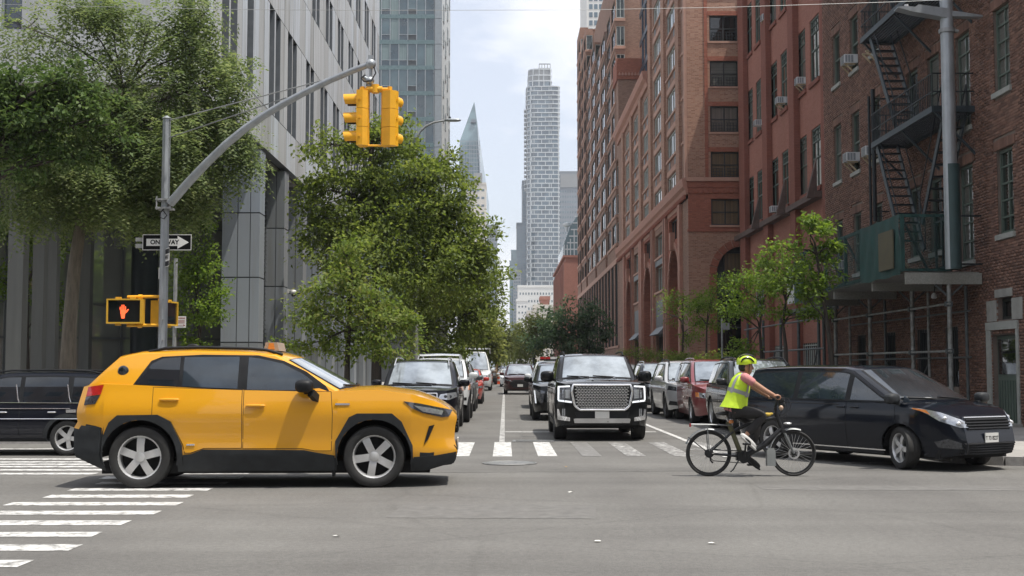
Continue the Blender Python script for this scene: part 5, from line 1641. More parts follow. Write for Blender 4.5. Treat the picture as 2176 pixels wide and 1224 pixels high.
# walk signals on the pole
def emis(name, col, st):
    m, t, b = nt_new(name)
    g = node(t, 'ShaderNodeNewGeometry'); n = node(t, 'ShaderNodeTexNoise', Scale=70.0); L(t, g, 'Position', n, 0)
    r = ramp(t, [(0.35, tuple(x * .8 for x in col)), (0.65, col)]); L(t, n, 0, r, 0)
    L(t, r, 0, b, 'Base Color'); L(t, r, 0, b, 'Emission Color'); b.inputs['Emission Strength'].default_value = st
    MATS[name] = m
    return m
emis('hand_orange', (1.0, 0.12, 0.035), 1.3)
pw_ = V((at(268, 662, Yp - .05).x, Yp - .15, at(268, 662, Yp).z))
WS = thing('walk_signal', 'yellow framed pedestrian signal showing a lit orange hand', 'pedestrian signal', pw_)
def ped_box(parent):
    w_, h_ = .36, .255
    MB().box(-w_, w_, -.02, .2, -h_, h_).build('housing', MATS['signal_yellow_dark'], parent)
    fm_ = MB()
    for (a, b, c, d) in ((-w_, w_, h_ - .03, h_), (-w_, w_, -h_, -h_ + .03), (-w_, -w_ + .03, -h_ + .03, h_ - .03), (w_ - .03, w_, -h_ + .03, h_ - .03)):
        fm_.box(a, b, -.055, -.021, c, d)
    fm_.build('bezel', MATS['signal_yellow_dark'], parent)
    MB().box(-w_ + .03, w_ - .03, -.026, -.0215, -h_ + .03, h_ - .03).build('screen', MATS['glass_dark'], parent)
    for (a, b) in ((-.2, h_), (.1, h_), (-.2, -h_ - .04), (.1, -h_ - .04)):
        MB().box(a, b_ if False else a + .1, .02, .12, b, b + .04).build('lug', MATS['signal_yellow_dark'], parent)
ped_box(WS)
def hand_poly():
    hb = MB(); y = -.032
    def pl(pts): hb.prism(pts, y, y + .006, lambda a, b, d: (a, d, b))
    pl([(-.055, -.05), (.045, -.05), (.055, .03), (-.06, .03)])
    pl([(-.035, -.15), (.03, -.15), (.04, -.05), (-.05, -.05)])
    for x0, x1, zt__ in ((-.072, -.05, .095), (-.037, -.014, .135), (-.001, .022, .135), (.035, .056, .10)):
        pl([(x0, .028), (x1, .028), (x1, zt__ - .01), ((x0 + x1)/2, zt__), (x0, zt__ - .01)])
    pl([(.045, -.045), (.07, -.03), (.115, .03), (.108, .045), (.09, .04), (.052, .0)])
    return hb
o = hand_poly().build('hand_symbol', MATS['hand_orange'], WS); o.location = (-.02, 0, 0)
for zz in (.3, -.29):
    MB().tube([(.02, .1, zz), (pb_.x - pw_.x, .15, zz + .01)], .032, 8).tube([(.25, .1, zz), (.33, .1, zz)], .05, 8).build('mounting_arm', MATS['signal_yellow'], WS, 60)
W2 = thing('walk_signal', 'second yellow pedestrian signal seen edge on behind the signal pole', 'pedestrian signal', V((pb_.x - .02, Yp + .42, pw_.z - .02)), rz=math.radians(78))
ped_box(W2)

def textmesh(s, size, mat, parent, loc, rot=(PI/2, 0, 0), name='lettering', bold=0.0, width=None):
    cu = bpy.data.curves.new(name, 'FONT'); cu.body = s; cu.size = size; cu.align_x = 'CENTER'; cu.align_y = 'CENTER'; cu.extrude = .001; cu.offset = bold
    o = bpy.data.objects.new(name, cu); C.objects.link(o); o.parent = parent; o.location = loc; o.rotation_euler = rot
    cu.materials.append(mat)
    if width:
        bpy.context.view_layer.update()
        if o.dimensions.x > 0: o.scale = (width / o.dimensions.x, 1, 1)
    me = bpy.data.meshes.new_from_object(o.evaluated_get(bpy.context.evaluated_depsgraph_get()))
    me.name = name
    o2 = link(name, me, parent, loc=loc); o2.rotation_euler = rot; o2.scale = o.scale
    bpy.data.objects.remove(o)
    return o2
def oneway(label, loc, rz, right=True, w=.51, h=.165):
    t = thing('one_way_sign', label, 'sign', loc, rz)
    MB().box(-w, w, -.004, .004, -h, h).build('plate', MATS['sign_black'], t)
    bm_ = MB()
    for a, b, c, d in ((-w, w, h - .012, h), (-w, w, -h, -h + .012), (-w, -w + .012, -h + .012, h - .012), (w - .012, w, -h + .012, h - .012)):
        bm_.box(a, b, -.006, -.0042, c, d)
    bm_.build('border', MATS['sign_white'], t)
    s = 1 if right else -1
    pts = [(-.43, -.075), (.22, -.075), (.22, -.135), (.455, 0), (.22, .135), (.22, .075), (-.43, .075)]
    MB().prism([(a * s, b) for a, b in pts], -.0065, -.0043, lambda a, b, d: (a, d, b)).build('arrow', MATS['sign_white'], t)
    textmesh('ONE WAY', .13, MATS['sign_black'], t, (-.05 * s, -.0085, 0), bold=.004, width=.60)
    return t
c_ = at(355, 515, Yp + .2)
t = oneway('black ONE WAY sign with white arrow pointing right behind the pole', (c_.x, Yp + .2, c_.z), 0)
MB().box(-.66, -.5, .006, .02, -.12, -.03).box(-.66, -.5, .006, .02, .02, .1).build('bracket', MATS['galvanised_worn'], t)
c_ = at(336, 548, Yp - .1)
t = oneway('small ONE WAY sign turned edge on with arrow to the left under the other', (c_.x + .12, Yp - .02, c_.z), math.radians(-62), right=False, w=.40, h=.19)
c_ = at(337, 580, Yp)
t = thing('sign_plate', 'narrow blank white sign plate below the turned one way sign', 'sign', (c_.x + .02, Yp + .1, c_.z))
MB().box(-.05, .06, -.004, .004, -.12, .12).build('plate', MATS['sign_white'], t)

Yq = 31.0
c_ = at(372, 650, Yq)
PS = thing('parking_sign_pole', 'thin grey pole with a red lettered parking sign behind the signal pole', 'sign', (c_.x, Yq, .13))
MB().tube([(0, 0, 0), (0, 0, at(372, 560, Yq).z)], .05, 8).build('pole', MATS['galvanised_worn'], PS, 60)
zz = at(384, 684, Yq).z - .13
MB().box(.02, .30, -.07, -.06, zz - .15, zz + .14).build('plate', MATS['sign_white'], PS)
textmesh('NO PARKING', .05, MATS['sign_red'], PS, (.16, -.072, zz + .09), bold=.001, width=.24)
for dz in (.03, -.0, -.03):
    MB().box(.05, .27, -.0722, -.0705, zz + dz - .006, zz + dz + .006).build('text_line', MATS['sign_red'], PS)
MB().bar((.05, -.0712, zz - .09), (.25, -.0712, zz - .09), .012, .003).prism([(.24, zz - .115), (.285, zz - .09), (.24, zz - .065)], -.0725, -.0705, lambda a, b, d: (a, d, b)).build('arrow', MATS['sign_red'], PS)

# street lamp behind the left trees
Yl = 48.0
b_ = V((at(884, 700, Yl).x, Yl, .13))
SL = thing('street_lamp', 'curved grey street lamp reaching over the street behind the left trees', 'street lamp', b_)
lp_ = [at(u, v, Yl) - b_ for u, v in ((884, 330), (886, 296), (892, 280), (905, 268), (922, 260), (946, 256))]
MB().tube([(0, 0, 0), lp_[0]], [.11, .075], 10).build('pole', MATS['galvanised_worn'], SL, 60)
MB().tube(lp_, [.06, .055, .05, .045, .04, .04], 10).build('arm', MATS['galvanised_worn'], SL, 60)
a_, b2 = at(944, 257, Yl) - b_, at(980, 254, Yl) - b_
MB().ell((a_ + b2) / 2, ((b2.x - a_.x) / 2, .14, .06), 18, 8, 2.6).build('lamp_head', MATS['galvanised'], SL, 60)
MB().tube([(a_ + b2) / 2 - V((.12, 0, 0)), (a_ + b2) / 2 + V((-.12, 0, .14))], .05, 10).build('photocell', MATS['pipe_dark'], SL, 60)

# lamp pole rising from the shed, with a twin arm
Yz = 29.9
b_ = V((at(2024, 560, Yz).x, Yz, ZBm + .3))
LP = thing('lamp_pole', 'thick pale grey lamp pole with flat twin LED heads before the fire escape', 'street lamp', b_)
MB().tube([(0, 0, 0), (0, 0, 10)], [.17, .15], 12).build('pole', MATS['galvanised'], LP, 60)
MB().tube([(.035, -.02, 0), (.035, -.02, 2.6)], .18, 10).build('pole_sleeve', pm('pole_green', (0.03, 0.06, 0.062), 0.5), LP, 60)
zz = at(2008, 30, Yz).z - b_.z
MB().prism([(-1.26, .12), (-.9, .02), (-.1, -.12), (0, -.12), (0, .1), (-.75, .2), (-.82, .14), (-1.1, .16), (-1.26, .14)], -.16, .16, lambda a, b, d: (a, d, zz + b)).build('lamp_head', MATS['galvanised'], LP)
MB().prism([(0, -.08), (.86, -.1), (.86, -.06), (.3, .03), (0, .06)], -.12, .12, lambda a, b, d: (a, d, zz + b)).build('lamp_head', MATS['galvanised'], LP)
MB().tube([(-1.0, 0, zz + .15), (-1.0, 0, zz + .24)], .05, 10).build('photocell', MATS['ac_white'], LP, 60)
zz2 = at(2008, 66, Yz).z - b_.z
MB().tube([(0, 0, zz2 - .05), (0, 0, zz2 + .05)], .2, 12).tube([(.16, -.05, zz2), (.26, -.05, zz2 - .03)], .05, 8).build('pole_band', MATS['galvanised_worn'], LP, 60)

# overhead cable
w_ = thing('overhead_cable', 'thin pale cable strung across the street near the top', 'cable', at(1100, 22, 23))
o_ = at(1100, 22, 23)
MB().tube([at(u, v, 23) - o_ for u, v in ((-300, 2), (200, 14), (480, 20), (800, 22), (1250, 21), (1560, 15), (1900, 4), (2500, -20))], .0045, 5).build('wire', MATS['sign_back'], w_)

# parking sign at the right kerb and orange barrel down the street
Yk = 45.0
c_ = at(1534, 700, Yk)
t = thing('parking_sign', 'thin grey parking sign post before the arched end wall', 'sign', (c_.x, Yk, .13))
MB().tube([(0, 0, 0), (0, 0, at(1534, 684, Yk).z)], .035, 8).build('pole', MATS['galvanised_worn'], t, 60)
zz = at(1541, 693, Yk).z - .13
MB().box(0.03, .28, -.012, -.004, zz - .13, zz + .12).build('plate', MATS['sign_back'], t)
p = gnd(1062, 816)
t = thing('traffic_barrel', 'orange and white traffic barrel far down the left kerb', 'barrel', p)
ob = pm('barrel_orange', (0.70, 0.10, 0.015), 0.5)
mb = MB(); mb.mi = 0
for i in range(5):
    mb.mi = i % 2
    mb.lathe([(.3 - .012 * i, .08 + i * .2), (.295 - .012 * i, .28 + i * .2)], 16)
mb.mi = 0; mb.lathe([(.4, 0), (.38, .08), (.29, .08)], 16)
mb.build('drum', [ob, MATS['sign_white']], t, 40)

# ------------------------------------------------------------------ near side of the cross street (behind the camera, seen in glass and paint)
def near_block(label, x0, x1, y, h, mat, nc, nr):
    t = thing('street_building', label, 'building', ((x0 + x1)/2, y - 8, 0))
    ops_ = []
    for c in range(nc):
        for r in range(nr):
            a = x0 + (x1 - x0) * (c + .25) / nc
            ops_.append((a, a + (x1 - x0) * .5 / nc, 4.6 + r * 3.6, 6.8 + r * 3.6))
    mb = MB(); wall(mb, x0, x1, 0, h, ops_, lambda s, z, d: (s, y - d, z), .25); mb.build('wall', MATS[mat], t, world=True)
    MB().box(x0, x1, y - 14, y - .26, 0, h).build('core', MATS['backing_dark'], t, world=True)
    gm = MB()
    for a, b, c, d in ops_: gm.box(a, b, y - .25, y - .2, c, d)
    gm.build('window_glass', MATS['glass_dark'], t, world=True)
near_block('long brick block on the near side of the cross street, left', -75, -11, -13, 24, 'brick_brown', 22, 5)
near_block('tall brick block on the near side of the cross street, right', 13, 75, -13, 30, 'brick_tan', 20, 7)
near_block('stone block closing the street far behind', -14, 16, -70, 34, 'stone_cream', 10, 8)
# ------------------------------------------------------------------ vehicles
pm('tyre', (0.022, 0.022, 0.022), 0.75, var=0.3, scale=20)
pm('rim_silver', (0.60, 0.605, 0.61), 0.34, 0.6, var=0.1, scale=6)
pm('rim_dark', (0.05, 0.052, 0.055), 0.35, 0.6, var=0.2)
pm('chrome', (0.78, 0.79, 0.81), 0.16, 0.85, var=0.05)
pm('trim_black', (0.012, 0.013, 0.015), 0.5, spec=.25, var=0.25, scale=6)
pm('cladding', (0.026, 0.029, 0.032), 0.55, spec=.3, var=0.25, scale=7)
pm('under_dark', (0.008, 0.008, 0.009), 0.9)
pm('lamp_clear', (0.42, 0.44, 0.47), 0.12, 0.55, var=0.25, scale=30, coat=1.0)
pm('lamp_dark', (0.06, 0.065, 0.075), 0.1, 0.4, var=0.4, scale=25, coat=1.0)
pm('lamp_red', (0.42, 0.012, 0.012), 0.15, var=0.3, scale=30, coat=1.0)
pm('lamp_amber', (0.72, 0.25, 0.06), 0.2, var=0.2, scale=30, coat=1.0)
pm('plate_white', (0.62, 0.62, 0.60), 0.45, var=0.06)
emis('drl_white', (0.9, 0.93, 0.97), 0.6)
emis('taxi_amber', (0.55, 0.2, 0.03), 0.12)
pm('roof_sign_grey', (0.33, 0.28, 0.24), 0.5)
def car_glass(name, col, metal, rough=0.03):
    m, t, b = nt_new(name)
    g = node(t, 'ShaderNodeNewGeometry')
    n = node(t, 'ShaderNodeTexNoise', Scale=1.6, Detail=5.0, Roughness=0.6); L(t, g, 'Position', n, 0)
    r = ramp(t, [(0.35, tuple(x * .6 for x in col)), (0.65, tuple(x * 1.3 for x in col))]); L(t, n, 0, r, 0)
    L(t, r, 0, b, 'Base Color'); b.inputs['Metallic'].default_value = metal; b.inputs['Roughness'].default_value = rough
    b.inputs['Specular IOR Level'].default_value = .4
    b.inputs['Coat Weight'].default_value = 1.0
    MATS[name] = m
car_glass('glass_side', (0.025, 0.036, 0.048), 0.15)
car_glass('glass_tint', (0.015, 0.02, 0.026), 0.2)
car_glass('windscreen', (0.32, 0.36, 0.39), 0.55)
car_glass('windscreen_dark', (0.05, 0.06, 0.07), 0.4)

WHEELS = {}
def wheel_meshes(R, tw, style, rim):
    key = (round(R, 3), round(tw, 3), style, rim)
    if key in WHEELS:
        return WHEELS[key]
    MX = Matrix.Rotation(-PI/2, 4, 'X')      # lathe axis Z -> +Y (outwards)
    rr = R * (.70 if style != 'small' else .62)
    h = tw / 2
    prof = [(rr * .97, -h * .8), (rr * 1.02, -h * .92), (R * .88, -h), (R * .96, -h * .9), (R, -h * .62), (R, -h * .2), (R * .992, -h * .18), (R * .992, -h * .12), (R, -h * .1), (R, h * .1), (R * .992, h * .12), (R * .992, h * .18), (R, h * .2), (R, h * .62), (R * .96, h * .9), (R * .88, h), (rr * 1.02, h * .92), (rr * .97, h * .8)]
    tm = MB().lathe(prof, 40, MX, close=True)
    tyre = tm.mesh('tyre', MATS['tyre'], 40)
    rm = MB()
    rm.mi = 0
    rm.lathe([(rr, h * .86), (rr * .95, h * .8), (rr * .9, h * .55), (rr * .9, -h * .7), (rr, -h * .8)], 36, MX, close=True)
    ns = {'five': 5, 'ten': 10, 'double': 5, 'small': 5, 'six': 6}[style]
    yf = h * .66
    for i in range(ns):
        a = 2 * PI * i / ns + PI / 2
        for da in ((-.17, .17) if style == 'double' else (0,)):
            wo_, wi_ = {'five': (.30, .34), 'ten': (.085, .10), 'double': (.12, .09), 'small': (.18, .2), 'six': (.16, .14)}[style]
            e = Matrix.Rotation(a + da * .55, 4, 'Z')
            pts = []
            for r_, w_, dz in ((rr * .16, wi_ * rr * .5, -.01), (rr * .55, (wi_ + wo_) * rr * .27, .012), (rr * .93, wo_ * rr * .62, -.005)):
                pts.append((r_, w_, dz))
            vs = []
            for r_, w_, dz in pts:
                for s, zz in ((-1, yf + dz), (1, yf + dz), (.8, yf + dz - .04), (-.8, yf + dz - .04)):
                    q = e @ V((r_, s * w_, 0))
                    vs.append(MX @ V((q.x, q.y, zz)))
            rm.add(vs, [(0, 4, 5, 1), (1, 5, 6, 2), (3, 7, 4, 0), (4, 8, 9, 5), (5, 9, 10, 6), (7, 11, 8, 4), (2, 6, 7, 3), (6, 10, 11, 7)])
    rm.lathe([(rr * .24, yf - .03), (rr * .22, yf + .008), (rr * .1, yf + .016), (.001, yf + .016)], 20, MX)
    rm.mi = 1
    rm.lathe([(rr * .9, yf - .09), (.001, yf - .085)], 24, MX)
    rm.lathe([(rr * .55, yf - .07), (rr * .55, yf - .06), (.02, yf - .06)], 24, MX)
    rim_m = rm.mesh('rim', [MATS[rim], MATS['under_dark']], 35)
    WHEELS[key] = (tyre, rim_m)
    return WHEELS[key]

class Car:
    def __init__(s, name, label, cat, loc, heading, sp, paint, group=None, scale=1.0):
        s.sp, s.paint = sp, paint
        s.root = thing(name, label, cat, loc, heading, group, scale)
        s.xf, s.xr, s.W = sp['xf'], sp['xr'], sp['W']
        s.topx, s.topz = zip(*sorted(sp['top']))
        s.sz, s.sf = zip(*sp['side'])
        s.nz, s.nd = zip(*sp.get('nose', [(0, 0), (2, 0)]))
        s.tz, s.td = zip(*sp.get('tail', [(0, 0), (2, 0)]))
        s.pf, s.pr = sp.get('pf', (.6, .8, 2.3)), sp.get('pr', (.5, .86, 2.3))
        s.R = sp['R']
    # surfaces
    def ztop(s, x): return float(np.interp(x, s.topx, s.topz))
    def fac(s, z): return float(np.interp(z, s.sz, s.sf))
    def plan(s, x):
        a, c, n = s.pf; t = min(max((x - (s.xf - a)) / a, 0), 1)
        r = 1 - (1 - c) * t ** n
        a, c, n = s.pr; t = min(max(((s.xr + a) - x) / a, 0), 1)
        return r * (1 - (1 - c) * t ** n)
    def half(s, x, z): return s.W / 2 * s.fac(z) * s.plan(x)
    def xs(s, x, z):
        t = min(max((x - (s.xf - .8)) / .8, 0), 1); t2 = min(max(((s.xr + .7) - x) / .7, 0), 1)
        return x + float(np.interp(z, s.nz, s.nd)) * t * t + float(np.interp(z, s.tz, s.td)) * t2 * t2
    def zbot(s, x):
        sp = s.sp
        z = sp['zb'] + max(0, (x - (s.xf - .35))) * sp.get('up_f', .15) + max(0, (s.xr + .4) - x) * sp.get('up_r', .3)
        for xa in sp['ax']:
            Ra = s.R * sp.get('arch', 1.15)
            if abs(x - xa) < Ra:
                z = max(z, s.R + math.sqrt(Ra * Ra - (x - xa) ** 2) * 1.0)
        return min(z, s.ztop(x) - .05)
    def side_pt(s, x, z, sg, off=0.0): return V((s.xs(x, z), sg * (s.half(x, z) + off), z))
    def front_pt(s, y, z, off=0.0):
        a, c, n = s.pf; Wz = s.W / 2 * s.fac(z)
        w = abs(y) / Wz
        x = s.xf if w <= c else s.xf - a + a * max(0, min(1, (1 - w) / (1 - c))) ** (1 / n)
        k = 0 if w <= c else min(1, (w - c) / (1 - c))
        return V((s.xs(x, z) + off * (1 - .5 * k), y + math.copysign(off * k, y), z))
    def rear_pt(s, y, z, off=0.0):
        a, c, n = s.pr; Wz = s.W / 2 * s.fac(z)
        w = abs(y) / Wz
        x = s.xr if w <= c else s.xr + a - a * max(0, min(1, (1 - w) / (1 - c))) ** (1 / n)
        return V((s.xs(x, z) - off, y, z))
    def G(s, x, z):
        zb = s.ztop(x); d = max(0, z - zb); gx = s.sp['gh']
        xm = (gx[0][0] + gx[-1][0]) / 2; l = (gx[0][0] - gx[-1][0]) / 2
        return s.half(x, zb) * (1 - .05 * ((x - xm) / l) ** 2) - s.sp.get('tumble', .28) * d - .12 * d * d
    # patches
    def patch(s, poly, fn, name, mat, parent=None, thick=0.012, du=.12, dv=.06, smooth=35):
        bm = bmesh.new()
        vs = [bm.verts.new((a, b, 0)) for a, b in poly]
        bm.faces.new(vs)
        us, ws = [p[0] for p in poly], [p[1] for p in poly]
        for lo, hi, st, nrm in ((min(us), max(us), du, (1, 0, 0)), (min(ws), max(ws), dv, (0, 1, 0))):
            n = int((hi - lo) / st)
            for i in range(1, n + 1):
                c = lo + (hi - lo) * i / (n + 1)
                co = (c, 0, 0) if nrm[0] else (0, c, 0)
                bmesh.ops.bisect_plane(bm, geom=bm.verts[:] + bm.edges[:] + bm.faces[:], plane_co=co, plane_no=nrm)
        bm.verts.index_update()
        v2 = [(v.co.x, v.co.y) for v in bm.verts]
        fs = [[v.index for v in f.verts] for f in bm.faces]
        be = [[v.index for v in e.verts] for e in bm.edges if e.is_boundary]
        bm.free()
        mb = MB()
        top = [fn(a, b, 0.0) for a, b in v2]
        k = len(top)
        bot = [fn(a, b, -thick) for a, b in v2]
        mb.add(top + bot, fs + [(a, b, k + b, k + a) for a, b in be])
        return mb.build(name, MATS[mat] if isinstance(mat, str) else mat, parent or s.root, smooth)
    def sidep(s, poly, sg, name, mat, off=.006, parent=None, **k):
        return s.patch(poly, lambda x, z, d: s.side_pt(x, z, sg, off + d), name, mat, parent, **k)
    def frontp(s, poly, name, mat, off=.008, parent=None, **k):
        return s.patch(poly, lambda y, z, d: s.front_pt(y, z, off + d), name, mat, parent, **k)
    def rearp(s, poly, name, mat, off=.008, parent=None, **k):
        return s.patch(poly, lambda y, z, d: s.rear_pt(y, z, off + d), name, mat, parent, **k)
    def glassp(s, poly, sg, name, mat, off=.006, **k):
        return s.patch(poly, lambda x, z, d: V((x, sg * (s.G(x, z) + off + d), z)), name, mat, dv=.1, du=.25, **k)
    # body shell
    def body(s, two_tone=None):
        sp = s.sp
        xs = set(np.linspace(s.xr, s.xf, 34).tolist())
        Ra = s.R * sp.get('arch', 1.15)
        for xa in sp['ax']:
            for i in range(13):
                xs.add(xa + Ra * .9995 * math.cos(PI * i / 12))
            xs.add(xa - Ra * 1.004); xs.add(xa + Ra * 1.004)
        for i in range(9):
            xs.add(s.xf - s.pf[0] * (1 - i / 8) ** 1.6); xs.add(s.xr + s.pr[0] * (1 - i / 8) ** 1.6)
        xs = sorted(x for x in xs if s.xr - 1e-6 <= x <= s.xf + 1e-6)
        NR, fr = 12, (1, .93, .8, .55, .28, 0)
        cr = sp.get('crown', .05)
        rings = []
        for x in xs:
            zb, zt = s.zbot(x), s.ztop(x)
            col = []
            for k in range(NR + 1):
                z = zb + (zt - zb) * (k / NR)
                col.append((s.xs(x, z), s.half(x, z), z))
            w = col[-1][1]
            c = cr * min(1, (s.xf - x) / .5 + .25)
            top = [(s.xs(x, zt) + 0.0, w * f, zt + c * (1 - f ** 2.2)) for f in fr[1:]]
            half_ = col + top
            rings.append([(p[0], -p[1], p[2]) for p in half_] + [p for p in half_[::-1][1:]])
        mb = MB(); mb.grid(rings)
        for ring_, x in ((rings[-1], s.xf), (rings[0], s.xr)):
            rows = []
            for k in range(NR + 1):
                a, b = V(ring_[k]), V(ring_[-1 - k])
                rows.append([tuple(a.lerp(b, j / 8)) for j in range(9)])
            mb.grid(rows)
            mb.add(ring_[NR:len(ring_) - NR], [tuple(range(len(ring_) - 2 * NR))])
        b = mb.build('body', s.paint, s.root, 38)
        # inner wells and floor, dark
        um = MB()
        zb = sp['zb']
        um.box(s.xr + .35, s.xf - .35, -s.W * .40, s.W * .40, zb - .03, zb + .12)
        for xa in sp['ax']:
            for sg in (-1, 1):
                w1, w0 = s.W / 2 * .93, s.W / 2 - .42
                rows = []
                for yy in (w1, w0):
                    rows.append([(xa + Ra * 1.01 * math.cos(a), sg * yy, s.R + Ra * 1.01 * math.sin(a)) for a in [PI * j / 12 for j in range(13)]])
                um.grid(rows)
                um.add(rows[1] + [(xa + Ra, sg * w0, zb), (xa - Ra, sg * w0, zb)], [tuple(range(15))])
        um.build('underbody', MATS['under_dark'], s.root)
        return b
    def gh_pts(s):
        g = s.sp['gh']; out = []
        for i in range(len(g) - 1):
            a, b = g[i], g[i + 1]
            for k in range(3):
                t = k / 3
                out.append(tuple(a[j] + (b[j] - a[j]) * t for j in range(3)))
        out.append(g[-1])
        return out
    def strip_pt(s, p, f, off=0.0):
        x, z, bow = p
        dr = s.sp.get('drop', .055)
        e = abs(f)
        z2 = z - dr * (.35 * e ** 2 + .65 * e ** 9)
        w = s.G(x, z - dr)
        return V((x - bow * e ** 2.2, f * w, z2))
    def cabin(s, paint=None, roof_mat=None):
        P = s.gh_pts()
        fr = [-1, -.985, -.95, -.88, -.7, -.35, 0, .35, .7, .88, .95, .985, 1]
        rows = [[s.strip_pt(p, f) for f in fr] for p in P]
        mb = MB(); mb.grid(rows)
        s.edge = []
        for sg in (-1, 1):
            srow = []
            for r in rows:
                e = r[0] if sg < 0 else r[-1]
                zb = s.ztop(e.x)
                srow.append([(e.x, sg * s.G(e.x, z), z) for z in [e.z + (min(zb - .01, e.z) - e.z) * j / 5 for j in range(6)]])
                if sg > 0: s.edge.append((e.x, e.z))
            mb.grid(srow)
        mb.build('cabin', paint or s.paint, s.root, 42)
        ed = sorted(s.edge)
        s.ex, s.ez = zip(*ed)
    def zedge(s, x): return float(np.interp(x, s.ex, s.ez))
    def screen(s, i0, i1, name, mat, fw=.86, off=.006, m0=.06, m1=.05):
        """front or rear glass between greenhouse points i0 and i1"""
        g = s.sp['gh']; a, b = g[i0], g[i1]
        def P(t): return tuple(a[j] + (b[j] - a[j]) * t for j in range(3))
        dx, dz = b[0] - a[0], b[1] - a[1]; l = math.hypot(dx, dz)
        n = V((dz / l, 0, -dx / l))
        if n.z < 0: n = -n
        def mk(f0, t0, t1, o):
            return [[s.strip_pt(P(t0 + (t1 - t0) * k / 8), f0 * (-1 + 2 * j / 12)) + n * o for j in range(13)] for k in range(9)]
        MB().grid(mk(fw + .035, m0 - .03, 1 - m1 + .02, off * .5)).build('screen_surround', MATS['trim_black'], s.root, 60)
        return MB().grid(mk(fw, m0, 1 - m1, off)).build(name, MATS[mat], s.root, 60)
    def side_windows(s, spans, mat, low=.03, high=.075, sides=(-1, 1), trim=True):
        for sg in sides:
            if trim:
                xa, xb = max(q[1] for q in spans) + .05, min(q[0] for q in spans) - .05
                X_ = np.linspace(xb, xa, 16)
                tp = [(x, max(s.zedge(x) - high + .03, s.ztop(x) + .015)) for x in X_]
                bt = [(x, s.ztop(x) + low - .025) for x in X_]
                s.glassp(bt + tp[::-1], sg, 'window_trim', 'trim_black', .003)
            for (x0, x1) in spans:
                X_ = np.linspace(x0, x1, 9)
                pl = [(x, s.ztop(x) + low) for x in X_]
                tp = [(x, s.zedge(x) - high) for x in X_]
                tp = [(x, z) for x, z in tp if z > s.ztop(x) + low + .015]
                if len(tp) > 2:
                    xm_ = max(p[0] for p in tp); xn_ = min(p[0] for p in tp)
                    pl = [p for p in pl if xn_ - .16 <= p[0] <= xm_ + .16]
                    s.glassp(pl + tp[::-1], sg, 'side_window', mat, .007)
    def wheels(s, style='five', rim='rim_silver', tw=.235, steer=0.0):
        ty, rm = wheel_meshes(s.R, tw, style, rim)
        for i, xa in enumerate(s.sp['ax']):
            for sg in (1, -1):
                w = sub('wheel', s.root, (xa, sg * (s.W / 2 - tw / 2 - .012), s.R))
                w.rotation_euler = (0, random.uniform(0, 6), (0 if sg > 0 else PI) + (steer if i == 0 else 0))
                w.rotation_mode = 'ZYX' if False else 'XYZ'
                link('tyre', ty, w); link('rim', rm, w)
    def mirror(s, x, z, mat=None, r=(.09, .13, .085), out=.13, sides=(-1, 1)):
        for sg in sides:
            y = sg * (s.half(x, s.ztop(x)) + out)
            MB().ell((x, y, z), r, 14, 9, 3.0).bar((x + .02, sg * (s.half(x, s.ztop(x)) - .06), z - .1), (x + .02, y - sg * .03, z - .05), .07, .05).build('mirror', mat or s.paint, s.root, 50)
    def handle(s, x, z, mat=None, w=.1, sides=(-1, 1)):
        for sg in sides:
            p = s.side_pt(x, z, sg, .022)
            MB().ell(p, (w, .018, .018), 10, 6, 3).build('door_handle', mat or s.paint, s.root, 60)
    def door(s, poly, sides=(-1, 1), mat=None):
        cx = sum(p[0] for p in poly) / len(poly); cz = sum(p[1] for p in poly) / len(poly)
        grow = lambda k: [(p[0] + math.copysign(k, p[0] - cx), p[1] + math.copysign(k, p[1] - cz)) for p in poly]
        for sg in sides:
            d = s.sidep(poly, sg, 'door', mat or s.paint, .004, thick=.004, du=.2, dv=.07)
            s.sidep(grow(.007), sg, 'door_gap', 'under_dark', .0015, parent=d, thick=.001, du=.2, dv=.07)
    def auto_doors(s, cuts, sides=(-1, 1)):
        """door skins between x cuts, lower edge above the sill and clear of the wheel arches"""
        for x0, x1 in cuts:
            zl = s.sp['zb'] + .1
            pl = []
            for x in np.linspace(x0 + .012, x1 - .012, 13):
                pl.append((x, max(zl, s.zbot(x) + .035 if s.zbot(x) > s.sp['zb'] + .02 else zl)))
            tp = [(x, s.ztop(x) - .015) for x in np.linspace(x0 + .012, x1 - .012, 4)]
            s.door(pl + tp[::-1], sides)
    def rails(s, x0, x1, mat='trim_black', h=.045, f=.86):
        for sg in (-1, 1):
            pts = []
            for x in np.linspace(x0, x1, 9):
                i = np.interp(x, [p[0] for p in s.sp['gh']][::-1], range(len(s.sp['gh']))[::-1])
                g = s.sp['gh']; k = int(min(len(g) - 2, math.floor(i))); t = i - k
                p = tuple(g[k][j] + (g[k + 1][j] - g[k][j]) * t for j in range(3))
                q = s.strip_pt((p[0], p[1], 0), sg * f)
                pts.append(q + V((0, 0, h if 0.02 < (x - x0) / (x1 - x0) < .98 else .0)))
            MB().tube(pts, .02, 8).build('roof_rail', MATS[mat], s.root, 60)
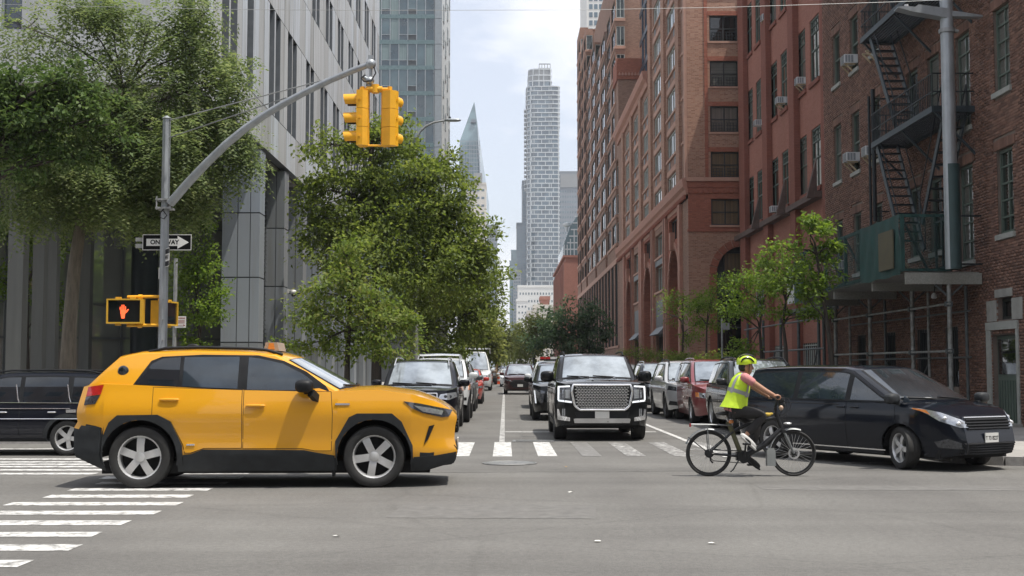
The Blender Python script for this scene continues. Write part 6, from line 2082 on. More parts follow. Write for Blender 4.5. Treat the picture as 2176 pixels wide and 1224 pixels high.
    def arch_trim(s, mat='cladding', w=.055, sides=(-1, 1), off=.012):
        Ra = s.R * s.sp.get('arch', 1.15)
        for xa in s.sp['ax']:
            for sg in sides:
                a0, a1 = -.25, PI + .25
                inn = [(xa + Ra * math.cos(a), s.R + Ra * math.sin(a)) for a in np.linspace(a0, a1, 18)]
                out = [(xa + (Ra + w) * math.cos(a), s.R + (Ra + w) * math.sin(a)) for a in np.linspace(a1, a0, 18)]
                pl = [(x, max(z, s.sp['zb'] - .0)) for x, z in inn + out]
                rows = [[s.side_pt(x, z, sg, o_) for x, z in pl[:18]] + [] for o_ in (off,)]
                mb = MB()
                A = [s.side_pt(x, z, sg, off) for x, z in pl[:18]]; B = [s.side_pt(x, z, sg, off) for x, z in pl[18:][::-1]]
                A0 = [s.side_pt(x, z, sg, -.03) for x, z in pl[:18]]; B0 = [s.side_pt(x, z, sg, -.004) for x, z in pl[18:][::-1]]
                mb.grid([A0, A, B, B0])
                mb.build('arch_trim', MATS[mat], s.root, 40)
    def sill(s, mat='cladding', h=.12, sides=(-1, 1)):
        Ra = s.R * s.sp.get('arch', 1.15)
        x0, x1 = s.sp['ax'][1] + Ra + .01, s.sp['ax'][0] - Ra - .01
        for sg in sides:
            s.sidep([(x0, s.sp['zb'] + .002), (x1, s.sp['zb'] + .002), (x1, s.sp['zb'] + h), (x0, s.sp['zb'] + h)], sg, 'sill', mat, .012)
    def plate(s, z, front=True, text=None):
        p = s.front_pt(0, z, .02) if front else s.rear_pt(0, z, .02)
        sg = 1 if front else -1
        o = MB().box(p.x - .008, p.x + .008, -.155, .155, z - .075, z + .075).build('number_plate', MATS['plate_white'], s.root)
        if text:
            textmesh(text, .085, MATS['sign_black'], o, (p.x + sg * .0085, 0, z - .008), rot=(PI/2, 0, PI/2 * sg), bold=.002, width=.27)
    def grille(s, poly, nbars, mat='under_dark', bar='chrome', frame=None, br=.012, vert=0):
        o = s.frontp(poly, 'grille', mat, .006)
        ys, zs = [p[0] for p in poly], [p[1] for p in poly]
        def span(z):
            xs_ = []
            for i in range(len(poly)):
                a, b = poly[i], poly[(i + 1) % len(poly)]
                if (a[1] - z) * (b[1] - z) < 0:
                    xs_.append(a[0] + (b[0] - a[0]) * (z - a[1]) / (b[1] - a[1]))
            return (min(xs_), max(xs_)) if len(xs_) > 1 else None
        mb = MB()
        for i in range(nbars):
            z = min(zs) + (max(zs) - min(zs)) * (i + .5) / nbars
            q = span(z)
            if q:
                mb.tube([s.front_pt(y, z, .012) for y in np.linspace(q[0] + .01, q[1] - .01, 9)], br, 6)
        if nbars: mb.build('grille_bars', MATS[bar], o, 60)
        if frame:
            fm_ = MB(); pp = poly + [poly[0]]
            for i in range(len(poly)):
                a, b = pp[i], pp[i + 1]
                fm_.tube([s.front_pt(a[0] + (b[0] - a[0]) * t, a[1] + (b[1] - a[1]) * t, .012) for t in (0, .25, .5, .75, 1)], .017, 8)
            fm_.build('grille_frame', MATS[frame], o, 60)
        return o
    def lamp(s, poly, name='headlight', mat='lamp_clear', inner=True):
        for sg in (-1, 1):
            o = s.frontp([(sg * a, b) for a, b in poly], name, mat, .01)
            if inner:
                cy = sum(p[0] for p in poly) / len(poly); cz = sum(p[1] for p in poly) / len(poly)
                for k in (-.05, .05):
                    q = s.front_pt(sg * (cy + k), cz, .014)
                    MB().ell(q, (.012, .038, .038), 12, 6).build('projector', MATS['lamp_dark'], o, 60)
    def wipers(s):
        g = s.sp['gh']; p = lambda f, t: s.strip_pt(tuple(g[0][j] + (g[1][j] - g[0][j]) * t for j in range(3)), f) + V((.015, 0, .02))
        MB().tube([p(-.2, .03), p(-.75, .09)], .012, 5).tube([p(.45, .03), p(-.1, .08)], .012, 5).build('wipers', MATS['trim_black'], s.root)

SIDE = [(.15, .90), (.3, .945), (.5, .985), (.72, 1.0), (.9, .995), (1.02, .975), (1.12, .95), (1.3, .92), (1.5, .90)]
def gen_spec(L_, W, H, wb, fo, R, hf, hc, cowl, rf, rr, belt_r, tail_x=.12, zb=.24, nose=None, pf=(.7, .74, 2.2), bow=.16, tumble=.3, rear_drop=.06, crown=.05, **k):
    xf = L_ / 2
    fx = lambda d: xf - d
    top = [(xf, hf), (fx(.25), hf + (hc - hf) * .38), (fx(.7), hf + (hc - hf) * .75), (fx(cowl), hc), (fx(rr), belt_r), (-xf, belt_r - .02)]
    gh = [(fx(cowl - .12), hc + crown - .02, bow), (fx(rf), H - .055, bow * .75), (fx(rf + .35), H - .012, .03), (fx((rf + rr) / 2 + .1), H, 0), (fx(rr - .35), H - rear_drop * .4, 0), (fx(rr), H - rear_drop, -.03), (-xf + tail_x, belt_r, -.04)]
    nose = nose or [(.2, -.1), (.4, -.01), (.6, 0), (.8, -.02), (hf - .02, -.07), (hf + .3, -.12)]
    d = dict(xf=xf, xr=-xf, W=W, top=top, side=SIDE, nose=nose, tail=[(.2, .08), (.5, 0), (.8, .01), (1.0, .05), (1.3, .08)], pf=pf, pr=(.45, .86, 2.4), R=R, ax=(fx(fo), fx(fo + wb)), zb=zb, gh=gh, tumble=tumble, crown=crown)
    d.update(k)
    return d

def standard(c, windows, doors, style='five', rim='rim_silver', glass='glass_side', screen='windscreen', rear=True, steer=0, tw=.235):
    c.body(); c.cabin()
    c.screen(0, 1, 'windscreen', screen); 
    n = len(c.sp['gh'])
    if rear: c.screen(n - 1, n - 2, 'rear_window', 'glass_tint', m0=.18, m1=.12)
    c.side_windows(windows, glass)
    c.auto_doors(doors)
    c.wheels(style, rim, tw, steer)
    c.wipers()

# ---- yellow taxi, driving right across the picture
tx = lambda u: (u - 566.0) / 171.0
tz = lambda v: (1038.0 - v) / 171.0
T = lambda *pts: [(tx(u), tz(v)) for u, v in pts]
spt = dict(xf=tx(973), xr=tx(150), W=1.86, R=.388, ax=(tx(794), tx(296)), zb=tz(1003), arch=1.2, crown=.045,
           top=T((973, 884), (958, 867), (940, 856), (880, 839), (800, 828), (745, 830), (690, 832), (493, 828), (283, 818), (200, 815), (150, 822)),
           side=[(.15, .9), (.3, .95), (.45, .985), (.6, .975), (.75, .985), (.9, 1.0), (1.0, .995), (1.1, .975), (1.22, .945), (1.35, .92)],
           nose=[(.2, -.13), (.3, -.04), (.45, .0), (.6, -.04), (.75, -.03), (.86, -.005), (.95, -.02), (1.1, -.1)],
           tail=[(.2, .25), (.3, .1), (.42, .0), (.76, .0), (.78, .05), (.95, .03), (1.05, .05), (1.3, .11)],
           pf=(.75, .72, 2.3), pr=(.5, .84, 2.4), tumble=.30, drop=.05, up_f=.25, up_r=.45,
           gh=[(tx(752), tz(826), .22), (tx(622), tz(757), .16), (tx(585), tz(747), .06), (tx(520), tz(741.5), 0), (tx(400), tz(738.5), 0), (tx(285), tz(743), 0), (tx(238), tz(752), -.02), (tx(170), tz(812), -.05)])
Yt = gnd(566, 1038).y
taxi = Car('taxi', 'yellow taxi suv with black wheel arch cladding driving across the crossing', 'taxi', (0, 0, 0), math.radians(2.2), spt, paint_mat('paint_taxi', (0.74, 0.345, 0.008), 0.35))
pt = gnd(566, 1038)
taxi.root.location = (pt.x - math.sin(math.radians(2.2)) * spt['W'] / 2, Yt + spt['W'] / 2, 0)
tb_ = taxi.body(); taxi.cabin()
tb_.data.materials.append(MATS['cladding'])
for f_ in tb_.data.polygons:
    if f_.center.z < .36 or (f_.center.z < .76 and f_.center.x < tx(222)) or (f_.center.z < .40 and f_.center.x > tx(850)):
        f_.material_index = 1
taxi.screen(0, 1, 'windscreen', 'windscreen', .88); taxi.screen(7, 6, 'rear_window', 'glass_tint', .8, m0=.2, m1=.15)
for sg in (-1, 1):
    taxi.glassp(T((274, 822), (311, 766), (333, 757), (420, 752.5), (540, 754), (596, 766), (645, 789), (688, 820), (700, 836), (493, 831)), sg, 'window_trim', 'trim_black', .003)
    taxi.glassp(T((283, 817), (314, 772), (335, 761), (374, 758), (374, 821)), sg, 'side_window', 'glass_tint', .008)
    taxi.glassp(T((382, 821), (382, 758), (500, 757), (500, 826)), sg, 'side_window', 'glass_side', .008)
    taxi.glassp(T((520, 828), (520, 758), (545, 761), (594, 772), (640, 795), (660, 810), (660, 830)), sg, 'side_window', 'glass_side', .008)
    taxi.door(T((322, 823), (510, 829), (511, 952), (432, 952), (404, 962), (392, 962), (388, 945), (362, 895), (340, 884), (322, 882)), (sg,))
    taxi.door(T((515, 829), (700, 833), (704, 880), (702, 958), (668, 958), (640, 953), (515, 953)), (sg,))
    taxi.handle(tx(357), tz(849), w=.13, sides=(sg,)); taxi.handle(tx(540), tz(862), w=.13, sides=(sg,))
    cl = 'cladding'
    def arch_band(xa, outer):
        Ra = spt['R'] * 1.2
        inn = [(xa + Ra * math.cos(a), spt['R'] + Ra * math.sin(a)) for a in np.linspace(PI + .22, -.22, 22)]
        taxi.sidep([(x, max(z, .2)) for x, z in inn] + outer, sg, 'arch_cladding', cl, .026, thick=.03, du=.09, dv=.07)
    arch_band(spt['ax'][0], T((878, 985), (877, 948), (853, 897), (832, 879), (757, 879), (740, 887), (711, 938), (712, 985)))
    arch_band(spt['ax'][1], T((388, 985), (386, 947), (361, 896), (334, 881), (249, 882), (230, 898), (218, 930), (214, 985)))
    taxi.sidep(T((389, 1001), (388, 967), (405, 965), (430, 955), (644, 957), (674, 963), (710, 969), (711, 1001)), sg, 'sill_cladding', cl, .02, thick=.02)
    taxi.sidep(T((162, 904), (214, 908), (212, 985), (175, 982), (162, 962)), sg, 'bumper_cladding', cl, .02, thick=.02)
    taxi.sidep(T((879, 973), (930, 970), (972, 964), (972, 992), (880, 997)), sg, 'bumper_cladding', cl, .016, thick=.02)
    o = taxi.sidep(T((168, 822), (212, 817), (207, 838), (168, 842)), sg, 'tail_light', 'lamp_red', .012)
    taxi.sidep(T((168, 843), (206, 839), (197, 858), (168, 861)), sg, 'tail_light_lower', 'lamp_dark', .01, parent=o)
    o = taxi.sidep(T((857, 853), (895, 858), (950, 869), (966, 873), (955, 887), (940, 888), (897, 878), (876, 868)), sg, 'headlight', 'lamp_dark', .012, du=.06)
    taxi.sidep(T((880, 862), (915, 867), (945, 874), (940, 883), (900, 876)), sg, 'projector', 'lamp_clear', .015, parent=o, du=.05)
    taxi.sidep(T((902, 946), (913, 907), (925, 904), (912, 935)), sg, 'fog_vent', 'trim_black', .014)
    q = taxi.side_pt(tx(726), tz(859), sg, .008)
    MB().box(q.x - .09, q.x + .09, q.y - .006, q.y + .006, q.z - .012, q.z + .012).build('badge', MATS['chrome'], taxi.root)
    q = taxi.side_pt(tx(404), tz(945), sg, .01)
    MB().box(q.x - .05, q.x + .05, q.y - .006, q.y + .006, q.z - .01, q.z + .01).build('badge', MATS['chrome'], taxi.root)
    q = V((tx(253), sg * (taxi.G(tx(253), tz(788)) + .0), tz(788)))
    MB().lathe([(.001, .02), (.05, .018), (.068, .006), (.07, 0)], 20, Matrix.Translation(q) @ Matrix.Rotation(-PI/2 * sg, 4, 'X')).build('pillar_lamp', MATS['glass_tint'], taxi.root, 50)
    q = taxi.side_pt(tx(706), tz(985), sg, -.05)
    MB().box(q.x - .01, q.x + .015, q.y - sg * .16, q.y + sg * .04, .14, .36).build('mud_flap', MATS['trim_black'], taxi.root)
taxi.mirror(tx(646), tz(820), MATS['trim_black'], (.115, .12, .082), .14)
for sg in (-1, 1):
    y0 = taxi.half(tx(672), 1.2)
    MB().bar((tx(672), sg * (y0 - .02), tz(850)), (tx(660), sg * (y0 + .13), tz(834)), .07, .09).build('mirror_foot', MATS['trim_black'], taxi.root)
taxi.wheels('five', 'rim_silver', .24)
taxi.wipers()
taxi.rails(tx(300), tx(590), h=.035)
taxi.grille([(-.55, .7), (.55, .7), (.62, .86), (-.62, .86)], 4, bar='trim_black')
taxi.frontp([(-.6, .28), (.6, .28), (.68, .52), (-.68, .52)], 'lower_grille', 'trim_black', .01)
taxi.plate(.5); taxi.plate(.85, False)
MB().prism([(tx(246), tz(766)), (tx(316), tz(770)), (tx(300), tz(764)), (tx(262), tz(757))], -.55, .55, lambda a, b, d: (a, d, b + .01)).build('rear_spoiler', MATS['trim_black'], taxi.root)
MB().ell((tx(372), 0, tz(735)), (.09, .02, .05), 10, 8).build('antenna_fin', MATS['trim_black'], taxi.root, 60)
rl = thing('roof_light', '', '', (0, 0, 0))
bpy.data.objects.remove(rl)
o = MB().prism([(-.1, 0), (.1, 0), (.075, .11), (-.075, .11)], -.32, .32, lambda a, b, d: (tx(557) + a, d, tz(743) + b)).build('roof_sign', MATS['roof_sign_grey'], taxi.root)
MB().prism([(-.045, .02), (.045, .02), (.03, .1), (-.03, .1)], -.326, .326, lambda a, b, d: (tx(557) + a, d, tz(743) + b)).build('sign_lamp', MATS['taxi_amber'], o)

# ---- black full-size suv facing the camera
YK = gnd(1188, 933).y
kx = (YK / F) / .94
ky = lambda u: (u - 1272.0) * kx
kz = lambda v: (933.0 - v) * kx
sy = gen_spec(5.30, 2.06, 1.95, 3.07, .93, .40, 1.26, 1.33, 1.55, 2.30, 4.75, 1.24, zb=.30, nose=[(.2, -.12), (.35, -.02), (.5, .02), (.8, .02), (1.1, 0), (1.2, -.02), (1.3, -.07), (1.5, -.1)], pf=(.45, .80, 2.6), bow=.14, tumble=.22,
              side=[(.15, .93), (.3, .96), (.5, .99), (.75, 1.0), (1.0, 1.0), (1.15, .985), (1.26, .955), (1.35, .93), (1.6, .92)], top=None)
xf = sy['xf']
sy['top'] = [(xf, 1.24), (xf - .12, 1.275), (xf - .5, 1.30), (xf - 1.55, 1.33), (xf - 4.7, 1.26), (-xf, 1.24)]
yk = Car('full_size_suv', 'large black suv with chrome mesh grille stopped over the stop line', 'suv', (0, 0, 0), -PI/2, sy, paint_mat('paint_black', (0.004, 0.005, 0.006), 0.3, dust=.015), scale=.94)
yk.root.location = (at(1272, HZ, YK).x, YK + (sy['ax'][0]) * .94, 0)
standard(yk, [(-xf + .35, -1.45), (-1.35, -.35), (-.25, 1.0)], [(-1.45, -.3), (-.3, .95)], 'six', 'rim_silver', 'glass_tint', 'windscreen', tw=.28)
K = lambda *p: [(ky(u), kz(v)) for u, v in p]
go = yk.grille(K((1216, 820), (1328, 820), (1331, 832), (1326, 858), (1316, 866), (1228, 866), (1218, 858), (1213, 832)), 0, 'under_dark', frame=None)
fm_ = MB(); fp = K((1213, 818), (1331, 818), (1334, 832), (1328, 860), (1318, 868.5), (1226, 868.5), (1216, 860), (1210, 832)); fp2 = fp + [fp[0]]
for i in range(8):
    a, b = fp2[i], fp2[i + 1]
    fm_.tube([yk.front_pt(a[0] + (b[0] - a[0]) * t, a[1] + (b[1] - a[1]) * t, .03) for t in np.linspace(0, 1, 7)], .027, 8)
fm_.build('grille_frame', MATS['chrome'], go, 60)
mm_ = MB(); nr = 13
for i in range(nr):
    z = kz(865) + (kz(822) - kz(865)) * (i + .5) / nr
    hw = .55 + .04 * i / nr - (.06 if i == 0 else 0)
    n_ = 17
    for j in range(n_):
        y = -hw + 2 * hw * (j + (.25 if i % 2 else .75)) / n_
        w_ = hw / n_ * .72
        if abs(y) + w_ < hw + .01:
            mm_.tube([yk.front_pt(y - w_, z - .004, .014), yk.front_pt(y, z + .004, .024), yk.front_pt(y + w_, z - .004, .014)], .0095, 5)
tag(mm_.build('grille_mesh', MATS['rim_silver'], go, 60), kind='stuff')
for sg in (-1, 1):
    hp = [(.64, 1.20), (.935, 1.185), (.95, .93), (.93, .875), (.66, .84), (.655, 1.0)]
    o = yk.frontp([(sg * a, b) for a, b in hp], 'headlight', 'lamp_dark', .01, du=.05)
    for pl in ([(.915, 1.18), (.95, 1.175), (.955, .90), (.925, .875)], [(.655, .835), (.665, .875), (.93, .905), (.945, .87)], [(.70, 1.185), (.70, 1.215), (.945, 1.20), (.945, 1.17)]):
        yk.frontp([(sg * a, b) for a, b in pl], 'daytime_light', 'drl_white', .016, parent=o, du=.05)
    yk.frontp([(sg * a, b) for a, b in [(.70, 1.13), (.86, 1.12), (.86, .95), (.70, .93)]], 'projector', 'lamp_clear', .013, parent=o, du=.06)
    fo_ = yk.frontp([(sg * a, b) for a, b in [(.70, .44), (.955, .47), (.965, .70), (.93, .70), (.90, .56), (.70, .52)]], 'fog_trim', 'chrome', .012, du=.05)
    for k in (0, 1):
        yk.frontp([(sg * (a + k * .035), b) for a, b in [(.805, .55), (.828, .55), (.828, .71), (.805, .71)]], 'fog_light', 'lamp_clear', .016, parent=fo_)
yk.frontp([(-.60, .40), (.60, .40), (.62, .49), (.58, .50), (-.58, .50), (-.62, .49)], 'skid_plate', 'rim_silver', .02, thick=.03)
yk.frontp([(-.55, .51), (.55, .51), (.6, .64), (-.6, .64)], 'lower_grille', 'trim_black', .012)
yk.plate(.58, text=None)
yk.mirror(xf - 1.75, 1.40, None, (.1, .16, .13), .17)
yk.handle(-.05, 1.12); yk.handle(-1.2, 1.12)
yk.rails(-xf + .8, xf - 2.5, 'trim_black', .06, .88)
yk.sill('trim_black')
for sg in (-1, 1):
    MB().tube([yk.strip_pt((xf - 1.0, 1.385, 0), sg * .1) if False else V((xf - .25, sg * .18, 1.315)), V((xf - 1.3, sg * .42, 1.385))], .018, 6).build('hood_ridge', yk.paint, yk.root, 60)

# ---- black minivan turning at the right
pf_, pr_ = gnd(1921, 997), None
hv = V((.497, -.868, 0)).normalized()
vs_ = .915
sv = gen_spec(5.09, 1.98, 1.70, 3.03, 1.0, .345, .88, 1.07, 1.02, 2.0, 4.75, 1.07, tail_x=.1, zb=.22, nose=[(.15, -.16), (.3, -.03), (.45, 0), (.6, -.03), (.8, -.09), (.95, -.22), (1.2, -.3)], pf=(1.0, .58, 2.1), bow=.2, tumble=.27, rear_drop=.05)
xf = sv['xf']
left = V((-hv.y, hv.x, 0))
van_heading = math.atan2(hv.y, hv.x)
side_ = -left                      # the camera sees its right-hand side
vloc = pf_ - hv * (sv['ax'][0] * vs_) - side_ * (sv['W'] / 2 - .1) * vs_
mv = Car('minivan', 'black minivan turning right with its front wheel steered in front of the shed', 'minivan', vloc, van_heading, sv, paint_mat('paint_navy_black', (0.0035, 0.006, 0.012), 0.3, dust=.012), scale=vs_)
standard(mv, [(-xf + .40, -.95), (-.83, .32), (.44, 1.52)], [(-.98, .38), (.38, 1.46)], 'five', 'rim_silver', 'glass_side', 'windscreen_dark', steer=-.35, tw=.23)
mv.glassp([(1.57, 1.09), (1.57, 1.20), (1.66, 1.14), (1.72, 1.09)], -1, 'quarter_window', 'glass_side', .009)
for sg in (-1, 1):
    o = mv.frontp([(sg * a, b) for a, b in [(.48, .70), (.62, .70), (.80, .80), (.93, .97), (.955, 1.0), (.90, .99), (.75, .93), (.52, .79)]], 'headlight', 'lamp_clear', .012, du=.05, dv=.04)
    mv.frontp([(sg * a, b) for a, b in [(.86, .90), (.95, .985), (.945, 1.0), (.88, .97)]], 'indicator', 'lamp_amber', .016, parent=o, du=.03)
    for (yy, zz_) in ((.62, .765), (.74, .845)):
        q = mv.front_pt(sg * yy, zz_, .012)
        MB().ell(q, (.035, .05, .035), 12, 8).build('projector', MATS['chrome'], o, 60)
    mv.frontp([(sg * a, b) for a, b in [(.60, .36), (.80, .38), (.84, .47), (.74, .52), (.62, .46)]], 'fog_light', 'lamp_dark', .01, du=.05)
    mv.sidep([(-2.35, .92), (-2.5, .92), (-2.5, 1.12), (-2.40, 1.12)], sg, 'tail_light', 'lamp_red', .012)
mv.grille([(-.50, .66), (.50, .66), (.54, .79), (.47, .84), (-.47, .84), (-.54, .79)], 4, bar='trim_black', br=.017)
MB().tube([mv.front_pt(y, .855, .01) for y in np.linspace(-.5, .5, 11)], .016, 8).build('grille_trim', MATS['chrome'], mv.root, 60)
mv.grille([(-.62, .27), (.62, .27), (.6, .46), (-.6, .46)], 5, bar='trim_black', br=.016)
mv.plate(.535, text='T 73 8227')
mv.mirror(1.50, 1.14, MATS['cladding'], (.1, .13, .09), .13)
mv.handle(.25, .98); mv.handle(.57, .98)
MB().tube([mv.side_pt(x, 1.02, -1, .004) for x in np.linspace(-2.2, .2, 9)], .008, 5).build('door_track', MATS['under_dark'], mv.root)
textmesh('TLC', .07, MATS['plate_white'], mv.root, (-xf + .28, -mv.G(-xf + .28, 1.25) - .012, 1.28), rot=(PI/2 - .25, 0, 0), width=.16)
for (f, t) in ((-.78, .1), (-.35, .06)):
    g = sv['gh']; q = mv.strip_pt(tuple(g[0][j] + (g[1][j] - g[0][j]) * t for j in range(3)), f) + V((.012, 0, .02))
    MB().box(q.x - .05, q.x + .02, q.y - .06, q.y + .06, q.z - .003, q.z + .006).build('windscreen_sticker', MATS['plate_white'], mv.root)
mv.sidep([(-.98, .28), (1.2, .28), (1.2, .30), (-.98, .30)], -1, 'sill_trim', 'chrome', .006)

# ---- dark suv leaving at the far left
sd = gen_spec(5.1, 2.02, 1.90, 2.95, .95, .40, 1.08, 1.18, 1.45, 2.1, 4.6, 1.16, zb=.34, rear_drop=.05, tumble=.22, tail_x=.08)
xf = sd['xf']; sc_ = .76
Yd = gnd(145, 969).y
ds = Car('dark_suv', 'dark navy suv with chrome side strips leaving at the far left behind the taxi', 'suv', (at(145, HZ, Yd).x + sd['ax'][1] * sc_, Yd + sd['W'] / 2 * sc_, 0), PI, sd, paint_mat('paint_navy', (0.007, 0.009, 0.016), 0.3, dust=.03), scale=sc_)
standard(ds, [(-xf + .32, -1.42), (-1.30, -.32), (-.22, .95)], [(-1.40, -.27), (-.27, .95)], 'five', 'rim_silver', 'glass_tint', tw=.26)
ds.arch_trim('cladding', .09); ds.sill('trim_black', .05)
for z, a, b in ((.83, -1.7, 1.0), (1.06, -1.4, .95)):
    for sg in (-1, 1):
        MB().tube([ds.side_pt(x, z, sg, .012) for x in np.linspace(a, b, 7)], .011, 6).build('chrome_strip', MATS['chrome'], ds.root, 60)
for sg in (-1, 1):
    for x in (-1.36, -.2):
        MB().tube([V((x + q[0], sg * (ds.G(x, q[1]) + .015), q[1])) for q in ((-.04, 1.2), (-.0, 1.3), (.07, 1.6))], .012, 5).build('window_strip', MATS['chrome'], ds.root, 60)
    MB().tube([V((x, sg * (ds.G(x, ds.ztop(x) + .02) + .012), ds.ztop(x) + .02)) for x in np.linspace(-2.2, .9, 9)], .01, 5).build('window_strip', MATS['chrome'], ds.root, 60)
    q = ds.side_pt(-1.42, 1.02, sg, .015); MB().box(q.x - .12, q.x + .1, q.y - .012, q.y + .012, q.z - .05, q.z + .02).build('badge', MATS['chrome'], ds.root)
    q = ds.side_pt(-1.85, .98, sg, .015); MB().box(q.x - .06, q.x + .06, q.y - .012, q.y + .012, q.z - .03, q.z + .03).build('badge', MATS['chrome'], ds.root)
ds.handle(-1.0, .98, MATS['chrome']); ds.handle(.1, .98, MATS['chrome'])
ds.rails(-xf + .5, .8, 'trim_black', .05)

# ---- cars facing the camera: front styles
def facing(name, label, cat, X, Yc, sp, paint, windows, doors, sc=1.0, group=None, style='five', rim='rim_silver', glass='glass_tint', screen='windscreen', heading=-PI/2):
    c = Car(name, label, cat, (X, Yc + sp['ax'][0] * sc, 0), heading, sp, paint, group, sc)
    standard(c, windows, doors, style, rim, glass, screen)
    c.mirror(sp['gh'][0][0] - .28, c.ztop(sp['gh'][0][0] - .3) + .08)
    return c
RG, LG, MG = 'cars parked along the right kerb', 'cars parked along the left kerb', 'cars waiting in the middle lane'
# left row
s1 = gen_spec(4.75, 1.92, 1.72, 2.79, .92, .385, .98, 1.06, 1.35, 2.05, 4.4, 1.06, zb=.30, tumble=.24)
c = facing('parked_suv', 'black suv with hood scoop and clear headlights half hidden by the taxi hood', 'suv', -2.03, gnd(976, 918).y, s1, paint_mat('paint_black_blue', (0.006, 0.007, 0.011), 0.3, dust=.03), [(-2.0, -1.2), (-1.1, -.2), (-.1, .9)], [(-1.15, -.15), (-.15, .9)], group=LG)
c.lamp([(.50, .80), (.56, .90), (.90, .95), (.92, .84), (.75, .77)])
c.grille([(-.5, .62), (.5, .62), (.48, .92), (-.48, .92)], 4, bar='trim_black', frame='chrome')
c.rails(-1.8, .45, 'chrome', .06); c.plate(.55)
MB().prism([(-.36, 0), (.36, 0), (.3, .05), (-.3, .05)], s1['xf'] - 1.15, s1['xf'] - .75, lambda a, b, d: (d, a, 1.06 + b + (1.1 - d) * .0)).build('hood_scoop', MATS['trim_black'], c.root)
for sg in (-1, 1):
    c.frontp([(sg * a, b) for a, b in [(.6, .40), (.85, .42), (.85, .52), (.62, .55)]], 'fog_light', 'lamp_dark', .01)
s2 = gen_spec(4.78, 1.88, 1.80, 2.79, .88, .42, 1.10, 1.22, 1.30, 2.0, 4.4, 1.18, zb=.48, tumble=.22)
c = facing('parked_suv', 'white off road suv with roof rack and chunky tyres behind the black one', 'suv', -1.90, gnd(996, 897).y, s2, paint_mat('paint_white', (0.60, 0.62, 0.63), 0.3), [(-2.0, -1.2), (-1.1, -.2), (-.1, .9)], [(-1.15, -.15), (-.15, .9)], group=LG, style='six')
c.lamp([(.58, .90), (.60, 1.04), (.90, 1.08), (.92, .92)]); c.grille([(-.52, .82), (.52, .82), (.5, 1.04), (-.5, 1.04)], 4)
c.frontp([(.62, .60), (.85, .62), (.85, .70), (.62, .70)], 'fog_recess', 'trim_black', .01); c.frontp([(-.62, .60), (-.85, .62), (-.85, .70), (-.62, .70)], 'fog_recess', 'trim_black', .01)
c.rails(-1.9, .5, 'chrome', .09, .82); c.plate(.68)
for x in np.linspace(-1.7, .3, 4):
    MB().tube([c.strip_pt((x, 1.80, 0), f) + V((0, 0, .1)) for f in (-.8, 0, .8)], .02, 6).build('rack_bar', MATS['chrome'], c.root)
c.frontp([(.90, .9), (.93, .92), (.93, 1.07), (.90, 1.06)], 'indicator', 'lamp_amber', .014)
c.arch_trim('trim_black', .07)
s3 = gen_spec(4.6, 1.86, 1.70, 2.66, .9, .36, .95, 1.08, 1.25, 2.0, 4.25, 1.06, zb=.26)
c = facing('parked_suv', 'grey suv with blue sky in its windscreen between white suv and red car', 'suv', -1.92, gnd(1015, 874).y, s3, paint_mat('paint_grey', (0.09, 0.095, 0.10), 0.3, .4), [(-1.9, -1.1), (-1.0, -.15), (-.05, .9)], [(-1.05, -.1), (-.1, .9)], group=LG)
c.lamp([(.5, .76), (.52, .86), (.86, .92), (.88, .82)]); c.grille([(-.48, .58), (.48, .58), (.46, .84), (-.46, .84)], 4); c.rails(-1.7, .4)
s4 = gen_spec(4.3, 1.78, 1.48, 2.6, .85, .32, .78, .95, 1.15, 2.0, 3.95, .98, zb=.2)
c = facing('parked_car', 'small red car parked in front of the white cargo van', 'car', -1.80, gnd(1026, 858).y, s4, paint_mat('paint_red', (0.42, 0.035, 0.022), 0.3), [(-1.7, -1.0), (-.9, 0), (.1, .95)], [(-.95, .05), (.05, .9)], group=LG)
c.lamp([(.5, .62), (.52, .70), (.84, .78), (.86, .68)]); c.grille([(-.45, .48), (.45, .48), (.42, .64), (-.42, .64)], 3, bar='trim_black'); c.lamp([(.58, .34), (.72, .34), (.72, .44), (.58, .44)], 'fog_light'); c.plate(.42)
s5 = gen_spec(5.6, 2.02, 2.62, 3.5, .95, .36, 1.05, 1.30, .85, 1.55, 5.3, 1.30, zb=.26, tumble=.12, rear_drop=.03, tail_x=.02, bow=.1)
c = facing('cargo_van', 'tall white cargo van with ladder rack parked along the left kerb', 'van', -1.88, gnd(1044, 830).y, s5, MATS['paint_white'], [(.55, 1.7)], [(.5, 1.75)], group=LG)
c.lamp([(.6, .85), (.62, 1.0), (.9, 1.1), (.93, .9)]); c.grille([(-.52, .62), (.52, .62), (.5, .92), (-.5, .92)], 3)
for x in (-2.2, -.9, .4, 1.0):
    MB().tube([(x, -.85, 2.5), (x, -.85, 2.82), (x, .85, 2.82), (x, .85, 2.5)], .025, 6).build('rack_bar', MATS['rim_silver'], c.root)
MB().tube([(-2.3, .7, 2.86), (1.1, .7, 2.86)], .03, 6).tube([(-2.3, .4, 2.86), (1.1, .4, 2.86)], .03, 6).build('ladder', MATS['rim_silver'], c.root)
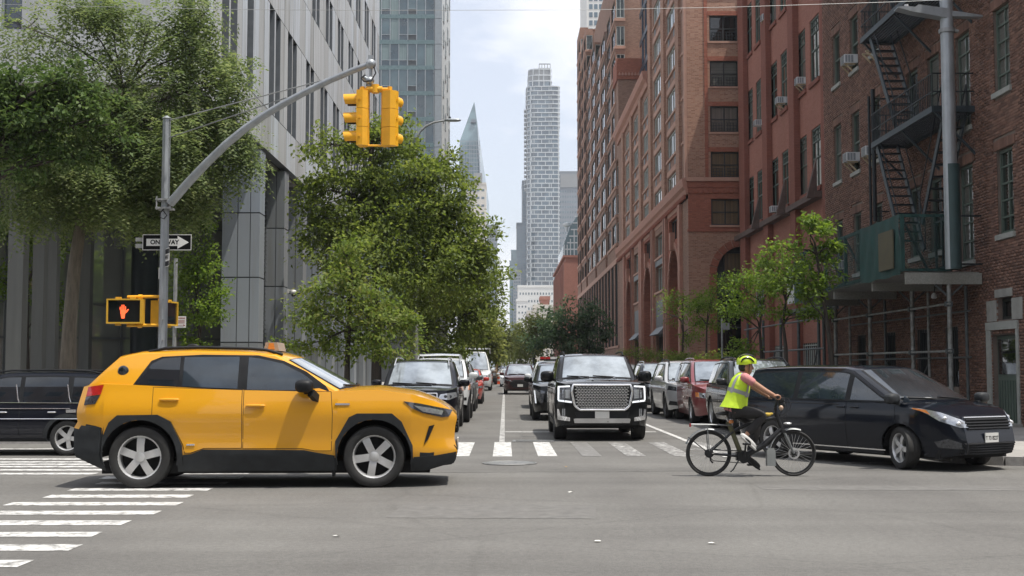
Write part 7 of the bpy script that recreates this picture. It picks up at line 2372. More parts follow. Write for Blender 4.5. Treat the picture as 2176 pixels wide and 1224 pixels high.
def box_truck(label, X, Yc, cab, boxm, H=2.9, L_=6.5, group=None):
    t = thing('box_truck', label, 'truck', (X, Yc, 0), -PI/2, group)
    MB().box(-L_ + 1.0, -.9, -1.05, 1.05, .75, H).build('cargo_box', MATS[boxm], t)
    m_ = MB()
    for i in range(6):
        m_.box(-L_ + 1.2 + i * .85, -L_ + 1.25 + i * .85, -1.07, 1.07, .75, H)
    m_.build('box_rib', MATS['trim_black'], t)
    MB().prism([(-.85, .5), (.9, .5), (.95, 1.2), (.75, 1.35), (.45, 2.2), (.3, 2.3), (-.85, 2.3)], -.98, .98, lambda a, b, d: (a, d, b)).build('cab', cab, t)
    MB().prism([(.77, 1.38), (.47, 2.16), (.49, 2.17), (.79, 1.39)], -.86, .86, lambda a, b, d: (a + .01, d, b)).build('windscreen', MATS['windscreen'], t)
    MB().box(.93, .97, -.6, .6, .7, 1.1).build('grille', MATS['under_dark'], t)
    MB().box(.85, 1.05, -1.0, 1.0, .42, .6).build('bumper', MATS['trim_black'], t)
    for sg in (-1, 1):
        MB().box(.93, .965, sg * .65, sg * .92, .8, 1.05).build('headlight', MATS['lamp_clear'], t)
        MB().box(-.1, .35, sg * .981, sg * .995, 1.4, 2.05).build('side_window', MATS['glass_side'], t)
        MB().bar((.5, sg * .98, 1.9), (.5, sg * 1.25, 1.9), .04).box(.45, .52, sg * 1.15, sg * 1.33, 1.55, 2.0).build('mirror', MATS['trim_black'], t)
        ty, rm = wheel_meshes(.42, .26, 'small', 'rim_silver')
        for x in (.15, -L_ + 2.2):
            w = sub('wheel', t, (x, sg * .9, .42)); w.rotation_euler = (0, 0, 0 if sg > 0 else PI)
            link('tyre', ty, w); link('rim', rm, w)
    return t
pm('truck_tan', (0.42, 0.27, 0.08), 0.5); pm('truck_brown', (0.10, 0.065, 0.04), 0.5)
box_truck('brown box truck with tan side parked beyond the white van', -1.75, gnd(1053, 817).y, MATS['truck_brown'], 'truck_tan', group=LG)
# lane
s6 = gen_spec(4.82, 1.93, 1.66, 2.86, .92, .38, .98, 1.08, 1.32, 2.15, 4.45, 1.08, zb=.24, pf=(.6, .76, 2.3))
c = facing('luxury_crossover', 'black crossover with slim upright running lights half hidden behind the big suv', 'suv', 1.74, gnd(1140, 892).y, s6, yk.paint, [(-1.95, -1.2), (-1.1, -.2), (-.1, .95)], [(-1.15, -.15), (-.15, .95)], group=MG)
for sg in (-1, 1):
    o = c.frontp([(sg * a, b) for a, b in [(.66, .52), (.74, .5), (.88, .78), (.90, .92), (.60, .84), (.62, .78)]], 'headlight', 'lamp_dark', .01, du=.05)
    c.frontp([(sg * a, b) for a, b in [(.84, .50), (.87, .50), (.905, .86), (.875, .86)]], 'daytime_light', 'drl_white', .016, parent=o, du=.05)
c.grille([(-.42, .5), (.42, .5), (.5, .74), (.4, .84), (-.4, .84), (-.5, .74)], 6, bar='trim_black', frame='chrome')
s7 = gen_spec(5.0, 2.0, 1.78, 3.0, .95, .38, 1.02, 1.12, 1.4, 2.2, 4.6, 1.12, zb=.26)
c = facing('police_suv', 'white topped police suv with red light bar behind the black crossover', 'police car', 1.95, 46.0, s7, MATS['paint_white'], [(-2.0, -1.2), (-1.1, -.2), (-.1, .95)], [(-1.15, -.15), (-.15, .95)], group=MG)
c.lamp([(.55, .80), (.57, .92), (.92, .97), (.93, .84)]); c.grille([(-.5, .6), (.5, .6), (.5, .9), (-.5, .9)], 3, bar='trim_black')
MB().box(.0, .3, -.6, .6, 1.79, 1.84).build('light_bar_base', MATS['trim_black'], c.root)
for i, y in enumerate((-.5, -.3, -.1, .1, .3, .5)):
    MB().box(.02, .28, y - .09, y + .09, 1.84, 1.93).build('light_bar_lens', MATS['lamp_red' if i not in (2, 3) else 'plate_white'], c.root)
s8 = gen_spec(4.8, 1.90, 1.74, 2.8, .95, .37, .95, 1.08, 1.3, 2.15, 4.4, 1.08, zb=.24, pf=(.7, .7, 2.2))
c = facing('dark_red_crossover', 'dark red crossover with angular nose waiting alone in the middle lane', 'suv', .86, gnd(1106, 838).y, s8, paint_mat('paint_maroon_dark', (0.045, 0.010, 0.010), 0.25), [(-1.95, -1.2), (-1.1, -.2), (-.1, .95)], [(-1.15, -.15), (-.15, .95)], group=MG)
c.lamp([(.46, .74), (.54, .80), (.88, .90), (.86, .82)], mat='lamp_clear'); c.plate(.52)
c.grille([(-.40, .40), (.40, .40), (.62, .62), (.38, .84), (-.38, .84), (-.62, .62)], 6, bar='trim_black', br=.014)
s9 = gen_spec(4.6, 1.80, 1.46, 2.7, .9, .33, .74, .95, 1.2, 2.1, 3.9, .98, zb=.2)
c = facing('white_sedan', 'white sedan peeking out left of the dark red crossover', 'car', .48, gnd(1070, 822).y, s9, MATS['paint_white'], [(-1.5, -.9), (-.8, .05), (.15, .95)], [(-.85, .1), (.1, .9)], group=MG)
c.lamp([(.45, .62), (.5, .70), (.84, .76), (.84, .66)]); c.grille([(-.4, .42), (.4, .42), (.42, .62), (-.42, .62)], 3)
# right row
s10 = gen_spec(4.82, 1.94, 1.72, 2.9, .92, .38, 1.0, 1.1, 1.35, 2.15, 4.45, 1.1, zb=.26)
c = facing('parked_suv', 'black suv with round edged grille parked right behind the white three row suv', 'suv', 5.62, gnd(1373, 874).y, s10, MATS['paint_black_blue'], [(-1.95, -1.2), (-1.1, -.2), (-.1, .95)], [(-1.15, -.15), (-.15, .95)], group=RG)
c.lamp([(.52, .84), (.54, .93), (.90, .96), (.92, .86)]); c.grille([(-.5, .78), (.5, .78), (.48, .92), (-.48, .92)], 6, bar='chrome'); c.lamp([(.6, .45), (.8, .45), (.8, .52), (.6, .55)], 'fog_light'); c.rails(-1.8, .4, 'chrome')
s11 = gen_spec(5.0, 1.94, 1.74, 3.04, .95, .38, 1.0, 1.1, 1.38, 2.2, 4.65, 1.1, zb=.27)
c = facing('parked_suv', 'white three row suv with dark wheels parked behind the maroon minivan', 'suv', 5.72, gnd(1416, 889).y, s11, paint_mat('paint_silver', (0.50, 0.51, 0.52), 0.3, .3), [(-2.1, -1.25), (-1.15, -.2), (-.1, .98)], [(-1.2, -.15), (-.15, .95)], group=RG, style='ten', rim='rim_dark')
c.lamp([(.52, .80), (.55, .92), (.90, .98), (.93, .86)], mat='lamp_dark'); c.grille([(-.5, .68), (.5, .68), (.5, .92), (-.5, .92)], 3, bar='trim_black', frame='trim_black')
for sg in (-1, 1):
    c.frontp([(sg * a, b) for a, b in [(.60, .40), (.90, .42), (.88, .54), (.70, .52)]], 'fog_recess', 'trim_black', .01, du=.05)
c.frontp([(-.6, .26), (.6, .26), (.66, .33), (-.66, .33)], 'lower_trim', 'chrome', .012)
c.rails(-2.0, .4, 'trim_black')
s12 = gen_spec(5.1, 1.94, 1.76, 3.0, 1.0, .34, .92, 1.1, 1.2, 2.2, 4.75, 1.08, zb=.22, pf=(.8, .68, 2.2))
c = facing('maroon_minivan', 'maroon red minivan parked at the right kerb behind the cyclist', 'minivan', 5.98, gnd(1475, 900).y, s12, paint_mat('paint_maroon', (0.19, 0.028, 0.030), 0.28), [(-2.1, -1.0), (-.9, .2), (.3, 1.2)], [(-.95, .25), (.25, 1.2)], group=RG, style='small')
o = None
c.lamp([(.50, .68), (.52, .80), (.86, .86), (.88, .72)]); c.grille([(-.46, .64), (.46, .64), (.44, .76), (-.44, .76)], 3, bar='chrome'); c.plate(.45)
for sg in (-1, 1): c.frontp([(sg * a, b) for a, b in [(.82, .72), (.9, .74), (.9, .86), (.84, .85)]], 'indicator', 'lamp_amber', .014, du=.04)
c.handle(.1, .92); c.handle(.42, .92); c.rails(-1.9, .1, 'paint_maroon')
s13 = gen_spec(4.7, 1.90, 1.74, 2.75, .9, .38, 1.0, 1.1, 1.3, 2.1, 4.35, 1.1, zb=.27)
c = facing('parked_suv', 'dark grey suv at the right kerb hidden behind the cyclist and the black minivan', 'suv', 6.12, 28.2, s13, paint_mat('paint_dark_grey', (0.030, 0.033, 0.036), 0.25, .3), [(-1.9, -1.15), (-1.05, -.2), (-.1, .92)], [(-1.1, -.15), (-.15, .92)], group=RG, style='ten')
c.lamp([(.52, .80), (.54, .92), (.90, .96), (.92, .84)]); c.grille([(-.48, .65), (.48, .65), (.48, .9), (-.48, .9)], 4); c.rails(-1.8, .4, 'trim_black')
c = facing('parked_car', 'grey sedan parked farthest of the near right row, roof above the big suv mirror', 'car', 5.5, 50.5, s9, MATS['paint_grey'], [(-1.5, -.9), (-.8, .05), (.15, .95)], [(-.85, .1), (.1, .9)], group=RG)

# rising far end of the street with its small far cars
rows = []
zr = lambda y: 0.012 + 0.00011 * max(0, y - 118) ** 2
for y in (116, 125, 140, 155, 170, 190, 210, 240, 280, 320):
    rows.append([(SWL + .05, y, zr(y)), (SWR - .05, y, zr(y))])
tag(MB().grid(rows).build('far_road', MATS['asphalt']), 'far end of the street rising gently', kind='structure')
pal = ['paint_white', 'paint_grey', 'paint_black_blue', 'paint_silver', 'paint_maroon_dark']
protos = {}
ORD = ['in front of the first far black sedan', 'right of the dark red crossover roof', 'hidden behind the police suv', 'behind the first silver one', 'right behind the black middle lane one', 'on the lane line side of the far queue', 'halfway up the rising far queue', 'right edge of the rising far queue', 'second last of the far queue on its left', 'farthest of all on the rise',
       'right behind the brown truck', 'between the brown truck and the far trees', 'next after the white one at the far trees', 'last in the far left parked row', 'behind the near grey sedan', 'third behind the black parked suv', 'under the dark spreading tree', 'beyond the dark spreading tree']
k = 0
FG = 'small cars far down the street'
FD = {'paint_white': 'white', 'paint_grey': 'grey', 'paint_black_blue': 'black', 'paint_silver': 'silver', 'paint_maroon_dark': 'dark red'}
for X, y, pk in ((.9, 118, 3), (1.9, 128, 1), (2.6, 96, 2), (.7, 140, 0), (1.6, 152, 2), (.4, 168, 3), (1.5, 184, 0), (2.4, 176, 1), (.8, 205, 2), (2.0, 222, 3), (-1.9, 128, 2), (-1.9, 138, 0), (-1.9, 150, 1), (-1.9, 166, 4), (5.6, 58, 1), (5.6, 66, 4), (5.6, 76, 3), (5.6, 92, 2)):
    sp_ = (s3, s9, s8)[k % 3]
    key = (pk, k % 3)
    pos = ('in the middle lane', 'at the left kerb', 'at the right kerb')[0 if 0 < X < 4 else (1 if X < 0 else 2)]
    lab = f"tiny {FD[pal[pk]]} {'suv' if k % 3 != 1 else 'sedan'} {pos}, {ORD[k]}"
    if key in protos:
        o = copy_tree(protos[key]); 
    else:
        c = facing('far_car', lab, 'car', X, y, sp_, MATS[pal[pk]], [(-1.6, -.3), (-.15, .9)], [], group=FG)
        c.lamp([(.5, .72), (.52, .84), (.84, .88), (.86, .76)], inner=False); c.grille([(-.4, .5), (.4, .5), (.4, .7), (-.4, .7)], 0)
        o = protos[key] = c.root
    o['label'] = lab
    o.location = (X, y + 1.4, max(0, zr(y + 1.4) - .012) + (.012 if y > 118 else 0))
    k += 1
# ------------------------------------------------------------------ trees
def bark_mat(name, c0, c1):
    m, t, b = nt_new(name)
    g = node(t, 'ShaderNodeNewGeometry'); mpn = node(t, 'ShaderNodeMapping', Scale=(14, 14, 2.2)); L(t, g, 'Position', mpn, 0)
    n = node(t, 'ShaderNodeTexNoise', Scale=1.0, Detail=8.0, Roughness=0.7); L(t, mpn, 0, n, 0)
    r = ramp(t, [(0.3, c0), (0.7, c1)]); L(t, n, 0, r, 0); L(t, r, 0, b, 'Base Color'); b.inputs['Roughness'].default_value = .9
    bp = node(t, 'ShaderNodeBump', Strength=.7, Distance=.02); L(t, n, 0, bp, 'Height'); L(t, bp, 0, b, 'Normal')
    MATS[name] = m
bark_mat('bark_pale', (0.085, 0.072, 0.055), (0.19, 0.165, 0.13)); bark_mat('bark_dark', (0.025, 0.021, 0.018), (0.075, 0.062, 0.05))
leaf_mat('leaf_locust', [(0.068, 0.1, 0.04), (0.12, 0.165, 0.062), (0.2, 0.235, 0.105)], 0.46)
leaf_mat('leaf_linden', [(0.04, 0.075, 0.022), (0.075, 0.125, 0.035), (0.13, 0.18, 0.065)], .33)
leaf_mat('leaf_street', [(0.068, 0.1, 0.022), (0.115, 0.16, 0.036), (0.19, 0.23, 0.066)], 0.48)
leaf_mat('leaf_yellow', [(0.068, 0.11, 0.022), (0.115, 0.17, 0.036), (0.17, 0.22, 0.06), (0.16, 0.17, 0.05)], 0.46)
leaf_mat('leaf_dark', [(0.035,0.07,0.034),(0.065,0.11,0.05),(0.10,0.15,0.075)], .28)
leaf_mat('leaf_bright', [(0.06, 0.11, 0.02), (0.115, 0.185, 0.034), (0.18, 0.25, 0.06)], 0.5)
leaf_mat('leaf_far', [(0.11, 0.14, 0.04), (0.16, 0.19, 0.06), (0.22, 0.24, 0.09)], 0.5)

def leaf_mesh(name, P, D, N, length, width, mat):
    """rhombic leaves: base P, direction D, normal N (arrays)"""
    S = np.cross(D, N); S /= np.maximum(np.linalg.norm(S, axis=1, keepdims=True), 1e-6)
    n = len(P)
    l, w = length[:, None], width[:, None]
    sag = N * (l * -.10)
    vv = np.empty((n, 4, 3))
    vv[:, 0] = P; vv[:, 1] = P + D * l * .45 + S * w * .5 + N * l * .05; vv[:, 2] = P + D * l + sag; vv[:, 3] = P + D * l * .45 - S * w * .5 + N * l * .05
    return np_mesh(name, vv.reshape(-1, 3), np.arange(n * 4).reshape(-1, 4), mat)

def unit(a): return a / np.maximum(np.linalg.norm(a, axis=1, keepdims=True), 1e-6)

def tree(name, label, trunk, Y, blobs, mat, bark, lsize, dens=1.0, group=None, r0=.12, pinnate=False, seed=1, cat='tree', spread=None, wob=.25, limbs=True, depth=1.0, lw=1.0):
    """trunk: pixel path from the ground up; blobs: (u, v, ru, rv, density) in photograph pixels at distance Y"""
    R_ = np.random.default_rng(seed)
    tp = [at(u, v, Y) for u, v in trunk]
    tp[0].z = 0.1
    base = V((tp[0].x, tp[0].y, 0.1))
    t = thing(name, label, cat, base, 0, group)
    k = Y / F
    loc = [p - base for p in tp]
    bm = MB(); lm = MB()
    nT = len(loc)
    bm.tube(loc, [r0 * (1.25 if i == 0 else 1 - .55 * i / (nT - 1)) for i in range(nT)], 10)
    P_, D_, N_, Ls, Ws = [], [], [], [], []
    allc = []
    for (u, v, ru, rv, dn) in blobs:
        c = np.array(at(u, v, Y) - base)
        rx, rz = ru * k, rv * k
        ry = (rx * .6 + rz * .4) * depth
        nc = max(5, int(dn * dens * ru * rv / 190))
        q = R_.normal(size=(nc, 3)); q = unit(q) * (R_.random((nc, 1)) ** .42)
        q *= 1 + wob * np.sin(q[:, :1] * 5 + R_.random() * 6) * np.cos(q[:, 2:3] * 4)
        cl = c + q * np.array([rx, ry, rz])
        cl[:, 1] += R_.uniform(-.3, .3) * ry
        allc.append((c, cl, rx, rz))
        if limbs:
            j = max(1, int(nT * .55)); 
            st = min(loc[j:], key=lambda p: abs(p.z - (c[2] - rz * .9 - .4)) + .3 * (p - V(c)).length)
            mid = st.lerp(V(c), .5) + V((R_.uniform(-.12, .12), R_.uniform(-.12, .12), .12 * (V(c) - st).length * (.6 if c[2] > st.z else -.3)))
            lm.tube([st, st.lerp(mid, .5) + V((R_.uniform(-.05, .05), 0, .05)), mid, V(c)], [r0 * .42 * lw, r0 * .32 * lw, r0 * .22 * lw, r0 * .10 * lw], 6)
            for i in range(0, nc, max(1, nc // 20)):
                e = V(cl[i]); s_ = mid.lerp(V(c), R_.uniform(.2, 1.0))
                m2 = s_.lerp(e, .5) + V((R_.uniform(-.1, .1), R_.uniform(-.1, .1), R_.uniform(-.02, .12)))
                lm.tube([s_, m2, e], [r0 * .15 * lw, r0 * .09 * lw, r0 * .03 * lw], 4)
        per = 72
        sp = (spread or .55) * (rx * ry * rz) ** (1 / 3) / max(1, nc) ** (1 / 3) * 1.5
        if pinnate:
            ns = 26
            b_ = np.repeat(cl, ns, 0) + R_.normal(size=(nc * ns, 3)) * sp * np.array([.7, .7, .45])
            od = unit(b_ - c + R_.normal(size=b_.shape) * .35 + np.array([0, 0, -.25]))
            od[:, 2] -= .55 * R_.random(len(od)); od = unit(od)
            nl = 11
            tt = np.tile(np.linspace(0, 1, nl), len(b_))
            bb = np.repeat(b_, nl, 0); oo = np.repeat(od, nl, 0)
            Lr = np.repeat(R_.uniform(.7, 1.3, len(b_)), nl) * lsize * 4.5
            up = np.array([0, 0, 1.0])
            sd = unit(np.cross(oo, np.tile(up, (len(oo), 1))) + 1e-4)
            sg = np.where(np.arange(len(bb)) % 2 == 0, 1.0, -1.0)[:, None]
            p = bb + oo * (tt * Lr)[:, None]; p[:, 2] -= (tt ** 2) * Lr * .35
            d = unit(sd * sg + oo * .45 + R_.normal(size=p.shape) * .12 + np.array([0, 0, -.15]))
            n_ = unit(np.cross(d, oo) * sg + R_.normal(size=p.shape) * .25)
            l = lsize * R_.uniform(.8, 1.25, len(p)); w = l * .42
        else:
            cc = np.repeat(cl, per, 0)
            p = cc + R_.normal(size=cc.shape) * sp * np.array([.78, .78, .5])
            d = unit((p - np.array([c[0], c[1], c[2] - rz * .3])) * .6 / max(rx, .1) + R_.normal(size=p.shape) * .65 + np.array([0, 0, -.35]))
            n_ = unit(np.array([0, 0, 1.0]) + R_.normal(size=p.shape) * .55 - d * 0)
            l = lsize * R_.uniform(.65, 1.3, len(p)); w = l * .55
        P_.append(p); D_.append(d); N_.append(n_); Ls.append(l); Ws.append(w)
    bm.build('trunk', MATS[bark], t, 60)
    if lm.v: lm.build('limbs', MATS['bark_dark'], t, 60)  # where the trunk is pale, crown shadow is put into the limb colour
    me = leaf_mesh('crown', np.concatenate(P_), np.concatenate(D_), np.concatenate(N_), np.concatenate(Ls), np.concatenate(Ws), MATS[mat])
    link('crown', me, t)
    return t

LT = 'street trees on the left pavement'
RT = 'young trees on the right pavement'
tree('honey_locust', 'big feathery honey locust with a leaning bare trunk at the left corner', [(141, 800), (148, 690), (158, 570), (172, 470), (184, 410), (205, 350), (235, 280), (262, 190)], 27.0,
     [(250, 310, 150, 85, 1.25), (110, 340, 130, 85, 1.2), (375, 335, 95, 95, 1.1), (330, 240, 120, 55, 1.1), (190, 400, 120, 50, 1.1), (420, 430, 55, 50, 1.0), (60, 420, 50, 40, .9), (300, 420, 90, 50, .9), (350, 470, 60, 30, .7),
      (50, 55, 110, 60, .36), (170, 105, 115, 50, .3), (320, 50, 115, 60, .42), (430, 105, 80, 85, .62), (480, 175, 42, 45, 1.0), (440, 25, 70, 42, .6), (250, 160, 110, 45, .22), (450, 265, 62, 65, 1.05), (150, 20, 90, 36, .28), (495, 340, 38, 36, .7), (400, 190, 80, 50, .45), (240, 40, 70, 45, .3)],
     'leaf_locust', 'bark_pale', .105, .62, r0=.165, pinnate=True, seed=3, lw=.5)
tree('linden_tree', 'bright green broad leaved tree cut by the left picture edge', [(-120, 800), (-110, 600), (-90, 430), (-50, 330), (0, 260)], 24.5,
     [(40, 190, 120, 50, 1.1), (130, 170, 75, 42, 1.0), (20, 300, 85, 60, .9), (-60, 250, 110, 100, 1.0), (110, 260, 90, 50, 1.0), (195, 215, 60, 40, .8), (230, 265, 50, 30, .6), (90, 340, 70, 40, .6), (160, 330, 50, 30, .5)], 'leaf_linden', 'bark_dark', .12, 1.0, group=LT, r0=.16, seed=5)
tree('street_tree', 'tall full street tree behind the yellow signal heads', [(800, 800), (800, 690), (797, 560), (792, 440), (789, 330), (792, 270)], 45.0,
     [(800, 290, 95, 60, 1.0), (690, 305, 62, 36, .7), (745, 420, 105, 90, 1.2), (890, 400, 115, 85, 1.2), (955, 440, 55, 62, 1.1), (985, 560, 80, 110, 1.3), (860, 540, 150, 105, 1.4), (740, 520, 105, 70, 1.1), (940, 350, 42, 30, .8), (1030, 520, 36, 50, .7), (690, 470, 50, 60, .7), (670, 400, 30, 40, .45), (790, 360, 70, 50, .8), (920, 470, 80, 60, 1.1)],
     'leaf_street', 'bark_dark', .17, 1.15, group=LT, r0=.17, seed=11)
tree('street_tree', 'dark dense street tree low behind the parked suvs on the left', [(905, 800), (905, 740), (910, 680), (925, 620)], 60.0,
     [(940, 640, 105, 90, 1.2), (890, 705, 95, 60, 1.1), (1000, 670, 55, 75, 1.1), (1010, 600, 55, 50, 1.0), (860, 650, 60, 60, 1.0), (980, 735, 45, 30, .9)], 'leaf_street', 'bark_dark', .2, 1.15, group=LT, r0=.16, seed=13)
tree('small_tree', 'small yellow green tree with thin dark trunk beside the taxi windscreen', [(737, 830), (738, 760), (741, 700), (745, 640), (748, 590)], 33.5,
     [(745, 600, 75, 60, 1.0), (700, 670, 85, 48, 1.0), (800, 670, 75, 55, 1.1), (640, 735, 48, 22, .8), (830, 730, 62, 36, 1.0), (730, 540, 55, 42, .9), (672, 620, 36, 26, .55), (760, 730, 70, 28, .8), (690, 720, 45, 25, .8), (868, 690, 25, 22, .6)], 'leaf_yellow', 'bark_dark', .125, 1.0, group=LT, r0=.085, seed=17)
for i, (Y, bl) in enumerate(((92.0, [(1020, 700, 52, 60, 1.2), (1035, 740, 45, 36, 1.2), (985, 745, 50, 36, 1)]), (130.0, [(1048, 715, 34, 46, 1.2), (1058, 745, 28, 24, 1)]), (185.0, [(1066, 730, 24, 34, 1.2), (1056, 742, 30, 20, 1)]))):
    u = bl[0][0]
    tree('avenue_tree', ('pale green avenue tree right behind the white van', 'pale avenue tree beyond the brown truck', 'tiny farthest pale avenue tree left of the street end')[i], [(u - 22 + 5 * i, 790), (u - 14 + 3 * i, 750), (u - 5, 710)], Y, bl, 'leaf_far', 'bark_dark', .3 + .1 * i, 2.2, group='pale trees far down the street', r0=.18, seed=23 + i)
for i, (Y, bl) in enumerate(((150.0, [(1128, 722, 44, 40, 1.2), (1150, 692, 36, 28, 1.2), (1110, 740, 36, 28, 1)]), (215.0, [(1098, 725, 28, 40, 1.2), (1112, 740, 26, 28, 1)]), (300.0, [(1080, 742, 30, 26, 1.2), (1066, 750, 20, 16, 1)]))):
    u = bl[0][0]
    tree('avenue_tree', ('yellow green avenue tree left of the dark right hand tree', 'pale avenue tree right of the street end', 'blurry small avenue tree closing the end of the street')[i], [(u + 12, 790), (u + 6, 755), (u, 715)], Y, bl, 'leaf_far', 'bark_dark', .4 + .12 * i, 2.2, group='pale trees far down the street', r0=.2, seed=33 + i)
tree('dark_tree', 'dark blue green spreading tree behind the big black suv', [(1262, 800), (1258, 760), (1245, 715), (1230, 680)], 95.0,
     [(1205, 690, 62, 48, 1.4), (1248, 672, 36, 34, 1.2), (1172, 722, 48, 34, 1.3), (1240, 742, 52, 30, 1.3), (1285, 700, 20, 24, .7), (1192, 750, 40, 22, 1.1)], 'leaf_dark', 'bark_dark', .28, 1.5, r0=.16, seed=41)
rt = [
    ('street_tree', 'bright green young tree left of the arch with a pale bare twig', [(1448, 800), (1450, 760), (1452, 710), (1450, 660)], 57.0, [(1455, 635, 44, 30, 1.3), (1438, 668, 36, 20, 1.1), (1480, 690, 34, 16, 1.0), (1492, 635, 40, 30, 1.3), (1465, 715, 26, 12, .7)], .07),
    ('street_tree', 'slim young tree right beside the thin parking sign post', [(1500, 800), (1501, 750), (1502, 690)], 50.0, [(1515, 640, 44, 36, 1.2), (1500, 690, 46, 18, 1.0), (1530, 605, 42, 20, 1.0), (1480, 660, 30, 20, .8)], .06),
    ('street_tree', 'young tree with several thin forking stems over the cyclist helmet', [(1620, 800), (1618, 750), (1614, 700), (1620, 650)], 39.5, [(1580, 615, 62, 34, 1.0), (1640, 595, 50, 34, .9), (1600, 650, 75, 18, .9), (1550, 655, 48, 22, .9), (1592, 735, 40, 22, .6), (1575, 755, 25, 12, .5)], .065),
    ('street_tree', 'multi stem young tree before the red wall and scaffold poles', [(1672, 800), (1670, 740), (1664, 690), (1670, 640)], 36.0, [(1655, 610, 60, 34, .85), (1690, 565, 46, 26, .75), (1690, 662, 60, 20, .95), (1630, 560, 40, 18, .6), (1722, 668, 38, 12, .7)], .07),
    ('street_tree', 'tallest bright young tree leaning before the green netting', [(1772, 860), (1768, 770), (1758, 690), (1748, 620), (1735, 540)], 30.5, [(1722, 492, 48, 20, .8), (1672, 530, 46, 20, .65), (1740, 548, 44, 26, .75), (1752, 596, 38, 20, .75), (1650, 585, 60, 22, .7), (1712, 470, 38, 10, .6), (1768, 520, 20, 12, .5), (1710, 622, 40, 16, .55)], .075)]
for i, (nm, lb, tk, Y, bl, r) in enumerate(rt):
    tree(nm, lb, tk, Y, bl, 'leaf_bright', 'bark_dark', .115, 1.0, group=RT, r0=r, seed=51 + i)
b_ = at(1452, 690, 56.5)
t = thing('bare_twig', 'pale dead branch sticking out of the leftmost young tree', 'branch', b_)
e_ = [at(u, v, 56.5) - b_ for u, v in ((1452, 690), (1446, 676), (1436, 672), (1418, 668), (1404, 662))]
MB().tube(e_, [.05, .04, .035, .02, .01], 6).tube([e_[2], at(1425, 676, 56.5) - b_, at(1408, 680, 56.5) - b_], [.025, .018, .008], 5).tube([e_[3], at(1410, 658, 56.5) - b_], [.018, .008], 5).build('twig', MATS['bark_pale'], t, 60)
def shrub(label, u, v, ru, rv, Y, mat, seed, ls=.12, dens=1.4):
    tree('shrub', label, [(u, v + rv + 12), (u, v + rv * .3)], Y, [(u, v, ru, rv, 1.2), (u - ru * .5, v + rv * .3, ru * .6, rv * .7, 1.1), (u + ru * .5, v + rv * .25, ru * .6, rv * .7, 1.1)], mat, 'bark_dark', ls, dens, group='shrubs along the right house fronts', r0=.03, seed=seed, cat='shrub')
shrub('long clipped green hedge before the arched portals', 1362, 752, 44, 17, 72.0, 'leaf_street', 61)
shrub('yellow green bushy shrub left of the arched end wall', 1448, 758, 34, 20, 53.0, 'leaf_yellow', 62)
shrub('sparse brownish shrub under the parking sign', 1512, 762, 32, 18, 48.0, 'leaf_yellow', 63, .1, .9)
shrub('dark green low shrub at the foot of the second young tree', 1570, 770, 24, 14, 44.0, 'leaf_dark', 64, .1)
# iron railing before the end wall
rl_ = thing('iron_railing', 'black iron railing before the arched brick end wall', 'railing', (9.6, 60, 0.13))
rm = MB()
for z in (.25, 1.35):
    rm.bar((0, -10, z), (0, 9, z), .05)
for i in range(76):
    rm.bar((0, -10 + i * .25, .05), (0, -10 + i * .25, 1.5), .025)
rm.build('bars', MATS['iron_black'], rl_)

for i, (x, y) in enumerate(((-24, -6.5), (-12, -7), (13, -7), (22, -6.5), (31, -7), (41, -6.5))):
    R0 = np.random.default_rng(90 + i)
    t = thing('kerb_tree', ('tall leafy tree on the near pavement, far left', 'tall leafy tree on the near pavement, left', 'tall leafy tree on the near pavement right beside the camera', 'tall leafy tree on the near pavement, second to the right', 'tall leafy tree on the near pavement, third to the right', 'tall leafy tree on the near pavement, far right')[i], 'tree', (x, y, 0), 0, 'trees on the near pavement')
    MB().tube([(0, 0, 0), (.05, .1, 3), (0, 0, 9)], [.26, .2, .1], 8).build('trunk', MATS['bark_dark'], t, 60)
    n_ = 5000
    q = unit(R0.normal(size=(n_, 3))) * R0.random((n_, 1)) ** .4 * np.array([4.6, 3.4, 4.6]) + np.array([0, 0, 8.4])
    q += .8 * np.sin(q[:, [1, 2, 0]] * 2.1)
    d = unit(R0.normal(size=q.shape)); nn = unit(np.array([0, 0, 1.0]) + R0.normal(size=q.shape) * .6)
    link('crown', leaf_mesh('crown', q, d, nn, R0.uniform(.35, .6, n_), R0.uniform(.2, .36, n_), MATS['leaf_bright']), t)

for i, (lb, tk, Y, bl) in enumerate((('added tree standing in for reflected foliage between the signal pole and the first grey column', [(425, 800), (424, 720), (420, 640)], 40.5, [(420, 560, 48, 70, 1.2), (400, 650, 42, 60, 1.1), (445, 640, 30, 70, 1.1), (430, 470, 40, 45, .9), (410, 725, 40, 24, .8)]),
                             ('added tree standing in for reflected foliage behind the pale pillars at the left picture edge', [(60, 800), (58, 700), (60, 600)], 40.0, [(40, 480, 60, 60, 1.2), (110, 520, 50, 70, 1.1), (10, 600, 40, 60, .9), (140, 450, 40, 50, 1.0), (95, 640, 40, 50, .7)]))):
    tree('reflection_tree', lb, tk, Y, bl, 'leaf_bright', 'bark_dark', .13, 1.1, group='trees standing in for lobby glass reflections', r0=.07, seed=71 + i)  # added trees in place of foliage mirrored in the lobby glass
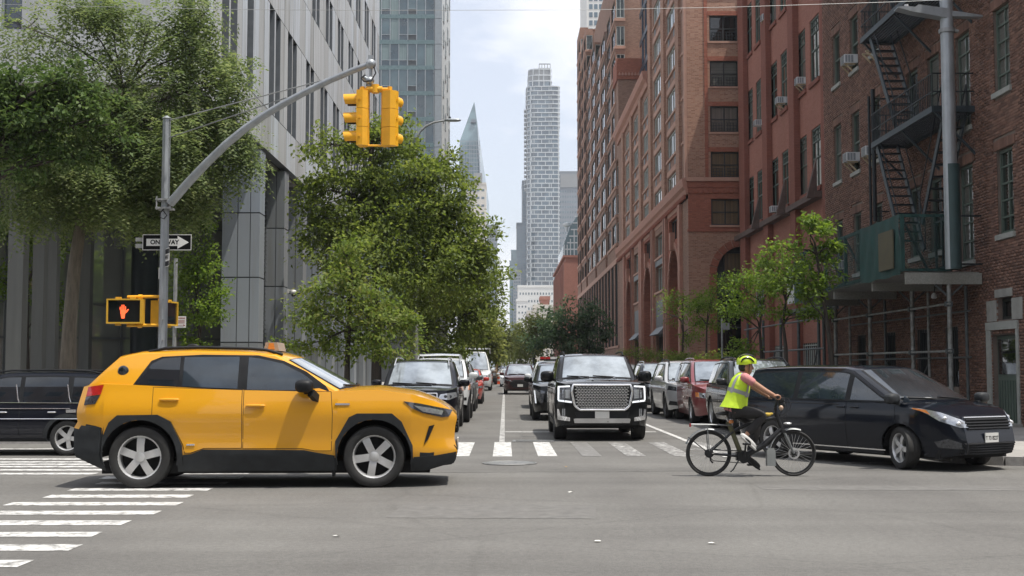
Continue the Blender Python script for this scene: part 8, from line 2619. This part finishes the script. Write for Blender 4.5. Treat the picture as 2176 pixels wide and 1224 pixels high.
# ------------------------------------------------------------------ cyclist and electric bicycle
YB = gnd(1590, 1012).y
KB = F / YB
bx = lambda u: (u - 1590.0) / KB
bz = lambda v: (1012.0 - v) / KB
bp0 = at(1590, HZ, YB)
BK = thing('bicycle', 'black electric bicycle with grey mudguards and rear rack ridden across the crossing', 'bicycle', (bp0.x, YB, 0))
fb = pm('bike_black', (0.012, 0.013, 0.015), 0.4, var=.2)
ol = pm('bike_olive', (0.10, 0.098, 0.05), 0.5, var=.15)
gm_ = pm('mudguard_grey', (0.20, 0.21, 0.215), 0.4, .4)
RW = .318
hubs = (bx(1504), bx(1683))
MXb = Matrix.Rotation(-PI/2, 4, 'X')
tyb = MB().lathe([(RW + .018 * math.cos(a) - .018, .02 * math.sin(a)) for a in np.linspace(0, 2 * PI, 12, endpoint=False)], 48, MXb, close=True).mesh('tyre', MATS['tyre'], 60)
rimb = MB().lathe([(RW - .036, -.011), (RW - .036, .011), (RW - .054, .009), (RW - .054, -.009)], 48, MXb, close=True).mesh('rim', fb, 40)
sm_ = MB()
for i in range(30):
    a = 2 * PI * i / 30; s = 1 if i % 2 else -1; a2 = a + .35 * (1 if i % 4 < 2 else -1)
    sm_.tube([(.035 * math.cos(a2), s * .025, .035 * math.sin(a2)), ((RW - .05) * math.cos(a), 0, (RW - .05) * math.sin(a))], .0022, 4, cap=False)
spokes = sm_.mesh('spokes', MATS['rim_silver'])
for i, x in enumerate(hubs):
    w = sub('wheel', BK, (x, 0, RW)); w.rotation_euler = (0, .3 + i, 0)
    link('tyre', tyb, w); link('rim', rimb, w); link('spokes', spokes, w)
    MB().lathe([(.045 if i == 0 else .03, -.045), (.055 if i == 0 else .035, -.03), (.055 if i == 0 else .035, .03), (.045 if i == 0 else .03, .045)], 16, MXb).build('hub', fb, w, 40)
    if i == 0:
        for k in range(5):
            MB().lathe([(.062 - .007 * k, -.05 - .006 * k), (.062 - .007 * k, -.054 - .006 * k)], 20, MXb).build('sprocket', fb, w, 40)
    else:
        dm_ = MB().lathe([(.08, -.04), (.08, -.043), (.055, -.043), (.055, -.04)], 24, MXb, close=True); dm_.build('brake_disc', MATS['rim_silver'], w, 40)
BB = V((bx(1577), 0, bz(971)))
hd0, hd1 = V((bx(1649), 0, bz(886))), V((bx(1661), 0, bz(916)))
st0, st1 = V((bx(1571), 0, bz(962))), V((bx(1546), 0, bz(897)))
rh, fh_ = V((hubs[0], 0, RW)), V((hubs[1], 0, RW))
fm_ = MB()
fm_.tube([hd0 + (hd0 - hd1) * .3, hd1 + (hd1 - hd0) * .1], .03, 12)
fm_.tube([hd1 + V((-.015, 0, .02)), BB.lerp(hd1, .5) + V((.015, 0, -.02)), BB + V((.02, 0, .01))], [.034, .042, .04], 12)
tt_ = V((bx(1589), 0, bz(902)))
fm_.tube([hd0 + V((0, 0, -.02)), tt_, V((bx(1556), 0, bz(918)))], [.026, .026, .022], 10)
for s in (-1, 1):
    fm_.tube([V((bx(1556), s * .03, bz(918))), rh + V((0, s * .065, .01))], .013, 8)
    fm_.tube([BB + V((-.02, s * .04, 0)), rh + V((0, s * .065, 0))], .014, 8)
fm_.build('frame', fb, BK, 60)
MB().tube([BB + V((0, 0, .02)), st0, st1], [.036, .036, .032], 12).build('seat_tube', ol, BK, 60)
MB().tube([st1, V((bx(1541), 0, bz(884)))], .014, 10).build('seat_post', MATS['rim_silver'], BK, 60)
MB().ell((bx(1540), 0, bz(880)), (.13, .075, .028), 16, 8).ell((bx(1551), 0, bz(881)), (.1, .035, .02), 12, 8).build('saddle', MATS['black_rubber'], BK, 60)
MB().lathe([(.07, -.06), (.075, -.05), (.075, .05), (.07, .06)], 20, Matrix.Translation(BB) @ MXb).box(BB.x - .1, BB.x + .02, -.045, .045, BB.z - .05, BB.z + .07).build('motor', fb, BK, 40)
for s in (-1, 1):
    fk = MB().tube([hd1 + V((0, s * .055, 0)), hd1.lerp(fh_, .45) + V((0, s * .058, 0))], .02, 10).tube([hd1.lerp(fh_, .4) + V((0, s * .058, 0)), fh_ + V((0, s * .055, 0))], .016, 8)
    fk.build('fork_leg', gm_ if s < 0 else fb, BK, 60)
MB().box(hd1.x - .03, hd1.x + .03, -.075, .075, hd1.z - .03, hd1.z + .015).build('fork_crown', fb, BK)
def guard(c, r, a0, a1, nm, w=.028):
    rows = []
    for a in np.linspace(a0, a1, 20):
        d = V((math.cos(a), 0, math.sin(a)))
        rows.append([c + d * (r + q) + V((0, y, 0)) for y, q in ((-w, -.014), (-w * .7, 0), (0, .006), (w * .7, 0), (w, -.014))])
    MB().grid(rows).build(nm, gm_, BK, 60)
guard(rh, RW + .025, math.radians(38), math.radians(158), 'mudguard')
guard(fh_, RW + .028, math.radians(72), math.radians(182), 'mudguard', .034)
MB().tube([rh + V((.0, -.06, 0)), rh + V((-.28, -.05, .22))], .005, 5).tube([rh + V((0, .06, 0)), rh + V((-.28, .05, .22))], .005, 5).build('guard_stay', fb, BK)
MB().box(bx(1626), bx(1644), -.05, .05, bz(990), bz(957)).box(bx(1628), bx(1642), -.04, .04, bz(958), bz(953)).build('mud_flap', pm('flap_white', (0.25, 0.265, 0.265), .6), BK)
rk = MB()
for y in (-.06, -.02, .02, .06):
    rk.tube([(bx(1466), y, bz(903)), (bx(1529), y, bz(904))], .007, 6)
for x in (1467, 1498, 1528):
    rk.tube([(bx(x), -.06, bz(903.5)), (bx(x), .06, bz(903.5))], .007, 6)
for s in (-1, 1):
    rk.tube([(bx(1500), s * .06, bz(904)), rh + V((0, s * .07, .02))], .007, 6).tube([(bx(1528), s * .05, bz(904)), V((bx(1552), s * .03, bz(905)))], .007, 6)
rk.build('rear_rack', gm_, BK, 60)
MB().ell((bx(1551), -.05, bz(897)), (.035, .02, .025), 10, 7, 3).build('reflector', MATS['lamp_amber'], BK, 60)
MB().box(bx(1464), bx(1467), -.03, .03, bz(908), bz(901)).build('rear_light', MATS['lamp_red'], BK)
# cranks and pedals: near foot up, far foot down
pn, pfar = V((bx(1580), -.16, bz(943))), V((bx(1598), .16, bz(990)))
MB().tube([BB + V((0, -.08, 0)), V((pn.x, -.095, pn.z))], .014, 8).build('crank', fb, BK, 60)
MB().tube([BB + V((0, .08, 0)), V((pfar.x, .095, pfar.z))], .014, 8).build('crank', fb, BK, 60)
for p in (pn, pfar):
    MB().box(p.x - .05, p.x + .05, p.y - .045, p.y + .045, p.z - .012, p.z + .012).build('pedal', fb, BK)
ch = MB().lathe([(.085, -.07), (.085, -.075), (.06, -.075), (.06, -.07)], 26, Matrix.Translation(BB) @ MXb, close=True)
ch.tube([BB + V((0, -.072, .085)), rh + V((0, -.06, .05))], .006, 5).tube([BB + V((0, -.072, -.085)), rh + V((.05, -.06, -.1)), rh + V((.01, -.06, -.05))], .006, 5)
ch.build('chain', fb, BK, 50)
MB().tube([rh + V((0, -.055, 0)), rh + V((.02, -.055, -.1)), rh + V((.05, -.055, -.13))], .012, 6).build('derailleur', fb, BK, 60)
MB().tube([BB + V((-.06, -.06, -.02)), BB + V((-.16, -.1, -.17)), BB + V((-.2, -.11, -.2))], .01, 6).build('kick_stand', fb, BK, 60)
# bars
hg = V((bx(1647), 0, bz(846)))
gz = hg.z
MB().tube([hd0, V((bx(1646), 0, bz(868)))], .022, 10).tube([V((bx(1646), 0, bz(868))), V((bx(1653), 0, gz))], .018, 10).build('stem', fb, BK, 60)
MB().tube([(bx(1641), -.33, gz + .005), (bx(1648), -.2, gz + .005), (bx(1655), -.05, gz), (bx(1655), .05, gz), (bx(1648), .2, gz + .005), (bx(1641), .33, gz + .005)], .013, 8).build('handlebar', fb, BK, 60)
for s in (-1, 1):
    MB().tube([(bx(1640), s * .34, gz + .005), (bx(1646), s * .22, gz + .005)], .019, 10).build('grip', MATS['black_rubber'], BK, 60)
    MB().tube([(bx(1650), s * .19, gz), (bx(1658), s * .22, gz - .03), (bx(1656), s * .3, gz - .04)], .006, 6).build('brake_lever', fb, BK, 60)
MB().box(bx(1652), bx(1664), -.05, .05, gz - .06, gz + .03).ell((bx(1660), 0, gz - .11), (.05, .05, .05), 12, 8, 3).build('display', fb, BK)
MB().ell((bx(1657), -.05, bz(868)), (.032, .03, .035), 10, 8).build('headlamp', pm('lamp_beige', (.5, .36, .27), .4), BK, 60)
cb = MB()
for (dx, dz, r, y) in ((.12, -.03, .004, -.06), (.16, -.1, .005, .03), (.1, -.16, .004, -.02)):
    cb.tube([(bx(1656), y, gz), (bx(1656) + dx * .8, y, gz - .01 + dz * .1), (bx(1656) + dx, y * .5, gz + dz), (bx(1656) + dx * .75, y * .3, gz + dz * 2.0), hd0 + V((.03, 0, .0))], r, 5)
cb.build('cables', fb, BK, 60)
MB().ell((bx(1672), 0, bz(901)), (.06, .05, .018), 12, 6).build('front_lamp', MATS['rim_silver'], BK, 60)

# ---- rider
RD = thing('person', 'cyclist in yellow green helmet, reflective vest and pink shirt riding the black bicycle', 'person', (bp0.x, YB, 0))
skin = pm('skin', (0.36, 0.19, 0.12), 0.5, var=.08, scale=30)
pants = pm('trousers', (0.022, 0.021, 0.022), 0.8, var=.3, scale=12, bump=.3, bscale=45)
shirt = pm('shirt_pink', (0.50, 0.21, 0.21), 0.85, var=.12, scale=14, bump=.3, bscale=30)
vest = pm('vest_lime', (0.56, 0.78, 0.035), 0.6, var=.1, scale=10, bump=.45, bscale=14)
grey = pm('vest_stripe', (0.30, 0.31, 0.32), 0.4, var=.1)
lime = pm('helmet_lime', (0.50, 0.68, 0.02), 0.3, var=.06, coat=.6)
hair = pm('hair_black', (0.01, 0.009, 0.009), 0.6)
def skin_mesh(name, nodes, edges, mat, parent, lev=2):
    me = bpy.data.meshes.new(name)
    me.from_pydata([n[0] for n in nodes], edges, [])
    o = bpy.data.objects.new(name, me); C.objects.link(o)
    md = o.modifiers.new('skin', 'SKIN'); md.use_smooth_shade = True
    sv_ = me.skin_vertices[0].data
    for i, n in enumerate(nodes):
        r = n[1] if isinstance(n[1], tuple) else (n[1], n[1])
        sv_[i].radius = r
        sv_[i].use_root = (i == 0)
    ss = o.modifiers.new('sub', 'SUBSURF'); ss.levels = ss.render_levels = lev
    dg = bpy.context.evaluated_depsgraph_get()
    m2 = bpy.data.meshes.new_from_object(o.evaluated_get(dg))
    bpy.data.objects.remove(o)
    m2.materials.clear(); m2.materials.append(mat); m2.name = name
    m2.polygons.foreach_set('use_smooth', np.ones(len(m2.polygons), dtype=bool))
    return link(name, m2, parent)
hip = V((bx(1558), 0, bz(872)))
chest = V((bx(1572), 0, bz(822)))
neck = V((bx(1579), 0, bz(795)))
headc = V((bx(1588), 0, bz(778)))
sh = [V((bx(1577), s * .185, bz(804))) for s in (-1, 1)]
el = [V((bx(1620), s * .255, bz(833))) for s in (-1, 1)]
wr = [V((bx(1640), s * .275, bz(844))) for s in (-1, 1)]
hj = [hip + V((.02, s * .095, -.01)) for s in (-1, 1)]
kn = [V((bx(1619), -.13, bz(883))), V((bx(1612), .12, bz(905)))]
an = [V((bx(1577), -.145, bz(927))), V((bx(1592), .14, bz(974)))]
toe = [V((bx(1592), -.15, bz(941))), V((bx(1608), .15, bz(986)))]
nodes = [(hip, .12), (hip.lerp(chest, .5), .115), (chest, .125), (neck, .052), (neck.lerp(headc, .5), .05), (headc, .072)]
edges = [(0, 1), (1, 2), (2, 3), (3, 4), (4, 5)]
for s in (0, 1):
    b = len(nodes)
    nodes += [(sh[s], .062), (sh[s].lerp(el[s], .5), .046), (el[s], .038), (el[s].lerp(wr[s], .45), .035), (wr[s], .025)]
    edges += [(2, b), (b, b + 1), (b + 1, b + 2), (b + 2, b + 3), (b + 3, b + 4)]
    b = len(nodes)
    nodes += [(hj[s], .085), (hj[s].lerp(kn[s], .5), .072), (kn[s], .053), (kn[s].lerp(an[s], .4), .048), (an[s], .034)]
    edges += [(0, b), (b, b + 1), (b + 1, b + 2), (b + 2, b + 3), (b + 3, b + 4)]
body = skin_mesh('body', nodes, edges, skin, RD)
# head: profile loft facing forward (+X)
hz0 = bz(798)
hrows = []
for z, xf_, xb_, w_ in ((0, .045, -.035, .03), (.012, .07, -.05, .045), (.035, .082, -.06, .055), (.06, .084, -.07, .062), (.085, .086, -.085, .068), (.11, .082, -.095, .073), (.135, .088, -.1, .077), (.165, .086, -.1, .078), (.195, .07, -.092, .07), (.215, .04, -.06, .045), (.222, .0, -.02, .01)):
    cx_, rx_ = (xf_ + xb_) / 2, (xf_ - xb_) / 2
    hrows.append([(bx(1585) + cx_ + rx_ * math.copysign(abs(math.cos(a)) ** .9, math.cos(a)), w_ * math.copysign(abs(math.sin(a)) ** .9, math.sin(a)), hz0 + z) for a in np.linspace(0, 2 * PI, 20, endpoint=False)])
hm = MB(); hm.grid(hrows, closed=True); hm.f = hm.f
hm.ell((bx(1585) + .093, 0, hz0 + .088), (.02, .014, .022), 10, 7)
hm.ell((bx(1585) + .088, 0, hz0 + .105), (.012, .01, .025), 8, 6)
for s in (-1, 1):
    hm.ell((bx(1585) - .012, s * .074, hz0 + .09), (.02, .01, .03), 10, 7)
head = hm.build('head', skin, body, 60)
fe = MB()
for s in (-1, 1):
    fe.ell((bx(1585) + .078, s * .03, hz0 + .118), (.008, .013, .007), 8, 6)
    fe.tube([(bx(1585) + .086, s * .015, hz0 + .134), (bx(1585) + .078, s * .045, hz0 + .136)], .005, 5)
fe.build('eyes', hair, body, 60)
MB().ell((bx(1585) + .08, 0, hz0 + .048), (.008, .024, .006), 10, 6).build('mouth', pm('lips', (.28, .10, .08), .5), body, 60)
MB().ell((bx(1585) - .035, 0, hz0 + .105), (.072, .079, .075), 16, 10).build('hair', hair, body, 60)
# helmet with ribs and vents
hc_ = V((bx(1586), 0, bz(772)))
rows = []
for i in range(11):
    th = PI / 2 * i / 10
    rows.append([(hc_.x - .008 + (.142 + .012 * math.cos(a)) * math.cos(a) * math.sin(th + .02), .098 * math.sin(a) * math.sin(th + .02), hc_.z + .112 * math.cos(th)) for a in np.linspace(0, 2 * PI, 28, endpoint=False)])
rows.append([(p[0] * 1.0, p[1] * .97, p[2] - .022 - .012 * (p[0] < hc_.x)) for p in rows[-1]])
hl = MB(); hl.grid(rows, closed=True); helmet = hl.build('helmet', lime, RD, 60)
vm_ = MB()
for y0_, x0, x1 in ((-.083, -.085, .10), (.083, -.085, .10), (-.045, -.11, .12), (.045, -.11, .12), (0, -.12, .13)):
    pts = []
    for x in np.linspace(x0, x1, 10):
        q = max(0, 1 - (x / .152) ** 2 - (y0_ / .100) ** 2)
        pts.append((hc_.x - .004 + x, y0_, hc_.z + .112 * math.sqrt(q) - .002))
    vm_.tube(pts, [.004] + [.0125] * 8 + [.004], 8)
vm_.build('vents', MATS['trim_black'], helmet, 60)
st_ = MB()
for s in (-1, 1):
    st_.tube([(hc_.x + .03, s * .085, hc_.z - .01), (bx(1585) + .03, s * .06, hz0 + .04), (bx(1585) + .05, 0, hz0 - .004)], .005, 5)
st_.build('chin_strap', hair, helmet)
# torso garments as elliptical lofts along the spine
def loft(secs, name, mat, parent, n=28):
    rows = []
    for (c, tilt, d, w) in secs:
        e = V((math.cos(tilt), 0, -math.sin(tilt)))
        rows.append([tuple(c + e * (d * math.cos(a)) + V((0, w * math.sin(a), 0))) for a in np.linspace(0, 2 * PI, n, endpoint=False)])
    mb = MB(); mb.grid(rows, closed=True)
    return mb.build(name, mat, parent, 70), rows
tl = .32
S_ = lambda t: hip.lerp(neck, t)
loft([(S_(-.08), tl, .135, .17), (S_(.15), tl, .138, .165), (S_(.4), tl, .135, .17), (S_(.65), tl, .132, .188), (S_(.82), tl, .115, .198), (S_(.92), tl, .085, .155), (S_(.985), tl, .06, .075), (S_(1.02), tl, .052, .058)], 'shirt', shirt, RD)
vsec = [(S_(.05) + V((-.015, 0, 0)), tl - .22, .185, .20), (S_(.2), tl - .1, .165, .187), (S_(.4), tl, .15, .183), (S_(.62), tl, .146, .198), (S_(.78), tl, .13, .205), (S_(.88), tl, .105, .185), (S_(.955), tl, .08, .12), (S_(.99), tl, .066, .085)]
vo, vrows = loft(vsec, 'vest', vest, RD)
def vest_band(t0, t1, nm='reflective_band'):
    def at_t(t):
        ts = [.06, .2, .4, .62, .78, .88, .955, .99]
        i = max(j for j in range(len(ts)) if ts[j] <= t + 1e-6); i = min(i, len(ts) - 2)
        k = (t - ts[i]) / (ts[i + 1] - ts[i])
        a, b = vsec[i], vsec[i + 1]
        return (a[0].lerp(b[0], k), a[1] + (b[1] - a[1]) * k, a[2] + (b[2] - a[2]) * k + .004, a[3] + (b[3] - a[3]) * k + .004)
    loft([at_t(t0), at_t((t0 + t1) / 2), at_t(t1)], nm, grey, vo)
vest_band(.43, .53)
for s in (-1, 1):     # shoulder stripes, back and front
    for a0 in (PI * .78, PI * .30):
        mb = MB(); rws = []
        for j in range(2, 8):
            c, ti, d, w = vsec[j]
            e = V((math.cos(ti), 0, -math.sin(ti)))
            aa = a0 if j < 6 else (a0 * .5 + PI / 4 if a0 > PI / 2 else a0 * .5 + PI / 4)
            rws.append([tuple(c + e * ((d + .005) * math.cos(s * q)) + V((0, (w + .005) * math.sin(s * q), 0))) for q in (aa - .14, aa, aa + .14)])
        mb.grid(rws).build('reflective_band', grey, vo, 70)
# sleeves, trousers, shoes, hands
for s in (0, 1):
    e_ = sh[s].lerp(el[s], .48)
    skin_mesh('sleeve', [(sh[s] + V((-.02, (.06 if s == 0 else -.06), .01)), .07), (sh[s], .076), (sh[s].lerp(e_, .6), .064), (e_, .062)], [(0, 1), (1, 2), (2, 3)], shirt, RD, 2)
skin_mesh('trousers', [(hip + V((.01, 0, -.02)), .118)] + [(hj[0], .102), (hj[0].lerp(kn[0], .5), .088), (kn[0], .07), (kn[0].lerp(an[0], .45), .066), (an[0] + (kn[0] - an[0]) * .12, .05)] + [(hj[1], .102), (hj[1].lerp(kn[1], .5), .088), (kn[1], .07), (kn[1].lerp(an[1], .45), .066), (an[1] + (kn[1] - an[1]) * .12, .05)],
          [(0, 1), (1, 2), (2, 3), (3, 4), (4, 5), (0, 6), (6, 7), (7, 8), (8, 9), (9, 10)], pants, RD)
for s in (0, 1):
    d = (toe[s] - an[s]).normalized()
    M_ = Matrix.Rotation(math.atan2(-d.z, d.x), 3, 'Y')
    c = an[s].lerp(toe[s], .45) + V((0, 0, -.02))
    sm2 = MB().ell(c, (.145, .05, .045), 18, 10, 2.5, M_)
    sh_ = sm2.build('shoe', pm('shoe_white', (.62, .62, .6), .5) if s == 0 else MATS['black_rubber'], RD, 60)
    MB().ell(c + V((0, 0, -.03)), (.15, .052, .02), 18, 8, 3.0, M_).build('sole', MATS['plate_white' if s == 0 else 'black_rubber'], sh_, 60)
    MB().ell(c + V((-.01, (-.035 if s == 0 else .035), .005)), (.07, .02, .02), 12, 6, 2.2, M_).build('shoe_stripe', MATS['black_rubber'], sh_, 60)
    # hand: palm over the grip, four curled fingers, thumb under
    sg = -1 if s == 0 else 1
    gc = V((bx(1643), sg * .28, gz + .005))
    hb = MB().ell(gc + V((-.03, 0, .022)), (.042, .042, .018), 14, 8, 2.4, Matrix.Rotation(-.35, 3, 'Y')).tube([wr[s], gc + V((-.045, 0, .02))], [.026, .03], 10)
    for f_ in range(4):
        yy = gc.y + (f_ - 1.5) * .021 * 1.0
        rr_ = .030 - .002 * abs(f_ - 1.4)
        hb.tube([(gc.x + rr_ * math.cos(a), yy, gc.z + rr_ * math.sin(a)) for a in np.linspace(math.radians(120), math.radians(-130 + 12 * abs(f_ - 1.5)), 9)], [.0105, .0105, .010, .010, .0095, .009, .0085, .008, .006], 7)
    hb.tube([gc + V((-.03, -sg * .04, .012)), gc + V((-.015, -sg * .052, -.008)), gc + V((.012, -sg * .05, -.024)), gc + V((.028, -sg * .04, -.028))], [.013, .012, .010, .007], 7)
    hb.build('hand', skin, body, 60)
gl = thing('yellow_glove', 'yellow rag tied on the bicycle frame by the knee of the rider', 'cloth', (bp0.x + bx(1628), YB - .05, bz(882)))
MB().ell((0, 0, 0), (.055, .03, .026), 12, 8, 2.4).ell((.05, 0, .01), (.03, .02, .018), 10, 6).build('cloth', pm('yellow_cloth', (.55, .38, .05), .7, bump=.4, bscale=50), gl, 60)
